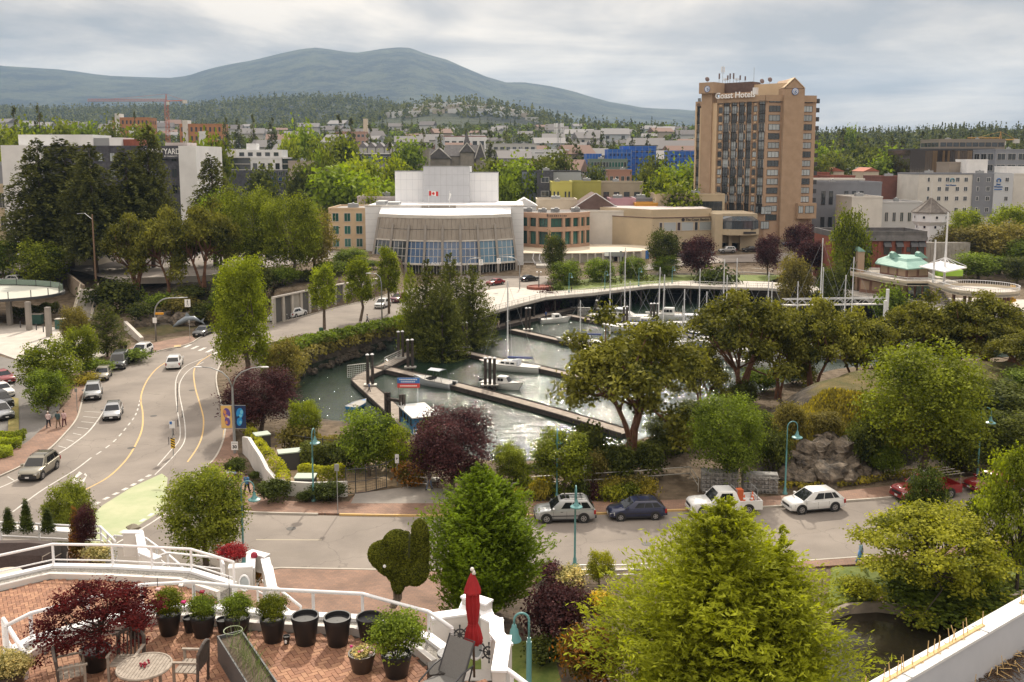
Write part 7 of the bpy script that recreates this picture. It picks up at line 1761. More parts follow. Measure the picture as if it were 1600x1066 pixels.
railing('handrail','short metal handrail at the head of the dock ramp',[P(637,763,.1),P(668,766,.1)],1.05,MGA,spacing=1.2)
railing('handrail','pale railing left of the planting bed by the thin young tree',[P(800,772,.1),P(832,766,.1)],.9,MGA)
prl=[V3((a,b_,.1))for a,b_ in bw_near[1:13]]
railing('promenade_railing','long pale railing along the water side of the curved promenade',prl,1.,MGA,(1.,.55,.1),spacing=2.4,pick=.45)
railing('lane_fence','low white fence along our side of the road behind the shrubs',[P(905,906,.12),P(960,906,.12),P(1010,904,.12)],1.,M_wm,(1,.66,.33),spacing=1.6)
M_stone_g=mat('gabion_stone',(.16,.155,.15),.9,(.34,.33,.32),2.)
for(a,b_,yt),lb in(((1097,1155,738),'left block of the stone filled gabion wall behind the white pickup'),((1161,1217,742),'right block of the stone filled gabion wall at the foot of the rock')):
 p,q_=P(a,768,.1),P(b_,771,.1);t=thing('gabion_wall',lb,'wall',p);v=q_-p;n_=int(v.length/.34);H_=D(a,yt,p.y).z
 mb=MB();u=v.normalized();c_=v/2+V3((0,.55,H_/2));mb.box(tuple(c_),(v.length,.9,H_-.08),math.atan2(v.y,v.x));mb.put('core',M_stone_g,t)
 sm_=[]
 for k in range(3):
  mb=MB();g=np.random.default_rng(k);mb.ball((0,0,0),.2,7,5);mb.v=[tuple(c*(1+.22*g.normal())for c in w_)for w_ in mb.v];sm_.append(mb.mesh('stone',M_stone_g))
 for i in range(n_):
  for j in range(int(H_/.33)):
   if i*int(H_/.33)+j>290:continue
   q2=u*(i+.5+.15*random.random())*.34+V3((0,.06,.17+j*.33));o=link('stone',sm_[(i*3+j)%3],None,t,q2,random.random()*6)
 mb=MB()
 for i in range(0,n_+1,2):mb.beam(u*i*.34+V3((0,-.17,0)),u*i*.34+V3((0,-.17,H_)),.02)
 for j in range(0,int(H_/.33)+1):mb.beam(V3((0,-.17,j*.33)),v+V3((0,-.17,j*.33)),.02)
 mb.put('wire_mesh',MGA,t)
wv=thing('wave_wall','curving white garden wall with dark openings topped by an ivy hedge at the road corner','wall',(0,0,0))
line_=[(379,707,1.6),(388,716,2.),(395,730,2.1),(406,744,1.9),(416,758,1.5),(428,768,1.25),(445,773,1.2),(480,775,1.2),(538,775,1.3)]
rr=[]
for x,y,hh in line_:p=P(x,y,.1);rr.append([(p.x,p.y,0),(p.x+.25,p.y+.2,0),(p.x+.25,p.y+.2,hh),(p.x,p.y,hh)])
MB().loft(rr).put('wall',mat('white_wall',(.66,.64,.61),.85,(.55,.53,.5),1),wv)
for i in(2,4):
 a,b_=P(line_[i][0],line_[i][1],0),P(line_[i+1][0],line_[i+1][1],0);a,b_=a.lerp(b_,.15),a.lerp(b_,.85);o_=V3((-.03,-.02,0));MB().quad(a+o_+V3((0,0,.5)),b_+o_+V3((0,0,.35)),b_+o_+V3((0,0,.9)),a+o_+V3((0,0,1.5))).put('dark_opening',MATS['deep_shade'],wv)
def lfr(name,pts,w,h,n,leaf,label=None,cat=None,kind=None,parent=None,size=.12,seed=1,z0=0):
 """hedge or creeper following a line of 3-D points"""
 g=np.random.default_rng(seed);A_=np.array([tuple(p)for p in pts]);seg=np.linalg.norm(A_[1:]-A_[:-1],axis=1);cum=np.r_[0,np.cumsum(seg)];s=g.random(n)*cum[-1]
 i=np.clip(np.searchsorted(cum,s)-1,0,len(seg)-1);f=(s-cum[i])/seg[i];c=A_[i]+(A_[i+1]-A_[i])*f[:,None];d=(A_[i+1]-A_[i])/seg[i][:,None];nr=np.stack([-d[:,1],d[:,0],0*d[:,0]],1)
 a=g.random(n)*math.pi;rad=.8+.28*g.random(n)+.12*np.sin(s*2.1);off=np.cos(a)*rad;up=np.sin(a)**.6*rad
 pos=c+nr*(off*w/2)[:,None];pos[:,2]+=z0+up*h;nn=nr*off[:,None]+np.array([0,0,1.])*up[:,None]+g.normal(size=(n,3))*.6
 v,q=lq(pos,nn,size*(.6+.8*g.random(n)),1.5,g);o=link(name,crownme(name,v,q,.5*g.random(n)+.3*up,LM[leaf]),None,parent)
 return tag(o,label,cat,None,kind)
lfr('ivy_hedge',[P(x,y,h_)for x,y,h_ in((386,672,.6),(396,688,.8),(410,708,1.2),(432,732,1.2),(444,748,1.1),(440,760,1.2))],1.1,.9,2600,'ymaple','rust and green ivy hedge running along the white wave wall','hedge',size=.14)
lfr('ivy_hedge',[P(466,752,.1),P(520,750,.1),P(536,752,.1)],1.,1.3,2000,'ymaple','yellow and rust ivy clump behind the white wall beside the containers','hedge',size=.14,seed=2)
lfr('ivy_hedge',[P(470,730,.1),P(540,726,.1),P(600,728,.1),P(640,735,.1)],1.6,2.,5200,'deep','dark ivy screen on the fence between the yard and the water','hedge',size=.16,seed=3)
lfr('ivy_hedge',[P(370,650,.1),P(385,660,.1),P(392,675,.1)],1.6,1.8,1500,'olive','olive creeper behind the banner lamp post','hedge',size=.16,seed=4)
lfr('grass_fringe',[P(1170,752,.1),P(1240,762,.1),P(1330,755,.1),P(1400,744,.1),P(1500,735,.1)],1.2,.35,1800,'ground',None,None,'stuff',size=.16,seed=5)
for i,(y0_,xe)in enumerate(((686,47),(697,40),(710,25))):
 lfr('clipped_hedge',[P(-20,y0_+6,.1),P(xe-6,y0_,.1)],1.7,.9,2200,'lime',('back row of the bright clipped hedge at the left edge','middle row of the bright clipped hedge at the left edge','front row of the bright clipped hedge at the left edge')[i],'hedge',size=.13,seed=6+i)
lfr('bank_shrubbery',[P(430,585,.1),P(440,556,0),P(470,540,0),P(520,530,0),P(570,519,0),P(640,503,0)],3.2,1.3,4200,'mid',None,None,'stuff',size=.3,seed=19)
lfr('bank_shrubbery',[P(446,590,-1.2),P(462,566,-1.4),P(500,549,-1.4),P(560,534,-1.4),P(620,518,-1.4),P(700,500,-1.4)],4.2,1.5,5200,'olive',None,None,'stuff',size=.3,seed=9)
lfr('bank_shrubbery',[P(790,752,-1.),P(850,748,-.8),P(905,738,-.6),P(950,728,-.3),P(1010,715,0),P(1070,700,0)],3.,1.4,4200,'deep',None,None,'stuff',size=.22,seed=10)
lfr('bank_shrubbery',[P(470,700,-1),P(540,705,-1.),P(600,712,-.8),P(660,716,-.5)],3.,1.3,3200,'olive',None,None,'stuff',size=.22,seed=11)
def cscat(name,poly,n,hmin,hmax,leaf,size,seed):
 g=np.random.default_rng(seed);A_=np.array(XY(poly,6));lo,hi=A_.min(0),A_.max(0);q_=lo+(hi-lo)*g.random((n*3,2));q_=q_[(sdist(A_,q_[:,0],q_[:,1])>0)&(H(q_[:,0],q_[:,1])>1.)][:n];m_=len(q_)
 hh=hmin+(hmax-hmin)*g.random(m_);pos=np.stack([q_[:,0],q_[:,1],H(q_[:,0],q_[:,1])+hh*.5],1);nr=g.normal(size=(m_,3))*np.array([1,1,.2])
 v,q=lq(pos,nr,hh*.28,3.2,g,np.tile(np.array([0,0,1.]),(m_,1)));return tag(link(name,crownme(name,v,q,.4+.6*g.random(m_),LM[leaf])),kind='stuff')
cscat('dry_grass',[(1150,640),(1250,603),(1440,600),(1600,600),(1640,680),(1430,690),(1330,690),(1200,680)],16000,.35,.8,'olive',1,12)
cscat('dry_grass',[(1150,640),(1250,603),(1440,600),(1600,600),(1640,680),(1430,690),(1330,690),(1200,680)],7000,.4,.8,'ground',1,15)
cscat('knoll_scrub',[(1190,700),(1250,650),(1330,650),(1400,700),(1500,690),(1640,640),(1640,730),(1400,738),(1350,745)],5000,.3,.8,'olive',1,13)
for(x,y,w_,z_,rz,lb)in((465,722,3.3,1.6,.35,'pale green lidded container standing behind the ivy'),(478,755,1.6,1.1,0,'small grey bin box behind the white wall'),(410,700,1.3,1.9,.5,'upright grey green cabinet behind the hedge')):
 p=P(x,y+8,.1);t=thing('container',lb,'container',p,rz);MB().bb(-w_/2,w_/2,-.6,.6,0,z_-.1).put('box',M_df,t);MB().bb(-w_/2-.05,w_/2+.05,-.65,.65,z_-.1,z_).put('lid',mat('pale_green',(.36,.42,.36),.6),t)
fg=thing('chain_link_fence','black chain link gate and fence closing the dirt yard','fence',(0,0,0))
fp_=[P(541,773,.1),P(572,770,.1),P(604,762,.1),P(604,762,.1),P(618,745,.1)]
hh=2.1
for x,y in((541,773),(556,771),(572,768),(588,765),(604,762),(505,722),(478,718),(445,712),(558,726),(592,730),(640,740)):
 p=P(x,y,.1);MB().tube([p,p+V3((0,0,hh+.2))],.045,6).put('post',M_df,fg)
for f in(.03,.5,1):MB().tube([p+V3((0,0,hh*f))for p in fp_[:3]],.035,5).put('rail',M_df,fg)
for pts in([P(604,762,.1),P(640,740,.1)],[P(445,712,.1),P(478,718,.1),P(505,722,.1),P(558,726,.1),P(592,730,.1),P(640,740,.1)]):MB().tube([p+V3((0,0,hh))for p in pts],.03,5).put('rail',M_df,fg)
mb=MB()
for i in range(2):
 a,b_=fp_[i],fp_[i+1];k=10
 for j in range(k+1):
  q_=a.lerp(b_,j/k);mb.beam(q_,q_+V3((0,0,hh)),.012)
 for j in range(1,9):mb.beam(a+V3((0,0,hh*j/9)),b_+V3((0,0,hh*j/9)),.012)
mb.put('mesh_wires',M_df,fg)
M_rock=mat('rock',(.03,.025,.021),.95,(.2,.16,.12),2.6,bump=1.5,bscale=7)
RK=[]
for k in range(4):
 mb=MB();g=np.random.default_rng(50+k);mb.ball((0,0,0),1,20,14);mb.v=[tuple(np.array(v_)*(1+.16*np.sin(4*v_[0]+k*2)+.13*np.cos(6*v_[1]+3*v_[2])-.16*abs(np.sin(5*v_[0]+4*v_[1]+k))-.1*abs(np.cos(7*v_[2]+3*v_[0]))+.015*g.normal()))for v_ in mb.v];RK.append(mb.mesh('rock',M_rock))
def rock(x,y,s,label,group,z=None,sq=.7):
 p=PT(x,y)if z is None else P(x,y,z);o=link('rock',RK[random.randrange(4)],None,None,p,random.random()*6);o.scale=(s*1.3,s,s*sq);tag(o,label,'rock',group)
for x,y,s,lb in((1240,750,1.5,'dark boulder at the left foot of the rock face beside the lamp'),(1262,746,1.7,'boulder right of the teal lamp post'),(1292,742,2.4,'largest dark boulder low in the rock face'),(1322,744,2.,'boulder at the right foot of the rock face'),(1345,746,1.2,'small boulder near the leaf litter'),(1305,716,2.3,'big boulder in the upper middle of the rock face'),(1272,712,1.8,'boulder in the upper left of the rock face'),(1332,712,1.8,'boulder in the upper right of the rock face'),(1252,728,1.5,'boulder halfway up at the left of the rock face'),(1368,745,.9,'little boulder under the laurel tree'),(1286,696,1.4,'topmost boulder of the rock face')):rock(x,y,s,lb,'boulders of the roadside rock face',sq=.85)
for x,y,s in((235,505,2.4),(262,500,2.8),(290,505,2.6),(275,478,2.4),(250,480,2.),(305,490,2.2),(225,485,1.8)):rock(x,y,s,'dark boulder in the shaded bank behind the crossing','boulders of the left bank',sq=.8)
g=np.random.default_rng(8)
for k in range(70):
 u=g.random();x,y=((452+u*200,590-u*68+g.normal()*2)if k<45 else(455+330*u,655+95*sin_(u*2.2)+g.normal()*2));rock(x,y,.35+.6*g.random()**2,'grey shore rock at the water edge','rocks along the shore',z=-3.6)
 # docks
DZ=-3.45
M_dock=mat('dock_planks',(.24,.2,.165),.9,(.36,.31,.26),1.6,bump=.2)
def dock(label,pts,w):
 q_=[V3(p)for p in XY(pts,DZ)];t=thing('floating_dock',label,'dock',(q_[0].x,q_[0].y,0));o_=q_[0]
 l,r=rbn([tuple(p-o_)for p in q_],w,0);k=len(l)
 MB().loft([[(l[i].x,l[i].y,DZ-.5),(r[i].x,r[i].y,DZ-.5),(r[i].x,r[i].y,DZ-.05),(l[i].x,l[i].y,DZ-.05)]for i in range(k)]).put('float',MPI,t)
 mb=MB();acc=0
 for i in range(k-1):
  a,b_=q_[i]-o_,q_[i+1]-o_;L_=(b_-a).length;n_=int(L_/.32);ang=math.atan2(b_.y-a.y,b_.x-a.x)
  for j in range(n_):c=a.lerp(b_,(j+.5)/n_);mb.box((c.x,c.y,DZ-.02),(.29,w*.94,.05),ang)
 tag(mb.put('planks',M_dock,t),kind='stuff')
 for side in(l,r):MB().tube([(p.x,p.y,DZ+.06)for p in side],.09,4).put('edge_timber',MPI,t)
dock('main dock from the ramp along the left side of the marina to the promenade',[(668,695),(625,650),(572,603),(561,593),(568,587),(600,573),(640,553),(700,532),(760,514),(805,503),(870,488),(905,480)],2.3)
dock('first finger dock, the long one in front of the moored speedboat',[(592,573),(700,598),(800,624),(880,646),(980,676)],2.)
dock('second finger dock beside the sailing boat with the blue sail cover',[(692,543),(760,558),(850,576),(920,592)],1.8)
dock('third finger dock passing behind the top of the big arbutus',[(800,515),(890,535),(990,558),(1080,580)],1.8)
dock('far dock lined with lamp topped pilings',[(886,492),(960,507),(1060,524),(1150,540),(1260,560)],2.)
dock('farthest dock below the promenade in the middle of the marina',[(1030,486),(1110,495),(1200,505),(1330,520)],2.)
dock('dock glimpsed through the arbutus trees on the right',[(1330,520),(1400,540),(1480,545)],2.4)
def piling(x,yt,yb,n,label,lamps=False):
 p=P(x,yb,DZ-.3);t=thing('dock_piling',label,'piling',(p.x,p.y,DZ-2));h=D(x,yt,p.y).z-DZ+2
 for i in range(n):
  dx=(i-(n-1)/2)*.62;dy=.25*(i%2);o=MB().tube([(dx,dy,0),(dx,dy,h)],[.23,.22],9).put('pile',MPI,t)
  mb=MB();mb.lathe([(.27,0),(.25,.1),(.02,.22)],10);c_=mb.put('cap',M_wm,o);c_.location=(dx,dy,h)
 MB().box((0,.1,2.2),(.62*n+.5,.9,.18)).put('pile_hoop',MGA,t)
for x,yt,yb,n,lb in((578.5,555,607,2,'pair of dark pilings at the bend of the main dock'),(626,519,564,2,'pair of pilings on the far side of the main dock'),(641,532,579,2,'pair of pilings at the root of the first finger dock'),(705,495,522,2,'short looking pilings beyond the main dock'),(726,505,547,2,'pair of pilings at the root of the second finger dock'),(760,482,518,2,'pair of pilings where the main dock meets the shade'),(765.5,560,607,3,'three pilings on the first finger dock beside the cabin boat'),(825,482,519,2,'pair of pilings at the root of the third finger dock'),(977,480,512,2,'pilings on the far dock left of the tall masts'),(1022,475,512,3,'three dark pilings behind the leaning masts'),(896,458,484,1,'single piling under the promenade at the dock end'),(932,470,496,1,'single piling beside the mesh gate')):
 piling(x,yt,yb,n,lb)
p0,p1=P(606,656,DZ),P(629,660,DZ);t=thing('timber_frame','dark timber goalpost frame where the ramp meets the dock','frame',(p0.x,p0.y,0));o_=V3((p0.x,p0.y,0));h=D(606,613,p0.y).z
for p in(p0,p1):
 for d_ in(-.2,.2):MB().tube([(p.x-o_.x+d_,p.y-o_.y,-5.5),(p.x-o_.x+d_,p.y-o_.y,h)],.2,8).put('pile',MPI,t)
MB().beam(V3((p0.x,p0.y,h-.8))-o_,V3((p1.x,p1.y,h-.8))-o_,.35).put('crossbeam',MPI,t)
t=thing('dock_ramp','pale aluminium ramp going down from the shore to the main dock','ramp',(0,0,0));a,b_=P(672,752,.1),P(662,690,DZ+.1)
MB().beam(a,b_,1.6,.15).put('ramp_deck',MGA,t)
for s in(-.8,.8):mb=MB();o_=V3((s,0,0));mb.tube([a+o_+V3((0,0,1)),b_+o_+V3((0,0,1))],.05,5);[mb.beam(a.lerp(b_,k/8)+o_,a.lerp(b_,k/8)+o_+V3((0,0,1)),.05)for k in range(9)];mb.put('ramp_rail',MGA,t)
M_mesh=mat('pale_mesh',(.5,.49,.47),.6)
for(a,b_),lb in(((((543,590)),(578,587)),'pale mesh guard at the left bend of the main dock'),(((600,573)),(628,566)),((0,0),(0,0)))if 0 else((((543,590),(578,586)),'pale mesh guard at the left bend of the main dock'),(((601,577),(628,564)),'pale mesh gate on the main dock between two piling pairs'),(((690,546),(713,536)),'pale mesh gate at the second finger dock'),(((903,494),(924,495)),'pale mesh guard at the far dock corner')):
 a,b_=P(*a,DZ),P(*b_,DZ);t=thing('mesh_guard',lb,'fence',a);v=b_-a;mb=MB()
 for k in range(13):mb.beam(v*k/12,v*k/12+V3((0,0,1.7)),.035)
 for k in range(7):mb.beam(V3((0,0,1.7*k/6)),v+V3((0,0,1.7*k/6)),.035)
 mb.put('mesh',M_mesh,t);MB().tube([(0,0,0),(0,0,1.75),v+V3((0,0,1.75)),v],.05,5).put('frame',MGA,t)
 # boats
M_gel=mat('white_hull',(.72,.72,.7),.3,coat=.3);M_navy=mat('navy_canvas',(.02,.04,.16),.8);M_gcanv=mat('pale_canvas',(.48,.5,.54),.8);M_inner=mat('boat_inner',(.3,.29,.27),.7)
def boat(kindn,label,x,y,L,rz,hull=M_gel,wr=.32,canopy=None,mast=0,cabin=True,stripe=None,lean=0.):
 p=P(x,y,WZ);t=thing(kindn,label,{'sailing_boat':'sailing boat','dinghy':'dinghy'}.get(kindn,'motorboat'),p,rz);w=L*wr/2;fb=.09*L+.25 if mast==0 else .085*L+.15
 if kindn=='dinghy':fb=.42
 rr=[]
 for u in np.linspace(0,1,11):
  k=(sin_(math.pi*(u*.56+.16))**.8)if mast else(1 if u<.55 else cos_((u-.55)/.45*math.pi/2)**.75);k=max(k if u<1 else .02,.02)if u>.5 else k
  if u==1:k=.03
  x_=-L/2+L*u;s=fb*(1+.35*u*u)
  rr.append([(x_+.12*L*(u>.9),-w*k,s),(x_+.04*L*(u>.9),-w*k*.95,s*.45),(x_,-w*k*.55,-.15),(x_,w*k*.55,-.15),(x_+.04*L*(u>.9),w*k*.95,s*.45),(x_+.12*L*(u>.9),w*k,s)])
 MB().loft(rr).put('hull',hull,t,'auto')
 mb=MB();[mb.tube([(r_[j][0],r_[j][1],r_[j][2]+.03)for r_ in rr],.05,5)for j in(0,5)];mb.put('gunwale',stripe or MGA,t)
 dk=[[(r_[0][0],r_[0][1]*.86,r_[0][2]+.015)for r_ in rr[:-1]],[(r_[5][0],r_[5][1]*.86,r_[5][2]+.015)for r_ in rr[:-1]]]
 mb=MB();n_=len(dk[0]);mb.add(dk[0]+dk[1],[(i,i+1,n_+i+1,n_+i)for i in range(n_-1)]);mb.put('deck',M_inner if not mast and not cabin or kindn=='dinghy' else M_gel,t)
 if kindn=='dinghy':
  for u in(-.25,.1):MB().box((L*u,0,fb+.03),(.25,w*1.5,.05)).put('thwart',M_dock,t)
  return t
 if cabin:
  h_=.16*L if not mast else .07*L;a,b_=(-.05,.28)if not mast else(-.12,.26)
  mb=MB();z0=fb*1.05
  mb.loft([[(L*a,-w*.72,z0),(L*b_,-w*.6,z0+.1),(L*b_,w*.6,z0+.1),(L*a,w*.72,z0)],[(L*a,-w*.66,z0+h_),(L*(b_-.1),-w*.5,z0+h_),(L*(b_-.1),w*.5,z0+h_),(L*a,w*.66,z0+h_)]]);mb.put('cabin',M_gel,t)
  for s in(-1,1):
   for k in range(2 if L<7 else 3):
    u=a+.03+k*(b_-a-.1)/3;MB().box((L*(u+.04),s*w*(.71-.03*k),z0+h_*.6),(L*.065,.05,h_*.4)).put('cabin_window',MCG,t)
  if not mast:MB().plate([(L*(b_-.008),-w*.5,z0+.12+h_*.15),(L*(b_-.008),w*.5,z0+.12+h_*.15),(L*(b_-.085),w*.45,z0+h_*.93),(L*(b_-.085),-w*.45,z0+h_*.93)],.03).put('windscreen',MCG,t)
 if canopy:
  z0=fb;MB().loft([[(-L*.22,-w*.75,z0+1.55),(-L*.22,w*.75,z0+1.55),(-L*.22,0,z0+1.75)],[(L*.12,-w*.7,z0+1.5),(L*.12,w*.7,z0+1.5),(L*.12,0,z0+1.7)]]).put('canopy',canopy,t)
  mb=MB()
  for s in(-1,1):
   for u,v in((-.22,-.3),(.12,.2),(-.05,-.1)):mb.tube([(L*v,s*w*.8,z0),(L*u,s*w*.72,z0+1.52)],.025,5)
  mb.put('canopy_frame',M_df,t)
  MB().loft([[(L*.05,-w*.7,z0),(L*.05,w*.7,z0),(L*.05,w*.7,z0+.5),(L*.05,-w*.7,z0+.5)],[(L*.24,-w*.5,z0+.05),(L*.24,w*.5,z0+.05),(L*.2,w*.4,z0+.3),(L*.2,-w*.4,z0+.3)]]).put('windscreen',MCG,t)
 if not mast:
  MB().loft([[(-L/2-.05,-.18,fb+.35),(-L/2-.05,.18,fb+.35),(-L/2-.5,.14,fb+.3),(-L/2-.5,-.14,fb+.3)],[(-L/2-.05,-.18,fb-.15),(-L/2-.05,.18,fb-.15),(-L/2-.45,.12,fb-.15),(-L/2-.45,-.12,fb-.15)]][::-1]).bb(-L/2-.32,-L/2-.18,-.06,.06,-.3,fb-.15).put('outboard_motor',MTR,t)
 else:
  lv_=V3((0,lean,mast));MB().tube([(L*.08,0,0),V3((L*.08,0,0))+lv_],[.11,.08],7).put('mast',M_wm,t)
  MB().tube([(L*.08,0,fb+1.1),(-L*.38,0,fb+1.25)],.16,7).put('sail_cover',canopy or M_navy,t)
  mb=MB();
  for f in(.55,.8):c=V3((L*.08,0,0))+lv_*f;mb.tube([c-V3((0,.6,0)),c+V3((0,.6,0))],.03,4)
  mb.put('spreader',M_wm,t)
  mb=MB();tp=V3((L*.08,0,0))+lv_*.98
  for e_ in((L*.56,0,fb*1.3),(-L*.48,0,fb),(L*.05,w*.95,fb),(L*.05,-w*.95,fb)):mb.tube([tp,e_],.018,4)
  mb.put('rigging',MME,t)
  MB().loft([[(-L*.14,-w*.6,fb+.1),(-L*.14,w*.6,fb+.1),(-L*.14,w*.5,fb+.95),(-L*.14,-w*.5,fb+.95)],[(0.,-w*.6,fb+.1),(0,w*.6,fb+.1),(-L*.02,w*.4,fb+.75),(-L*.02,-w*.4,fb+.75)]]).put('dodger',canopy if canopy else M_gcanv,t)
 return t
boat('sailing_boat','white sailing boat with a grey dodger and blue sail cover at the second finger dock',800,579,8.6,2.75,mast=13.5,canopy=None)
boat('speedboat','open grey speedboat with a dark frame canopy tied to the first finger dock',680,603,6.2,2.55,M_gcanv,canopy=M_gcanv,cabin=False,wr=.36)
boat('cabin_boat','little white cabin boat behind the three pilings',782,606,5.6,-.45,wr=.38)
boat('dinghy','grey green dinghy beside the main dock',677,555,4.2,.25,mat('grey_green_hull',(.25,.32,.3),.6));boat('dinghy','upturned pale dinghy beyond the main dock',648,545,4.,.6);boat('dinghy','pale dinghy against the far side of the main dock',682,535,3.6,.5)
boat('dinghy','bright blue and white little boat left of the main dock',559,636,3.4,1.2,mat('bright_blue_hull',(.03,.2,.5),.5),wr=.5)
boat('cabin_boat','small white cabin boat with blue windows at the far end of the main dock',866,504,5.6,.35,wr=.36)
boat('sailing_boat','white sailing boat moored below the promenade with twin tall masts behind',968,503,12,-.35,mast=14.5,canopy=M_gcanv);boat('cabin_boat','white cruiser in front of the dark promenade piles',1050,500,8.5,2.9,canopy=None,wr=.3)
boat('cabin_boat','second white cruiser between the pilings',1005,515,8,-.5,wr=.3);boat('speedboat','blue covered boat at the farthest dock',1112,508,6.5,-.3,M_gel,canopy=M_navy,cabin=False);boat('speedboat','grey green boat low in the water by the far dock',1075,538,6.5,.3,mat('grey_green_hull',(.25,.32,.3),.6),canopy=M_gcanv,cabin=False)
for x,yt,yb,L_,rz,ln,lb in((1020,418,542,10,-.4,.8,'sailing boat with the cream leaning mast'),(1041,430,548,9,2.6,-.4,'sailing boat with a thin dark mast'),(1072,478,558,8,2.7,.3,'sailing boat with a short cream mast'),(1096,456,540,8,-.3,.4,'sailing boat whose mast leans right of the short one'),(1122,405,520,10,-.4,0,'sailing boat with the tall grey mast left of the pair'),(1156,404,525,11,2.7,0,'sailing boat with a thick white mast before the promenade'),(1271,372,530,11,-.3,0,'sailing boat with the tall mast left of the gangway'),(1289,418,520,9,2.8,0,'sailing boat with a mast just behind the gangway'),(1336,402,540,10,2.8,0,'sailing boat with a white mast in front of the pavilion'),(960,395,560,10,2.7,.3,'sailing boat half hidden behind the top of the big arbutus')):
 p=P(x,yb,WZ);boat('sailing_boat',lb,x,yb,L_,rz,mast=D(x,yt,p.y).z-WZ,canopy=[None,M_gcanv][int(x)%2],lean=ln)
for x,yt,yb,L_,rz,ln,lb in((1062,452,530,9,.2,0,'sailing boat whose thin mast stands before the dark piles'),(1140,430,545,9,2.9,.2,'sailing boat between the tall grey mast and the thick white one'),(1190,425,540,10,-.2,0,'sailing boat left of the olive bush tree'),(1210,440,560,9,2.8,.3,'sailing boat right of the thick white mast'),(1310,430,550,9,.1,0,'sailing boat between the gangway masts'),(1250,440,548,9,3.,0,'sailing boat at the foot of the gangway'),(990,440,520,10,2.8,0,'sailing boat right of the twin tall masts'),(1085,420,512,10,0,0,'sailing boat moored directly under the promenade'),(912,470,540,8,2.8,0,'sailing boat behind the top of the big arbutus')):
 p=P(x,yb,WZ);boat('sailing_boat',lb,x,yb,L_,rz,mast=D(x,yt,p.y).z-WZ,canopy=[None,M_gcanv][int(x)%2],lean=ln)
for x,y,L_,rz,lb in((1120,560,7,.4,'white boat glimpsed through the arbutus leaves'),(1180,575,8,-.4,'white boat behind the second arbutus'),(1230,560,7,.2,'white cruiser behind the arbutus row'),(1300,560,8,-.3,'white cruiser left of the round laurel tree'),(1100,585,6,.3,'white boat behind the crown of the big arbutus'),(1350,545,7,-.2,'cruiser near the white pile')):boat('cabin_boat',lb,x,y,L_,rz)
p=P(651,672,WZ);t=thing('office_boat','blue and white floating office with a blue and red roof sign beside the main dock','houseboat',p,1.95)
M_bl=mat('office_blue',(.035,.16,.32),.5);L_=9.5
def bb4(nm,m_,*a):mb=MB();mb.bb(*a);return mb.put(nm,m_,t)
bb4('float',M_gel,-L_/2,L_/2,-1.75,1.75,-.3,.55);bb4('cabin',M_bl,-L_*.38,L_*.18,-1.45,1.45,.55,2.5);bb4('roof',M_gel,-L_*.42,L_*.24,-1.65,1.65,2.5,2.62);bb4('bow_house',M_gel,L_*.181,L_*.4,-1.1,1.1,.55,2.1)
for k in range(4):bb4('window',MCG,-L_*.33+k*1.3,-L_*.33+k*1.3+.8,1.44,1.48,1.4,2.2);bb4('window',MCG,-L_*.33+k*1.3,-L_*.33+k*1.3+.8,-1.48,-1.44,1.4,2.2)
mb=MB()
for z in(.95,1.35,3.4):mb.tube([(-L_*.46,-1.6,z),(-L_*.46,1.6,z)],.04,5)
for y_ in(-1.6,-.8,0,.8,1.6):mb.tube([(-L_*.46,y_,.5),(-L_*.46,y_,1.35)],.035,5);mb.tube([(L_*(-.4+.15*(y_+1.6)),1.6*(1 if y_>0 else-1),2.6),(L_*(-.4+.15*(y_+1.6)),1.6*(1 if y_>0 else-1),3.3)],.035,5)
mb.put('guard_rail',M_wm,t)
c=P(639,650,DZ);sg=thing('roof_sign','blue over red sign board standing above the floating office','sign',(c.x,c.y,D(639,606,c.y).z),0)
MB().bb(-1.35,1.35,-.05,.05,.55,1.2).put('blue_board',MLO,sg);MB().bb(-1.35,1.35,-.05,.05,0.,.545).put('red_board',mat('sign_red',(.5,.05,.04),.5),sg)
mb=MB();[mb.bb(-1.1+k*.2,-1.1+k*.2+.13,-.07,-.05,.95,1.08)for k in range(11)];[mb.bb(-.9+k*.22,-.9+k*.22+.14,-.07,-.05,.68,.8)for k in range(8)];[mb.bb(-1.+k*.23,-1.+k*.23+.15,-.07,-.05,.18,.32)for k in range(9)];mb.put('sign_strokes',M_wi,sg)
mb=MB();[mb.tube([(x,0,-2.2),(x,0,.2)],.05,5)for x in(-1.1,1.1)];mb.put('legs_frame',MME,sg)
for x,yt,yb in((1384,452,516),(1381,470,518)):
 p=P(x,yb,-3.6);t=thing('mooring_pile',('tall white steel mooring pile beside the end of the gangway','shorter white steel pile touching the tall one')[x<1383],'pile',p);MB().tube([(0,0,-1),(0,0,D(x,yt,p.y).z-p.z)],.3,10).put('pile',M_wm,t)
for x,yt,yb,lb in((703,704,770,'thin post with a small dark box at the water edge'),):pass
p=P(758,720,-3.);t=thing('marker_post','thin metal post with a dark box top standing in the near water','post',(p.x,p.y,-4.6));h=D(758,665,p.y).z+4.6;MB().tube([(0,0,0),(0,0,h)],.04,6).put('post',MME,t);MB().box((0,0,h),(.45,.35,.3)).put('box',M_df,t)
a,b_=P(1225,478,-1.),P(1385,476,.3);t=thing('gangway','white lattice truss gangway sloping down to the marina on the right','gangway',a);v=b_-a;mb=MB();n_=16
for s in(0,1.5):
 o_=V3((0,s,0));mb.beam(o_,v+o_,.12);mb.beam(o_+V3((0,0,1.2)),v+o_+V3((0,0,1.2)),.12)
 for k in range(n_):mb.beam(v*k/n_+o_+V3((0,0,1.2*(k%2))),v*(k+1)/n_+o_+V3((0,0,1.2*((k+1)%2))),.07)
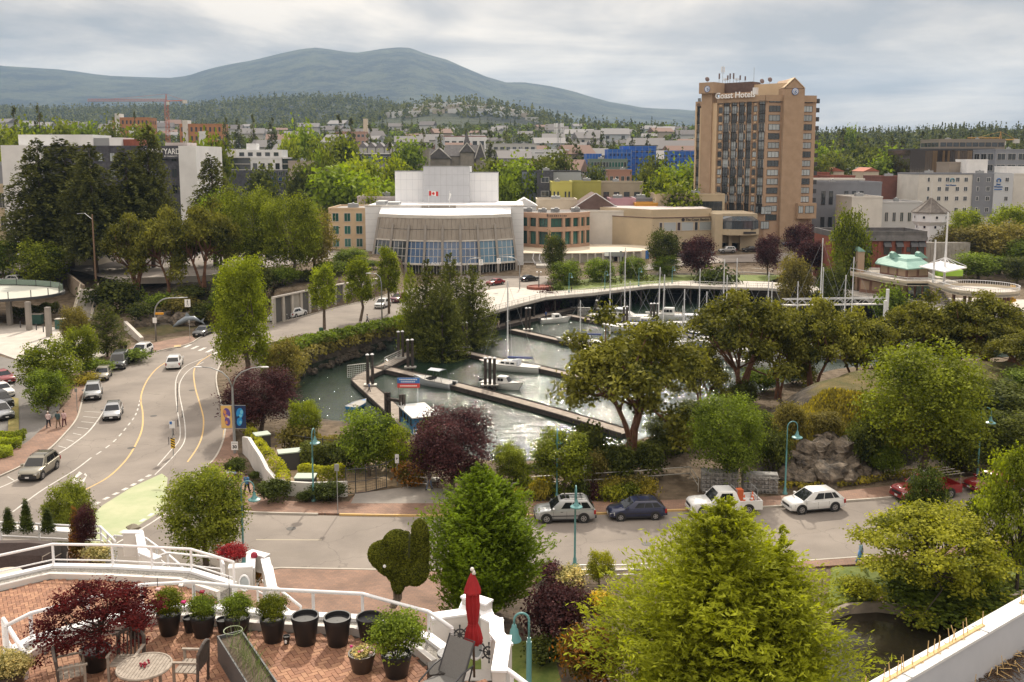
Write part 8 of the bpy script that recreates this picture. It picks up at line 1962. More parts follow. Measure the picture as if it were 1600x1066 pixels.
mb.put('truss',M_wm,t);MB().beam(V3((0,.75,.05)),v+V3((0,.75,.05)),1.4,.08).put('walkway',MGA,t)
# harbour pavilion with round deck and stage roof
pv_=thing('harbour_pavilion','brown harbour pavilion with a green hipped roof and a deck ending in a round platform','pavilion',(0,0,0));M_pb=mat('pavilion_brown',(.2,.105,.08),.85,(.25,.14,.1),.6);M_pp=mat('pavilion_panel',(.38,.27,.19),.85)
g0=lambda x,Y,z:V3((xw(x,Y),Y,z))
LW=[g0(1345,196,0),g0(1420,187,0),g0(1456,191,0),g0(1440,202,0),g0(1350,206,0)]
MB().prism([(p.x,p.y)for p in LW],0,3.4).put('lower_walls',M_pb,pv_)
UW=[g0(1376,198,0),g0(1418,189,0),g0(1452,192,0),g0(1440,201,0),g0(1380,205,0)]
MB().prism([(p.x,p.y)for p in UW],3.8,6.2).put('upper_walls',M_pb,pv_)
c=sum(UW,V3())/5
def sc_(k,z):return[((p.x-c.x)*k+c.x,(p.y-c.y)*k+c.y,z)for p in UW]
MB().loft([sc_(1.22,5.75),sc_(1.24,6.),sc_(.8,7.),sc_(.7,7.5),sc_(.62,7.55)]).put('green_roof',M_copper,pv_)
for x,Y in((1400,196),(1440,196)):q_=g0(x,Y,7.4);MB().loft([[(q_.x-1,q_.y-1,7.3),(q_.x+1,q_.y-1,7.3),(q_.x+1,q_.y+1,7.3),(q_.x-1,q_.y+1,7.3)],[(q_.x-1,q_.y-.9,8.3),(q_.x-.6,q_.y-.9,8.6),(q_.x-.6,q_.y+.9,8.6),(q_.x-1,q_.y+.9,8.3)]]).put('roof_scoop',M_copper,pv_)
for A_,B2,z0,z1,n_ in((LW[0],LW[1],.9,2.7,4),(UW[0],UW[1],4.2,5.6,3),(UW[1],UW[2],4.2,5.6,2)):
 for k in range(n_):a,b_=A_.lerp(B2,(k+.12)/n_),A_.lerp(B2,(k+.88)/n_);MB().plate([(a.x,a.y-.02,z0),(b_.x,b_.y-.02,z0),(b_.x,b_.y-.02,z1),(a.x,a.y-.02,z1)],.06).put('wall_panel',M_pp,pv_)
for k in range(3):a,b_=LW[1].lerp(LW[2],(k+.15)/3),LW[1].lerp(LW[2],(k+.85)/3);MB().plate([(a.x,a.y-.02,.1),(b_.x,b_.y-.02,.1),(b_.x,b_.y-.02,2.6),(a.x,a.y-.02,2.6)],.06).put('glass_door',MGG,pv_)
dk=[g0(1330,199,0),g0(1378,188,0),g0(1420,182,0),g0(1452,182,0),g0(1490,171,0)];cc=g0(1536,172.5,0);Rr=6.3
circ=[V3((cc.x+Rr*cos_(a),cc.y+Rr*sin_(a),0))for a in np.linspace(-2.6,2.5,26)]
dpoly=dk+circ+[g0(1500,184,0),g0(1460,196,0),g0(1444,206,0),g0(1340,210,0)]
MB().prism([(p.x,p.y)for p in dpoly],3.42,3.8).put('deck_slab',M_c2,pv_)
edge=dk+circ
MB().loft([[(p.x,p.y,3.3),(p.x+.01,p.y+.12,3.3),(p.x+.01,p.y+.12,4.25),(p.x,p.y,4.25)]for p in edge]).put('deck_fascia',MCR,pv_)
mb=MB();mb.tube([(p.x,p.y,4.85)for p in edge],.06,6)
for i in range(len(edge)-1):
 for f in(0,.33,.66):q_=edge[i].lerp(edge[i+1],f);mb.beam((q_.x,q_.y,4.2),(q_.x,q_.y,4.85),.05)
mb.put('deck_railing',M_wm,pv_)
for a in np.linspace(-2.4,2.4,8):MB().tube([(cc.x+4.6*cos_(a),cc.y+4.6*sin_(a),0),(cc.x+4.6*cos_(a),cc.y+4.6*sin_(a),3.4)],.3,8).put('round_column',M_pb,pv_)
mb=MB();[mb.beam(g0(1462+k*2.2,180-k*.4,3.6-k*.3),g0(1466+k*2.2,182-k*.4,3.6-k*.3),1.2,.12)for k in range(12)];mb.put('stair',M_c2,pv_)
MB().bb(xw(1341,200),xw(1351,200),200,201.5,0,8.2).put('end_pylon',M_pp,pv_);MB().loft([[(xw(1340,200),199.8,8.2),(xw(1352,200),199.8,8.2),(xw(1352,200),201.7,8.2),(xw(1340,200),201.7,8.2)],[(xw(1341,200),200,9.2),(xw(1342,200),200,9.2),(xw(1342,200),201.5,9.2),(xw(1341,200),201.5,9.2)]]).put('pylon_cap',M_copper,pv_)
st_=thing('stage_roof','white suspended stage roof hung from two tall white masts beside the pavilion','canopy',(0,0,0))
zc=zw(421,182)
for x,yt,Y in((1460.5,375,181),(1477.5,332,183)):MB().tube([g0(x,Y,3.8),g0(x,Y,zw(yt,Y))],[.24,.14],10).put('mast',M_wm,st_)
MB().loft([[g0(1437,184,zc+.2),g0(1478,178,zc-.2),g0(1478,178,zc),g0(1437,184,zc+.4)],[g0(1470,189,zc+.7),g0(1512,184,zc),g0(1512,184,zc+.2),g0(1470,189,zc+.9)]]).put('roof_sheet',M_wm,st_)
mb=MB();tp=g0(1477.5,183,zw(402,183));[mb.tube([tp,g0(x,Y,zc+.4)],.05,4)for x,Y in((1440,184),(1455,182),(1466,180),(1478,179),(1490,182),(1500,183),(1511,184),(1485,187))];mb.put('cables',M_wm,st_)
for x,z_,c_,lb in((1478,5.,'leaf_lime',0),):mb=MB();mb.box(tuple(g0(1484,190,4.9)),(5,1.5,1.2));tag(mb.put('green_stall',mat('lime_awning',(.3,.5,.05),.7)),'lime green stall awning under the stage roof','stall')
mb=MB();mb.tube([g0(1583,176,1),g0(1586,176,4.2)],.5,8);mb.beam(g0(1565,172,1.5),g0(1588,172,2.2),2.,.5);tag(mb.put('yellow_slide',mat('yellow_plastic',(.65,.36,.02),.5)),'yellow ramp structure at the right edge beside the round deck','ramp')
tr=thing('grass_steps','curved pale seating steps cut into the park lawn','steps',(0,0,0))
for k in range(3):MB().loft([[(p.x,p.y,.1),(p.x,p.y+.6,.1),(p.x,p.y+.6,.45+.25*k),(p.x,p.y,.45+.25*k)]for p in[P(1110+j*11,430-k*5-2.5*sin_(j/9*math.pi),.1)for j in range(10)]]).put('step',M_c2,tr)
t=thing('gantry','grey steel gantry with a white sign panel beside the tall masts','gantry',g0(970,225,0));h=zw(392,225);MB().tube([(0,0,0),(0,0,h)],.28,8).beam((0,0,h-.7),(-3.6,0,h-.7),.5,.9).put('beam',MME,t);MB().box((-3.4,-.3,h-.7),(1,.06,1)).put('sign',M_wi,t)
t=thing('corner_planter','low brick planter with an old style street lamp at the road corner','planter',P(842,451,.1));MB().lathe([(2.6,0),(2.6,.55),(2.3,.55),(2.3,.4)],10).put('wall',MBR,t);MB().tube([(0,0,0),(0,0,3.4)],[.12,.06],8).put('lamp_post',M_df,t)
for s in(-.4,.4):MB().ball((s,0,3.5),.2).put('globe',M_wm,t)
for x,c_,nm in((1005.5,MCR,'cream'),(1011,MLO,'blue'),(1025,mat('sign_red',(.5,.05,.04),.5),'red')):p=PT(x,408);t=thing('banner_flag',nm+' upright banner beside the dark tree below the hotel','banner',p);MB().box((0,0,1.6),(.8,.06,2.2)).put('cloth',c_,t);MB().tube([(-.42,0,0),(-.42,0,2.8)],.03,5).put('pole',MME,t)
# glass canopy, stairs and walls at the left
gc=thing('forecourt_canopy','round pale glass canopy with short posts on tall columns at the left','canopy',(0,0,0));cc=P(-60,458,4.9);zc=4.9
Rr=(P(76,462,zc)-cc).length;cir=[(cc.x+Rr*cos_(a),cc.y+Rr*.62*sin_(a))for a in np.linspace(0,2*math.pi,48,endpoint=False)]
MB().prism(cir,zc-.12,zc).put('glass_roof',mat('frosted_glass',(.5,.5,.44),.5),gc)
MB().loft([[(a,b_,zc-.35),(a*.995,b_,zc-.35),(a*.995,b_,zc+.06),(a,b_,zc+.06)]for a,b_ in cir+cir[:1]],False).put('rim_beam',M_df,gc)
for i in range(0,48,2):
 a,b_=cir[i];MB().tube([(a,b_,zc-.1),(a,b_,zc+1.2)],.07,6).put('post',M_df,gc)
 if i<24:a2,b2=cir[i+2];MB().plate([(a,b_,zc+.15),(a2,b2,zc+.15),(a2,b2,zc+1.1),(a,b_,zc+1.1)],.03).put('glass_panel',mat('sea_glass',(.16,.22,.18),.15),gc)
for x,yb,yt in((77,526,453),(46,516,478),(16,508,478)):p=P(x,yb,.1);MB().box((p.x,p.y,2.4),(.7,.7,4.6)).put('column',M_rib,gc)
for i,(x,y)in enumerate(((32,512),(57,516),(68,519),(88,512))):t=thing('forecourt_bollard','short dark bollard on the forecourt under the canopy','bollard',P(x,y,.1),0,'bollards on the forecourt');MB().lathe([(.09,0),(.09,1.),(.05,1.08)],8).put('post',M_df,t)
for x,y,lb in((57,506,'green notice box with white lettering on the forecourt'),(98,514,'dark green box with a white lid at the right of the forecourt')):p=P(x,y,.1);t=thing('utility_box',lb,'box',p);MB().box((0,0,.8),(2.,1,1.6)).put('box',mat('box_green',(.03,.09,.07),.6),t);MB().box((0,0,1.65),(2.1,1.1,.1)).put('lid',M_c2,t)
lfr('clipped_hedge',[P(14,498,.1),P(50,494,.1),P(90,487,.1)],1.6,1.7,2600,'deep','dark clipped hedge behind the forecourt columns','hedge',size=.22,seed=21)
ss=thing('stairway','outdoor stairs with pale handrails climbing beside the dark shrub','stairs',(0,0,0));a,b_=P(128,498,.3),P(140,452,4.5)
for k in range(22):p=a.lerp(b_,k/21);MB().box((p.x,p.y,p.z-.15),(3.,(b_-a).length/21,.3),.1).put('step',MCO,ss)
for s in(-1.6,1.6):o_=V3((s,0,0));MB().beam(a+o_,b_+o_,.3,.5).put('side_wall',M_c2,ss);mb=MB();mb.tube([a+o_+V3((0,0,1.1)),b_+o_+V3((0,0,1.1))],.05,5);[mb.beam(a.lerp(b_,k/8)+o_,a.lerp(b_,k/8)+o_+V3((0,0,1.1)),.06)for k in range(9)];mb.put('handrail',MCR,ss)
a,b_=P(196,508,.9),P(222,534,.2);mb=MB();mb.beam(a,b_,.5,1.3);tag(mb.put('stair_wall',M_c2),'sloping pale concrete wall at the foot of the bank by the crossing','wall')
mb=MB();a,b_=P(106,448,2),P(128,452,4);mb.beam(P(106,428,4.5)-V3((0,0,1.5)),P(131,450,4.5)-V3((0,0,1.2)),.4,3.4);tag(mb.put('brown_wall',mat('brown_concrete',(.22,.17,.12),.9,(.28,.22,.16),1)),'brown concrete wall running down beside the top of the stairs','wall')
p=P(292,513,.6);t=thing('fish_sculpture','grey blue leaping fish sculpture in front of the dark rocks','sculpture',p);MB().tube([(-2.2,0,.2),(-1.2,0,.9),(0,0,1.5),(1.2,0,1.6),(2.2,0,1.1)],[.1,.35,.5,.38,.12],9).put('body',mat('sculpture_grey',(.22,.26,.3),.4),t,True);MB().plate([(2.1,0,1.1),(2.9,0,1.7),(2.6,0,1.1),(2.9,0,.6)],.05).plate([(-.2,0,1.9),(.6,0,1.9),(.2,0,2.5),(0,0,2.5)],.05).put('fin',MATS['sculpture_grey'],t)
t=thing('litter_bin','dark green litter bin on the bank beside the left street tree','bin',P(502,523,.1));MB().lathe([(.3,0),(.34,1.),(.3,1.1),(.1,1.15)],10).put('bin_body',mat('box_green',(.03,.09,.07),.6),t)
# terraces in the foreground
TA,TB_,TC_=16.8,14.05,11.3
M_tw=mat('terrace_white',(.66,.63,.6),.85,(.58,.55,.52),.8,bump=.1);MRA=mat('white_rail',(.8,.8,.82),.35)
M_grav=mat('pea_gravel',(.2,.19,.17),.95,(.5,.47,.43),22,bump=.8,bscale=40);M_joint=mat('paver_joint',(.07,.055,.045),.95)
BR=[mat('brick_tone_%s'%n_,c_,.85,tuple(v*.85 for v in c_),6)for n_,c_ in(('red',(.33,.165,.1)),('brown',(.27,.135,.085)),('orange',(.4,.215,.13)))]
def pts3(px,z):return[P(a,b_,z)for a,b_ in px]
def brkfl(name,label_parent,poly_px,z,seed,single):
 poly=XY(poly_px,z);mb=MB();mb.prism(poly,z-.3,z-.022);base=tag(mb.put(name,M_joint),kind='structure')
 A_=np.array(poly);lo,hi=A_.min(0),A_.max(0);a,w_=.215,.1075;cells=[];ang=.55;co,si=cos_(ang),sin_(ang);c0=(lo+hi)/2;rad=np.linalg.norm(hi-lo)/2;n_=int(rad/w_)+3
 for i in range(-n_,n_):
  for j in range(-n_,n_):
   m_=(i-j)%4
   if m_==0:cx,cy,r_=(i+1)*w_,(j+.5)*w_,0
   elif m_==3:cx,cy,r_=(i+.5)*w_,(j+1)*w_,1
   else:continue
   if m_==0 and True:pass
   x,y=c0[0]+cx*co-cy*si,c0[1]+cx*si+cy*co;cells.append((x,y,r_))
 cells=np.array(cells);s=sdist(poly,cells[:,0],cells[:,1]);cells=cells[s>.06]
 order=np.argsort(cells[:,1]+.15*np.abs(cells[:,0]));cells=cells[order]
 g=np.random.default_rng(seed);ms=[]
 for m_ in BR:
  mb=MB();mb.box((0,0,-.02),(.205,.0975,.04),taper=.985);ms.append(mb.mesh('brick',m_))
 for x,y,r_ in cells[:single]:
  o=link('brick',ms[int(g.integers(3))],None,base,(x,y,z+g.normal()*.0012),ang+r_*math.pi/2)
 rest=cells[single:]
 if len(rest):
  mb=MB()
  for x,y,r_ in rest:mb.m=int(g.integers(3));mb.box((x,y,z-.02+g.normal()*.0012),(.205,.0975,.04),ang+r_*math.pi/2)
  o=link('bricks',mb.mesh('bricks',BR),None,base);tag(o,kind='stuff')
fa=[(40,1036),(63,1021),(228,975),(289,972),(400,984),(552,992),(645,1020),(673,1043),(676,1062),(780,1062),(800,1200),(-300,1200),(-120,1100)]
brkfl('terrace_floor','',fa,TA,3,298)
fb=[(-60,934),(0,923),(78,904),(160,906),(279,912.5),(339,933),(345,960),(300,1010),(0,1020),(-60,1010)]
brkfl('lower_terrace_floor','',fb,TB_,4,298)
for px,z,dy in(([(-700,1150),(0,1034),(62,1022),(228,975),(289,972),(400,984),(552,992),(645,1020),(680,1044),(790,1044),(860,1300),(-700,1300)],TA,.5),([(-300,950),(0,923),(78,904),(160,906),(279,912.5),(339,933),(420,960),(300,1400),(-300,1400)],TB_,.65)):
 q_=[(a_,b2+dy)for a_,b2 in XY(px,z)];z-=.31;mb=MB();mb.prism(q_,-.1,z);tag(mb.put('building_mass',M_tw),'white storey block under the %s brick terrace'%('nearest' if z>15 else 'middle'),'building')
def prpt(nm,lb,px,z,hcap,hrail,hl,hc,posts_px=None):
 """planter strip of gravel, outer upstand with white cap, posts and rails; px follow the inner floor edge"""
 inner=[P(a,b_,z)for a,b_ in px];t=thing(nm,lb,'railing',(0,0,0));q_=[(p.x,p.y)for p in inner]
 w=.62 if z>15 else .8
 l,r=rbn(q_,w,0,0.);ctr=inner[len(inner)//2]
 out_l=sum(p.y for p in l)>sum(p.y for p in r);outer=l if out_l else r
 sgn=1 if out_l else-1
 o1,i1=rbn(q_,.001,0,sgn*w)[0],rbn(q_,.001,0,sgn*.13)[0];mid_=rbn(q_,.001,0,sgn*(w-.22))[0]
 MB().loft([[(inner[i].x,inner[i].y,z-.3),(i1[i].x,i1[i].y,z-.3),(i1[i].x,i1[i].y,z+.16),(inner[i].x,inner[i].y,z+.16)]for i in range(len(inner))]).put('inner_kerb',M_tw,t)
 MB().loft([[(i1[i].x,i1[i].y,z-.3),(mid_[i].x,mid_[i].y,z-.3),(mid_[i].x,mid_[i].y,z+.1),(i1[i].x,i1[i].y,z+.1)]for i in range(len(inner))]).put('gravel_bed',M_grav,t)
 MB().loft([[(mid_[i].x,mid_[i].y,z-1.2),(o1[i].x,o1[i].y,z-1.2),(o1[i].x,o1[i].y,z+hcap),(mid_[i].x,mid_[i].y,z+hcap)]for i in range(len(inner))]).put('outer_upstand',MRA,t)
 c_=[V3(((mid_[i].x+o1[i].x)/2,(mid_[i].y+o1[i].y)/2,0))for i in range(len(inner))]
 MB().tube([(p.x,p.y,z+hrail)for p in c_],.042,10).put('top_rail',MRA,t,True)
 if hl:MB().tube([(p.x,p.y,z+hl)for p in c_],.025,8).put('lower_rail',MRA,t,True)
 for i in range(len(c_)-1):
  L_=(c_[i+1]-c_[i]).length;k=max(1,round(L_/(1.35 if z>15 else 1.5)))
  for j in range(k+(i==len(c_)-2)):
   p=c_[i].lerp(c_[i+1],j/k);MB().beam((p.x,p.y,z+.02),(p.x,p.y,z+hrail),.06,.06).put('post',MRA,t)
 return c_
prpt('terrace_railing','white railing of the nearest brick terrace with gravel along its foot',[(44,1034),(62,1022),(228,975),(289,972),(400,984),(552,992),(645,1020),(674,1044)],TA,.18,.72,0,0)
prpt('terrace_railing','white railing of the middle terrace with grey gravel behind it',[(-70,936),(0,923),(78,904),(160,906),(279,912.5),(339,933)],TB_,.18,.86,.34,0)
mb=MB();mb.prism(XY([(-300,872),(0,846),(122,850),(160,856),(200,900),(150,1000),(-300,1000)],TC_),TC_-3,TC_);tag(mb.put('gravel_roof',M_grav),kind='structure')
mb=MB();mb.prism(XY([(-300,900),(0,858),(118,858),(165,866),(150,1000),(-300,1000)],TC_),TC_-.2,TC_+.02);tag(mb.put('third_terrace_floor',M_brick),kind='structure')
def rails(lb,top,z,low=(),group=None):
 t=thing('white_guard_rail',lb,'railing',(0,0,0));mb=MB();T_=[D(x,y,Y)for x,y,Y in top];mb.tube(T_,.05,8);mb.put('top_rail',MRA,t,True)
 for dz in low:MB().tube([p-V3((0,0,dz))for p in T_],.035,6).put('lower_rail',MRA,t,True)
 for i in range(len(T_)-1):
  k=max(1,round((T_[i+1]-T_[i]).length/2.2))
  for j in range(k+(i==len(T_)-2)):p=T_[i].lerp(T_[i+1],j/k);MB().beam(p,p-V3((0,0,.95)),.07).put('post',MRA,t)
rails('white railing of the third terrace behind the three little cypresses',[(-40,813,40),(0,816,40),(121,822,40),(157,823,40),(180,846,37)],0,(.3,.62))
mb=MB();a,b_=D(-40,828,40.6),D(122,836,40.6);mb.beam(a,b_,.5,.45);tag(mb.put('white_beam',M_tw),'thick white beam behind the three little cypresses','beam')
rails('white railing beyond the third terrace going down towards the birch',[(178,837,44),(228,841,44),(262,866,41),(285,886,38)],0,(.55,))
rails('lowest white handrail turning in front of the big birch',[(232,874,36),(262,864,37),(345,872,36),(350,884,33)],0,(.45,))
rails('white handrail sloping down right of the stepped wall',[(402,904,34),(435,920,33),(470,948,31)],0,(.5,))
rails('white handrail at the bottom beside the teal garden lamp',[(782,1040,17.6),(800,1052,17),(830,1075,16)],0,(.35,))
rails('white railing returning towards the camera at the left of the near terrace',[(5,967,20.6),(38,1020,18.2)],0,(.4,))
def stpw(lb,segs,Zf):
 t=thing('stepped_wall',lb,'wall',(0,0,0))
 for x0,Y0_,x1,Y1_,yt in segs:
  a,b_=V3((xw(x0,Y0_),Y0_,0)),V3((xw(x1,Y1_),Y1_,0));z1=D((x0+x1)/2,yt,(Y0_+Y1_)/2).z;ang=math.atan2(b_.y-a.y,b_.x-a.x);c=(a+b_)/2
  MB().box((c.x,c.y,(Zf-.8+z1)/2),((b_-a).length+.14,.26,z1-Zf+.8),ang).put('wall_block',M_tw,t);MB().box((c.x,c.y,z1+.02),((b_-a).length+.18,.3,.045),ang).put('coping',MRA,t)
 return t
swA=stpw('tall zigzag white wall behind the red umbrella',[(673,20.3,722,20.5,961),(722,20.5,727,20.9,951),(727,20.9,758,20.6,937),(757,20.5,765,19.9,967),(760,19.9,774,19.7,969),(774,19.6,776,18.8,985),(776,18.8,788,18.4,1000),(787,18.4,779,17.2,1022)],TA)
stpw('stepped white wall at the right end of the middle terrace',[(342,29.9,373,30,885),(373,30.2,375,31.2,878),(375,31.5,398,31.2,866),(398,31,402,30,885),(402,30,408,28.4,905)],TB_)
for x,y,w_,lb in((200,905,26,'small stepped white wall beside the yellow planting'),):stpw(lb,[(173,35,195,35,832),(195,35,199,33,850),(199,33,221,32.5,868)],TB_-1)
M_orn=mat('ornament_iron',(.03,.03,.035),.6)
for x,y,Y,rz,lb in((718.5,992,20.2,.15,'dark ship wheel ornament left of the red umbrella'),(764,1020,19.1,-.5,'dark ship wheel ornament right of the red umbrella')):
 c=D(x,y,Y);t=thing('ship_wheel',lb,'ornament',c,rz);t.rotation_euler=(R(90),0,rz);MB().tube([(.13*cos_(a),.13*sin_(a),0)for a in np.linspace(0,2*math.pi,17)],.02,6).lathe([(.05,-.02),(.05,.03)],10).put('rim',M_orn,t)
 for k in range(8):a=k*math.pi/4;MB().tube([(0,0,0),(.15*cos_(a),.15*sin_(a),0),(.23*cos_(a),.23*sin_(a),0)],[.012,.012,.022],6).put('spoke',M_orn,t)
for x,y,Y,r_,lb in((743,1012,19.3,.26,'white oval ring mirror behind the red umbrella'),(382,911,29.6,.26,'white oval ring on the stepped wall of the middle terrace')):c=D(x,y,Y);t=thing('ring_mirror',lb,'mirror',c);t.rotation_euler=(R(90),0,0);t.scale=(.62,1,1);MB().tube([(r_*cos_(a),r_*sin_(a),0)for a in np.linspace(0,2*math.pi,25)],.035,7).put('ring',MRA,t);MB().lathe([(r_,-.02),(r_,-.01)],20).put('glass',MBL,t)
c=D(771,992,19.2);t=thing('wall_lantern','small rust coloured lantern on the zigzag wall','lantern',c);MB().box((0,0,0),(.12,.12,.2)).box((0,0,.12),(.16,.16,.03)).put('case',mat('rust',(.25,.1,.05),.7),t)
c=D(209,838,37);t=thing('post_lantern','bronze lantern standing on the small white pier','lantern',c-V3((0,0,.5)));MB().box((0,0,.55),(.34,.34,.6)).put('glass_case',mat('lantern_bronze',(.2,.17,.12),.6),t);MB().lathe([(.3,.85),(.3,.9),(.05,1.02)],4).box((0,0,.22),(.42,.42,.06)).put('cap',MATS['lantern_bronze'],t)
# pots and plants
M_pot=mat('black_pot',(.018,.018,.02),.45);M_soil=mat('soil',(.06,.045,.03),.95,(.12,.09,.06),30);M_potb=mat('brown_pot',(.055,.04,.032),.5);M_potg=mat('grey_planter',(.09,.095,.1),.6)
def pot(x,yb,wpx,hpx,label,z=TA,m_=M_pot,name='plant_pot',group=None,low=False):
 p=P(x,yb-wpx*.1,z);r=wpx/FPX*p.y/2;h=hpx/FPX*p.y*1.05;t=thing(name,label,'plant pot',p,0,group)
 MB().lathe([(r*.66,0),(r*.7,.02),(r*.96,h*.86),(r,h*.87),(r*1.,h),(r*.88,h),(r*.84,h*.86)],28).put('vessel',m_,t,'auto')
 MB().lathe([(r*.85,h*.84),(.01,h*.86)],20).put('soil',M_soil,t)
 return p,r,h
def potp(x,yb,wpx,hpx,lb,top,pw,leaf,plb,key='bush_hi',flowers=(),z=TA,m_=M_pot,pn='potted_plant'):
 p,r,h=pot(x,yb,wpx,hpx,lb,z,m_);zt=D(x,top,p.y).z;o=placed(key,(p.x,p.y,p.z+h*.78),zt-p.z-h*.78,pw/FPX*p.y,leaf,plb,pn,'plant')
 g=np.random.default_rng(int(x))
 for fx_,fy_,fc in flowers:
  c=D(fx_,fy_,p.y-.12);t=thing('flower_head',{'pink':'pale pink','magenta':'magenta','white':'white','dred':'dark red'}[fc]+' blossom on the '+plb,'flower',c,0,'blossoms on the terrace pots');mb=MB()
  for k in range(7):a=k*.9;mb.ball((.03*cos_(a)*(k>0),.03*sin_(a)*(k>0),.01*(k%2)),(.035,.035,.025),7,5)
  mb.put('petals',mat('petal_'+fc,{'pink':(.7,.45,.45),'magenta':(.5,.02,.16),'white':(.8,.75,.72),'dred':(.25,.01,.03)}[fc],.7),t,True);MB().tube([(0,0,0),(0,.02,-.25)],.006,4).put('stem',LM['mid']if 0 else mat('stem_green',(.08,.14,.03),.8),t)
 return p
potp(265,994,40,34,'tall black pot of the flowering peony, leftmost of the row',915,58,'laurel','bright leafy peony with pale blossoms',flowers=((246,945,'pink'),(283,915,'white'),(287,941,'magenta'),(247,921,'pink')))
pot(297,989,22,24,'small black pot tucked between the first two tall ones')
potp(318,997,41,33,'tall black pot, second of the row',926,56,'mid','dark leafy peony without open blossoms',flowers=((316,925,'dred'),))
pot(349,990,22,22,'small black pot tucked between the second and third tall ones')
potp(372,999,42,34,'tall black pot, third of the row',925,56,'mid','bushy green perennial in the third pot')
potp(427,1005,42,38,'tall black pot left of the tiny face pot',925,54,'laurel','fresh green rounded plant left of the empty pots')
pot(478,1009,46,46,'empty black pot full of soil, left one of three');pot(528,1011,46,46,'empty black pot full of soil, middle one of three');pot(578,1003,44,38,'black pot with dry stems half behind the round shrub')
potp(620,1060,52,38,'big black pot of the round shrub in front of the topiary',948,104,'mid','large round airy green shrub in front of the topiary',key='round_bush' if 0 else 'bush_hi')
p,r,h=pot(566,1052,46,30,'wide low brown pot with trailing pink flowers',m_=M_potb);placed('mound',(p.x,p.y,p.z+h*.8),.16,r*1.9,'varieg','low trailing plant with pale leaves in the wide brown pot','potted_plant','plant')
for x,y,c_ in((549,1010,'magenta'),(558,1024,'magenta'),(566,1017,'pink'),(574,1012,'pink'),(561,1019,'magenta'),(580,1020,'pink')):c=D(x,y,p.y-.1);t=thing('flower_head','pink or magenta blossom in the wide brown pot','flower',c,0,'blossoms in the wide brown pot');MB().ball((0,0,0),(.035,.035,.025),8,5).put('petals',mat('petal_'+c_,(.5,.02,.16)),t,True)
p,r,h=pot(448,1007,12,13,'tiny black pot with a white face beside the empty pots');mb=MB();mb.ball((p.x,p.y-r,p.z+h*.5),(.03,.012,.035));mb.bb(p.x-.02,p.x+.02,p.y-r-.012,p.y-r,p.z+h*.28,p.z+h*.36);tag(mb.put('face_mask',M_wi),'white face decoration on the tiny black pot','decoration')
p,r,h=pot(214,1002,32,30,'glazed black pot at the right foot of the red maple');placed('bush',(p.x,p.y,p.z+h*.8),.3,.65,'jmaple','small red leaved plant in the glazed pot','potted_plant','plant');placed('mound',(p.x,p.y,p.z+h*.85),.1,.4,'orange','orange and green filler plant in the glazed pot','potted_plant','plant')
p,r,h=pot(150,1050,50,34,'dark pot of the spreading red maple');placed('jmaple',(p.x+.02,p.y,p.z+h*.5),D(140,912,p.y).z-p.z-h*.5,205/FPX*p.y,'jmaple','large weeping dark red Japanese maple on the near terrace','maple_tree','tree',rz=.5,wy=1.7)
p,r,h=pot(12,1092,60,40,'pot at the bottom left corner',m_=M_potb);placed('bush_hi',(p.x,p.y,p.z+h*.5),.75,1.,'varieg','pale green feathery shrub in the bottom left corner','potted_plant','plant')
for x,yt,lb in((15,792,'leftmost of the three small pointed cypresses'),(43,778,'tallest of the three small pointed cypresses, in the middle'),(76,793,'right one of the three small pointed cypresses')):o_=D(x,848,38);placed('cypress',(o_.x*39.6/38,39.6,TC_),D(x,yt,39.6).z-TC_,.58,'juniper',lb,'cypress_tree','small tree')
c=D(135,872,37);placed('loose',(c.x,37,TC_),D(131,790,37).z-TC_,1.1,'plum','slender dark red leaved shrub on the middle terrace','small_tree','tree');placed('cypress',(c.x-.35,36.9,TC_),2.2,.6,'orange','rust green columnar shrub beside the slender red one','shrub','shrub')
c=D(152,868,36.5);placed('bush',(c.x,36.5,TC_),.75,1.3,'varieg','yellow and white leaved plant on the middle terrace','shrub','shrub');c=D(365,880,33);placed('bush_hi',(c.x,33,12.9),D(365,848,33).z-12.9,1.25,'redbush','bright crimson shrub above the stepped wall','shrub','shrub');c=D(403,900,31.5);placed('bush',(c.x,31.5,12.6),D(403,872,31.5).z-12.6,.45,'orange','orange flowering shrub right of the stepped wall','shrub','shrub');c=D(397,868,31);t=thing('flower_head','dark red blossom above the stepped wall','flower',c);MB().ball((0,0,0),.12).put('petals',MATS['petal_dred'],t)
tp=D(620,930,20.9);t=thing('topiary','clipped topiary bush with a rounded snout, a white eye and one upright ear','topiary',(tp.x,20.9,TA));S_=20.9/FPX
def loc(x,y):d_=D(x,y,20.9);return(d_.x-tp.x,d_.z-TA)
bl=[]
for x,y,rx_,rz_,ry_ in((600,868,24,26,17),(620,852,24,26,19),(634,862,24,34,19),(625,890,24,26,18),(612,880,26,22,18),(622,908,12,22,11),(648,888,24,30,15),(655,860,17,40,12),(656,838,15,30,11),(590,866,16,20,13),(632,902,12,16,11)):
 a,b_=loc(x,y);bl.append((a,0,b_,rx_*S_,ry_*S_,rz_*S_))
g=np.random.default_rng(77);B=np.array(bl);n_=42000;w=B[:,3]*B[:,5];bi=g.choice(len(B),n_,p=w/w.sum());d=g.normal(size=(n_,3));d/=np.linalg.norm(d,axis=1,keepdims=True);pos=B[bi,:3]+d*B[bi,3:6]*(.97+.04*g.random(n_))[:,None]
ins=np.zeros(n_,bool)
for k in range(len(B)):ins|=(((pos-B[k,:3])/B[k,3:6])**2).sum(1)<.9
ax,az=loc(640,862);slit=(np.abs(pos[:,0]-loc(641,850)[0])<.03)&(pos[:,2]>loc(640,866)[1]);pos,d=pos[~ins&~slit],d[~ins&~slit]
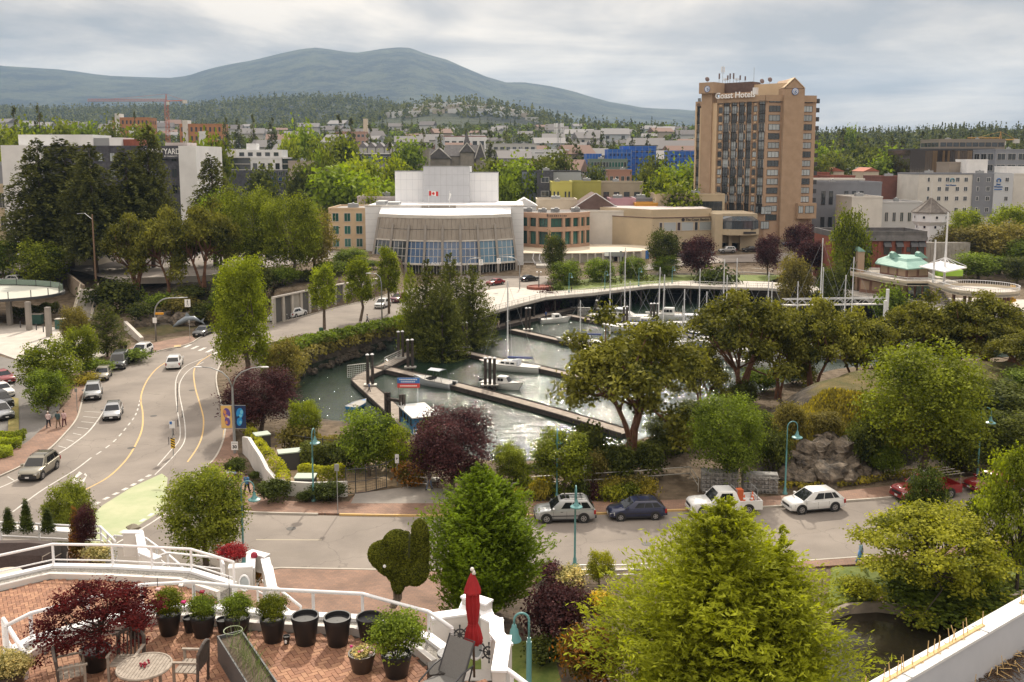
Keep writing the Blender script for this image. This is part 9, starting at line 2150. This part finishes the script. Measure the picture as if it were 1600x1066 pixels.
v,q=lq(pos,d+g.normal(size=pos.shape)*.55,.03*(.7+.6*g.random(len(pos))),1.7,g);link('clipped_foliage',crownme('clipped_foliage',v,q,g.random(len(pos)),LM['topiary']),None,t)
mb=MB();[mb.ball(b_[:3],tuple(c_*.95 for c_ in b_[3:6]),18,12)for b_ in bl];mb.put('inner_growth',mat('topiary_core',(.035,.04,.01),.95),t,True)
mb=MB();e_=loc(603,878);mb.ball((e_[0],-17*S_-0.,e_[1]),.038);mb.put('eye',M_wi,t)
for dx in(-.06,0.,.06):mb=MB();a,b_=loc(621,918);mb.tube([(a+dx*.6-.12,0,.2),(a+dx,.02,b_*.6),(a+dx*1.4,0,b_+.1)],[.045,.04,.03],7);mb.put('stem',M_bark,t,True)
pot(612,1016,40,30,'dark pot of the topiary hidden behind the round shrub')
p=P(741,1058,TA);t=thing('patio_umbrella','closed dark red patio umbrella with a white ball finial','umbrella',p,0);h=D(737,893,p.y).z-TA
MB().tube([(0,0,0),(-.03,0,h)],.024,8).put('pole',mat('umbrella_wood',(.1,.07,.05),.6),t)
def folds(prof,n=20,amp=.12):
 rr=[]
 for r,z in prof:rr.append([(r*(1+amp*(1 if j%2 else-1))*cos_(j*2*math.pi/n)-.03*z/h,r*(1+amp*(1 if j%2 else-1))*sin_(j*2*math.pi/n),z)for j in range(n)])
 return rr
M_umb=mat('umbrella_red',(.36,.012,.015),.75,(.28,.008,.012),4)
MB().loft(folds([(.15,h-1.52),(.175,h-1.45),(.13,h-1.22),(.085,h-1.1),(.1,h-1.02),(.13,h-.75),(.125,h-.45),(.1,h-.3)],20,.16)).put('folded_cloth',M_umb,t)
MB().loft(folds([(.165,h-.44),(.17,h-.41),(.1,h-.2),(.04,h-.05),(.02,h-.03)],16,.1)).put('vent_cap',M_umb,t)
MB().lathe([(.05,h-.05),(.03,h+0.),(.02,h+.02)],10).ball((-.03,0,h+.045),.042,12,8).put('finial',mat('finial_ivory',(.75,.72,.66),.4),t,True)
MB().tube([(-.03+.09*cos_(a),.09*sin_(a),h-1.1)for a in np.linspace(0,2*math.pi,13)],.012,5).put('tie_band',M_umb,t)
M_sling=mat('sling_grey',(.13,.125,.12),.8,(.16,.155,.15),40);M_wick=mat('dark_wicker',(.035,.03,.03),.8,(.06,.055,.05),60)
p=P(706,1088,TA);t=thing('lounge_chair','grey sling lounge chair with its back to the white wall','chair',p,.95)
MB().plate([(-.05,-.28,.38),(-.05,.3,.38),(.38,.34,1.02),(.38,-.24,1.02)],.03).put('backrest',M_sling,t);MB().plate([(-.55,-.28,.42),(-.55,.3,.42),(-.04,.3,.37),(-.04,-.28,.37)],-.03).put('seat',M_sling,t)
for y in(-.33,.36):MB().tube([(-.6,y,0),(-.55,y,.45),(-.1,y,.6),(.25,y,.62),(.1,y,.3),(.2,y,0)],.02,6).put('arm_frame',M_df,t,True)
MB().tube([(-.05,-.3,.36),(.4,-.26,1.04),(.4,.36,1.04),(-.05,.32,.36)],.018,6).put('back_frame',M_df,t)
p=P(702,1052,TA);t=thing('side_table','round dark mosaic side table against the white wall','side table',p);MB().lathe([(.24,.4),(.25,.43),(.24,.45)],24).put('table_top',mat('mosaic',(.05,.055,.065),.5,(.2,.2,.22),30),t);mb=MB();[mb.tube([(.2*cos_(a),.2*sin_(a),0),(.22*cos_(a),.22*sin_(a),.4)],.012,5)for a in(0,2.1,4.2)];mb.put('legs',M_df,t)
t=thing('wicker_box','dark wicker box at the bottom beside the lounge chair','box',P(690,1075,TA)+V3((-.05,0,0)),.2);MB().box((0,0,.22),(.42,.5,.44)).put('box',M_wick,t)
M_teak=mat('weathered_teak',(.24,.2,.165),.8,(.36,.31,.26),9);M_teakd=mat('dark_teak',(.055,.045,.04),.7,(.1,.08,.07),9)
p=P(228,1088,TA);zt=.62;tb=thing('garden_table','round slatted teak table at the bottom of the near terrace','table',p);Rt=43/FPX*p.y
for k in range(15):y=-Rt+2*Rt*(k+.5)/15;hw=math.sqrt(max(.01,Rt*Rt-y*y))-.03;MB().box((y,0,zt),(2*Rt/15-.008,2*hw,.025)).put('slat',M_teak,tb)
MB().tube([(Rt*cos_(a),Rt*sin_(a),zt)for a in np.linspace(0,2*math.pi,33)],.028,6).put('rim',M_teak,tb)
for a in(.8,2.4,4,5.5):MB().beam((.35*Rt/.6*cos_(a),.35*sin_(a),0),(.3*cos_(a),.3*sin_(a),zt),.05).put('leg',M_teak,tb)
t=thing('table_flowers','small dark red flower bunch in the middle of the round table','flowers',(p.x,p.y,p.z+zt+.01));mb=MB();[mb.ball((.05*cos_(k*2.4)*(k/9)*2,.05*sin_(k*2.4)*(k/9)*2,.03+.01*(k%3)),.025,6,4)for k in range(12)];mb.put('petals',MATS['petal_dred'],t)
def tchair(x,y,rz,lb):
 t=thing('garden_chair',lb,'chair',P(x,y,TA),rz);w=.27
 mb=MB();rr=[(-w,-.22,.92)];mb.tube([(-w,-.25,.8),(-w*.8,-.27,.87),(-w*.4,-.28,.93),(0,-.285,.95),(w*.4,-.28,.93),(w*.8,-.27,.87),(w,-.25,.8)],.032,6);mb.put('top_rail',M_teakd,t)
 for k in range(7):u=-w+2*w*(k+.5)/7;MB().beam((u,-.22,.42),(u,-.275,.9-abs(u)*.25),.035,.02).put('back_slat',M_teakd,t)
 for k in range(5):MB().box((0,-.18+k*.1,.42),(2*w,.085,.022)).put('seat_slat',M_teak,t)
 for s in(-1,1):
  MB().beam((s*w,-.21,0),(s*w,-.25,.82),.045).put('leg',M_teakd,t);MB().beam((s*w,.25,0),(s*w,.25,.62),.045).put('leg',M_teak,t);MB().beam((s*w,-.24,.64),(s*w,.3,.63),.055,.03).put('armrest',M_teak,t)
tchair(200,1062,-2.6+math.pi*1.-.3+2.9,'slatted garden chair at the top left of the round table');tchair(301,1072,1.5,'dark garden chair at the right of the round table');tchair(112,1080,-1.1,'dark garden chair under the red maple')
c=P(388,1072,TA);t=thing('trough_planter','long dark grey trough planter at the bottom right of the table','planter',c,-1.02);mb=MB();a,b_,h_=1.3,.26,.55
for x0,x1,y0,y1 in((-a,a,-b_,-b_+.03),(-a,a,b_-.03,b_),(-a,-a+.03,-b_+.03,b_-.03),(a-.03,a,-b_+.03,b_-.03)):mb.bb(x0,x1,y0,y1,0,h_)
mb.put('trough',M_potg,t);MB().bb(-a+.03,a-.03,-b_+.03,b_-.03,0,h_-.07).put('soil',M_soil,t)
g=np.random.default_rng(3);ir=thing('iris_leaves','long green strap leaves growing in the grey trough','plant',c+V3((0,0,h_-.08)),-1.02)
mb=MB()
for k in range(90):x,y=g.uniform(-.95,1.15),g.uniform(-.16,.16);dx,dy=g.normal()*.12,g.normal()*.12;hh=.25+.3*g.random();mb.loft([[(x-.008,y,0),(x+.008,y,0),(x,y+.004,0)],[(x+dx*.4-.011,y+dy*.4,hh*.6),(x+dx*.4+.011,y+dy*.4,hh*.6),(x+dx*.4,y+dy*.4+.004,hh*.6)],[(x+dx,y+dy,hh),(x+dx+.002,y+dy,hh),(x+dx,y+dy+.002,hh)]])
mb.put('leaves',mat('strap_leaf',(.1,.17,.03),.6,(.2,.26,.06),5),ir)
p,r,h=pot(366,1035,40,26,'round black pot with wire plant rings behind the trough');t=thing('plant_rings','green wire rings of a plant support in the round black pot','plant support',(p.x,p.y,p.z+h*.8))
for z,r_ in((.1,.15),(.38,.19)):MB().tube([(r_*cos_(a),r_*sin_(a),z)for a in np.linspace(0,2*math.pi,25)],.008,5).put('ring',mat('wire_green',(.3,.36,.22),.5),t)
for a in(0,2.1,4.2):MB().tube([(.12*cos_(a),.12*sin_(a),0),(.19*cos_(a),.19*sin_(a),.4)],.006,4).put('wire',MATS['wire_green'],t)
for x,y0_,y1_ in((247,903,930),(304,915,940),(359,900,940)):p=D(x,y1_,20.4);t=thing('plant_stake','thin dark stake standing in one of the terrace pots','stake',p,0,'stakes in the terrace pots');MB().tube([(0,0,0),(0,0,D(x,y0_,20.4).z-p.z)],.008,5).put('stake',M_df,t)
c=P(22,905,TB_);t=thing('round_table','pale round table cut off by the left edge on the middle terrace','table',P(8,925,TC_));MB().lathe([(.62,.66),(.63,.69),(.6,.71)],28).put('table_top',mat('pale_table',(.48,.42,.35),.6),t);MB().lathe([(.3,0),(.06,.05),(.05,.66)],10).put('pedestal',M_df,t)
c=P(34,893,TC_);t=thing('garden_sofa','long dark brown covered sofa behind the middle railing','sofa',(c.x,c.y,TC_),.05);M_cov=mat('brown_cover',(.05,.035,.032),.85,(.07,.05,.045),2,bump=.3)
MB().loft([[(x,y-.1,0),(x,y+.9,0),(x,y+.85,z),(x,y+.45,z+.05),(x,y+.1,.55)]for x,y,z in((-2.6,0,.75),(-1.4,.1,.9),(0,.15,.88),(1.,.05,.82),(1.5,-.1,.6))]).put('cover',M_cov,t)
for x,rz,lb in((96,.4,'dark woven chair right of the brown sofa'),(82,-.3,'wooden armed chair beside the brown sofa')):
 t=thing('terrace_chair',lb,'chair',P(x,893,TC_),rz);MB().box((0,0,.42),(.5,.5,.05)).put('seat',M_wick,t);MB().plate([(-.25,.22,.45),(.25,.22,.45),(.25,.3,.95),(-.25,.3,.95)],.03).put('backrest',M_wick,t)
 for a in(-.24,.24):
  for b_ in(-.24,.24):MB().beam((a,b_,0),(a,b_,.42),.04).put('leg',M_wick,t)
  MB().tube([(a,-.24,.4),(a,-.2,.65),(a,.26,.66)],.02,5).put('armrest',M_teak,t)
  # roof parapet with bird spikes in the lower right corner
z_=23.6
a,b_=P(1300,1106,z_),P(1680,890,z_);u=(b_-a).normalized();n=V3((u.y,-u.x,0));
t=thing('roof_parapet','white metal roof parapet with bird spikes crossing the lower right corner','parapet',(0,0,0));e=V3((0,0,1));hgt=.36;wd=.115
a2,b2=a-u*3,b_+u*3
MB().loft([[a2,a2+n*wd,a2+n*wd-e*hgt,a2-e*hgt],[b2,b2+n*wd,b2+n*wd-e*hgt,b2-e*hgt]]).put('parapet_wall',mat('parapet_grey',(.56,.57,.6),.5,(.5,.51,.54),2),t)
MB().loft([[a2-n*.015+e*.001,a2+n*(wd+.02)+e*.001,a2+n*(wd+.02)+e*.022,a2-n*.015+e*.022],[b2-n*.015+e*.001,b2+n*(wd+.02)+e*.001,b2+n*(wd+.02)+e*.022,b2-n*.015+e*.022]]).put('cap_flashing',mat('parapet_white',(.78,.77,.76),.45,(.66,.65,.63),6),t)
mb=MB();k=0
L_=(b2-a2).length
for i in range(9):p=a2+u*(i+.5)*L_/9+e*.024;mb.beam(p,p+n*(wd+.02),.012,.004)
mb.put('flashing_joint',MME,t)
rf=a2+n*wd-e*hgt;mb=MB();mb.quad(a2+n*wd-e*hgt,b2+n*wd-e*hgt,b2+n*5-e*hgt,a2+n*5-e*hgt);mb.v=[(p_[0],p_[1],p_[2]-.01)for p_ in mb.v];mb.f=[mb.f[0][::-1]];mb.quad(a2-e*3.3,b2-e*3.3,b2+n*5-e*3.3,a2+n*5-e*3.3);tag(mb.put('roof_deck',mat('roof_felt',(.13,.125,.125),.9,(.2,.19,.19),5,bump=.3,bscale=60)),kind='structure')
M_spk=mat('spike_plastic',(.5,.33,.13),.6,(.62,.44,.2),20);g=np.random.default_rng(12)
for x0,x1,lb in((1305,1512,'long strip of yellowed plastic bird spikes on the parapet'),(1570,1660,'short strip of yellowed bird spikes at the right end of the parapet')):
 s0=P(x0,1066-(x0-1345)*.565,z_);s1=P(x1,1066-(x1-1345)*.565,z_);s0,s1=a+u*(s0-a).dot(u),a+u*(s1-a).dot(u);t2=thing('bird_spikes',lb,'bird spikes',(0,0,0));mb=MB();o_=n*.05+e*.027;mb.beam(s0+o_,s1+o_,.03,.008);mb.put('base_strip',M_spk,t2)
 nn=int((s1-s0).length/.028)
 for k in range(nn):
  p=s0.lerp(s1,(k+.5)/nn)+o_;up=g.random()<.22 or .52<k/nn<.66 and g.random()<.5
  mb=MB()
  if up:mb.tube([p,p+e*.11+n*g.normal()*.02+u*g.normal()*.02],.0035,4);mb.put('spike',M_spk,t2)
  elif k%2:mb.tube([p,p+n*(.04 if k%4==1 else-.03)+e*.006],.004,4);mb.put('spike',M_spk,t2)
deb=thing('nest_debris','brown twigs and broken spikes lying on the roof behind the parapet','debris',(0,0,0));c0=P(1560,1040,z_-hgt)
mb=MB()
for k in range(420):p=c0+u*g.normal()*.3+n*(abs(g.normal())*.12-.02)+e*(.01+.02*g.random());d=V3((g.normal(),g.normal(),g.normal()*.15)).normalized()*(.03+.05*g.random());mb.beam(p,p+d,.004)
mb.put('twigs',mat('twig_brown',(.1,.06,.035),.95),deb)
for k in range(26):p=c0+u*g.normal()*.28+n*(abs(g.normal())*.12)+e*.035;d=V3((g.normal(),g.normal(),abs(g.normal())*.5)).normalized()*.1;MB().tube([p,p+d],.0035,4).put('broken_spike',M_spk,deb)
# people
def person(label,loc,rz,top,legs,hair=(.05,.03,.02),h=1.7,walk=.25,skirt=False,arm=.1,bag=None,cap=None,group=None):
 me=bpy.data.meshes.new('person');V=[(0,0,.95),(0,0,1.15),(0,0,1.38),(0,.01,1.5),(0,.02,1.62),(0,.03,1.7)];E=[(0,1),(1,2),(2,3),(3,4),(4,5)];Rd=[(.15,.11),(.13,.1),(.16,.1),(.055,.055),(.085,.1),(.06,.07)]
 for s in(-1,1):
  i=len(V);V+=[(s*.09,0,.88),(s*.1,s*walk*.5+.03,.48),(s*.1,s*walk-.05*(s<0),.08),(s*.1,s*walk+.14,.04)];E+=[(0,i),(i,i+1),(i+1,i+2),(i+2,i+3)];Rd+=[(.1,.1),(.065,.065),(.045,.045),(.04,.03)]
  i=len(V);V+=[(s*.19,0,1.4),(s*.24,-s*arm*.5,1.14),(s*.23,-s*arm+.12,.92),(s*.225,-s*arm+.16,.83)];E+=[(2,i),(i,i+1),(i+1,i+2),(i+2,i+3)];Rd+=[(.055,.055),(.042,.042),(.032,.032),(.035,.022)]
 me.from_pydata(V,E,[]);o=bpy.data.objects.new('tmp',me);C.objects.link(o);o.modifiers.new('s','SKIN');o.modifiers.new('u','SUBSURF').levels=1
 for k,r in enumerate(Rd):me.skin_vertices[0].data[k].radius=r
 me.skin_vertices[0].data[0].use_root=True
 dg=bpy.context.evaluated_depsgraph_get();body=bpy.data.meshes.new_from_object(o.evaluated_get(dg),depsgraph=dg);bpy.data.objects.remove(o)
 body.materials.clear();body.materials.append(mat('skin',(.42,.25,.18),.7));body.name='body'
 t=thing('person',label,'person',loc,rz,group);t.scale=(h/1.78,)*3;link('body',body,None,t)
 def cloth(nm,m_,test,off):
  vs=[tuple(v.co+v.normal*off)for v in body.vertices];fs=[tuple(p.vertices)for p in body.polygons if test(p.center)]
  used=sorted({i for f in fs for i in f});mp_={a:b_ for b_,a in enumerate(used)};MB().add([vs[i]for i in used],[tuple(mp_[i]for i in f)for f in fs]).put(nm,m_,t,True)
 cloth('shirt',mat('cloth_%s'%(top,),top,.9),lambda c:.9<c.z<1.47 and(abs(c.x)<.225 or c.z>1.08),.022)
 cloth('trousers',mat('cloth_%s'%(legs,),legs,.9),lambda c:.1<c.z<.96 and abs(c.x)<.19,.018)
 cloth('shoes',mat('shoe_dark',(.04,.04,.045),.7),lambda c:c.z<.1,.014)
 MB().ball((0,-.015,1.7),(.098,.115,.1),12,8).put('hat' if cap else 'hair',mat('hair_%s'%(cap or hair,),cap or hair,.9),t,True)
 mb=MB();[mb.ball((s*.035,.125,1.665),(.012,.008,.009),6,4)for s in(-1,1)];mb.ball((0,.135,1.64),(.012,.02,.018),6,4);mb.put('face_features',mat('face_dark',(.1,.05,.04),.8),t)
 for s in(-1,1):
  mb=MB()
  for k in range(4):mb.tube([(s*.225+(k-1.5)*.017,-s*arm+.165,.81),(s*.225+(k-1.5)*.018,-s*arm+.18,.765-.006*(k%3)),(s*.22+(k-1.5)*.016,-s*arm+.2,.735)],[.009,.008,.006],5)
  mb.tube([(s*.19,-s*arm+.17,.84),(s*.175,-s*arm+.2,.8)],[.011,.008],5);mb.put('fingers',MATS['skin'],t)
 if skirt:MB().loft([[(r*cos_(a),r*.8*sin_(a),z)for a in np.linspace(0,2*math.pi,14,endpoint=False)]for r,z in((.17,1.02),(.24,.7),(.28,.32))]).put('dress',mat('cloth_%s'%(legs,),legs,.9),t,True)
 if bag:MB().box((-.24,.1,.98),(.1,.3,.24)).tube([(-.2,.1,1.08),(0,.03,1.47),(.17,.05,1.15)],.015,5).put('bag',mat('bag_%s'%(bag,),bag,.8),t)
 return t
A=(.6,.52,.5);K=(.02,.02,.03)
person('walker in a pale pink top, black trousers and a light hat, left of the three',P(76,668,.12),.15,(.62,.5,.5),K,h=1.7,cap=(.6,.55,.5));person('walker in a dark green top and brown trousers, middle of the three',P(91,668,.12),.1,(.05,.09,.1),(.2,.14,.1),h=1.75);person('walker in a pale vest and maroon trousers, right of the three',P(100.5,666,.12),.1,(.6,.42,.42),(.1,.03,.04),h=1.66)
person('person in a light blue shirt walking away behind the birch',P(330,765,.12),.3,(.32,.5,.55),(.15,.13,.12),h=1.75,hair=(.3,.15,.1));person('person in a blue jacket and dark trousers walking at the corner',P(386,772,.12),-.3,(.06,.16,.32),K,h=1.75)
person('person in a blue dress with a brown shoulder bag on the pavement by the pond',P(1344,880,.12),-1.6,(.3,.45,.62),(.1,.28,.6),h=1.62,skirt=True,bag=(.14,.06,.03));person('jogger in black and white beside the far road',P(574,507,.05),-1.2,(.25,.25,.27),K,h=1.72,walk=.4,arm=.25)
person('person at the rail at the head of the dock ramp',P(671,765,.12),2.5,(.16,.13,.12),(.15,.2,.3),h=1.7);person('person in dark clothes behind the grey van, left',P(190,556,.12),3.3,(.14,.08,.08),K);person('person with bare arms behind the grey van, right',P(197,554,.12),2.9,(.05,.05,.07),K);person('person bending near the end of the main dock pilings',P(577,612,DZ),1.4,(.1,.14,.25),K,h=1.3)
person('person in a pale shirt on the main dock by the sailing boat',P(779,513,DZ),1.,(.55,.4,.35),(.45,.35,.3));person('person in blue standing on the small cabin boat',P(853,499,DZ+.2),1.,(.04,.08,.22),K);person('person in black sitting low in the park',P(893,456,.1),0,K,K,h=1.1)
# air: pale haze over the far hills
mb=MB();mb.bb(-9600,9600,-70,11100,-8,930)
hz=bpy.data.materials.new('haze');hz.use_nodes=True
hn=hz.node_tree.nodes;hl=hz.node_tree.links;hn.clear()
pv=hn.new('ShaderNodeVolumePrincipled');sv(pv,'Color',((.46,.68,1.,1)));sv(pv,'Density',.00006);sv(pv,'Anisotropy',.2)
ho=hn.new('ShaderNodeOutputMaterial');hl.new(pv.outputs[0],ho.inputs['Volume'])
tag(mb.put('haze',hz),kind='stuff')
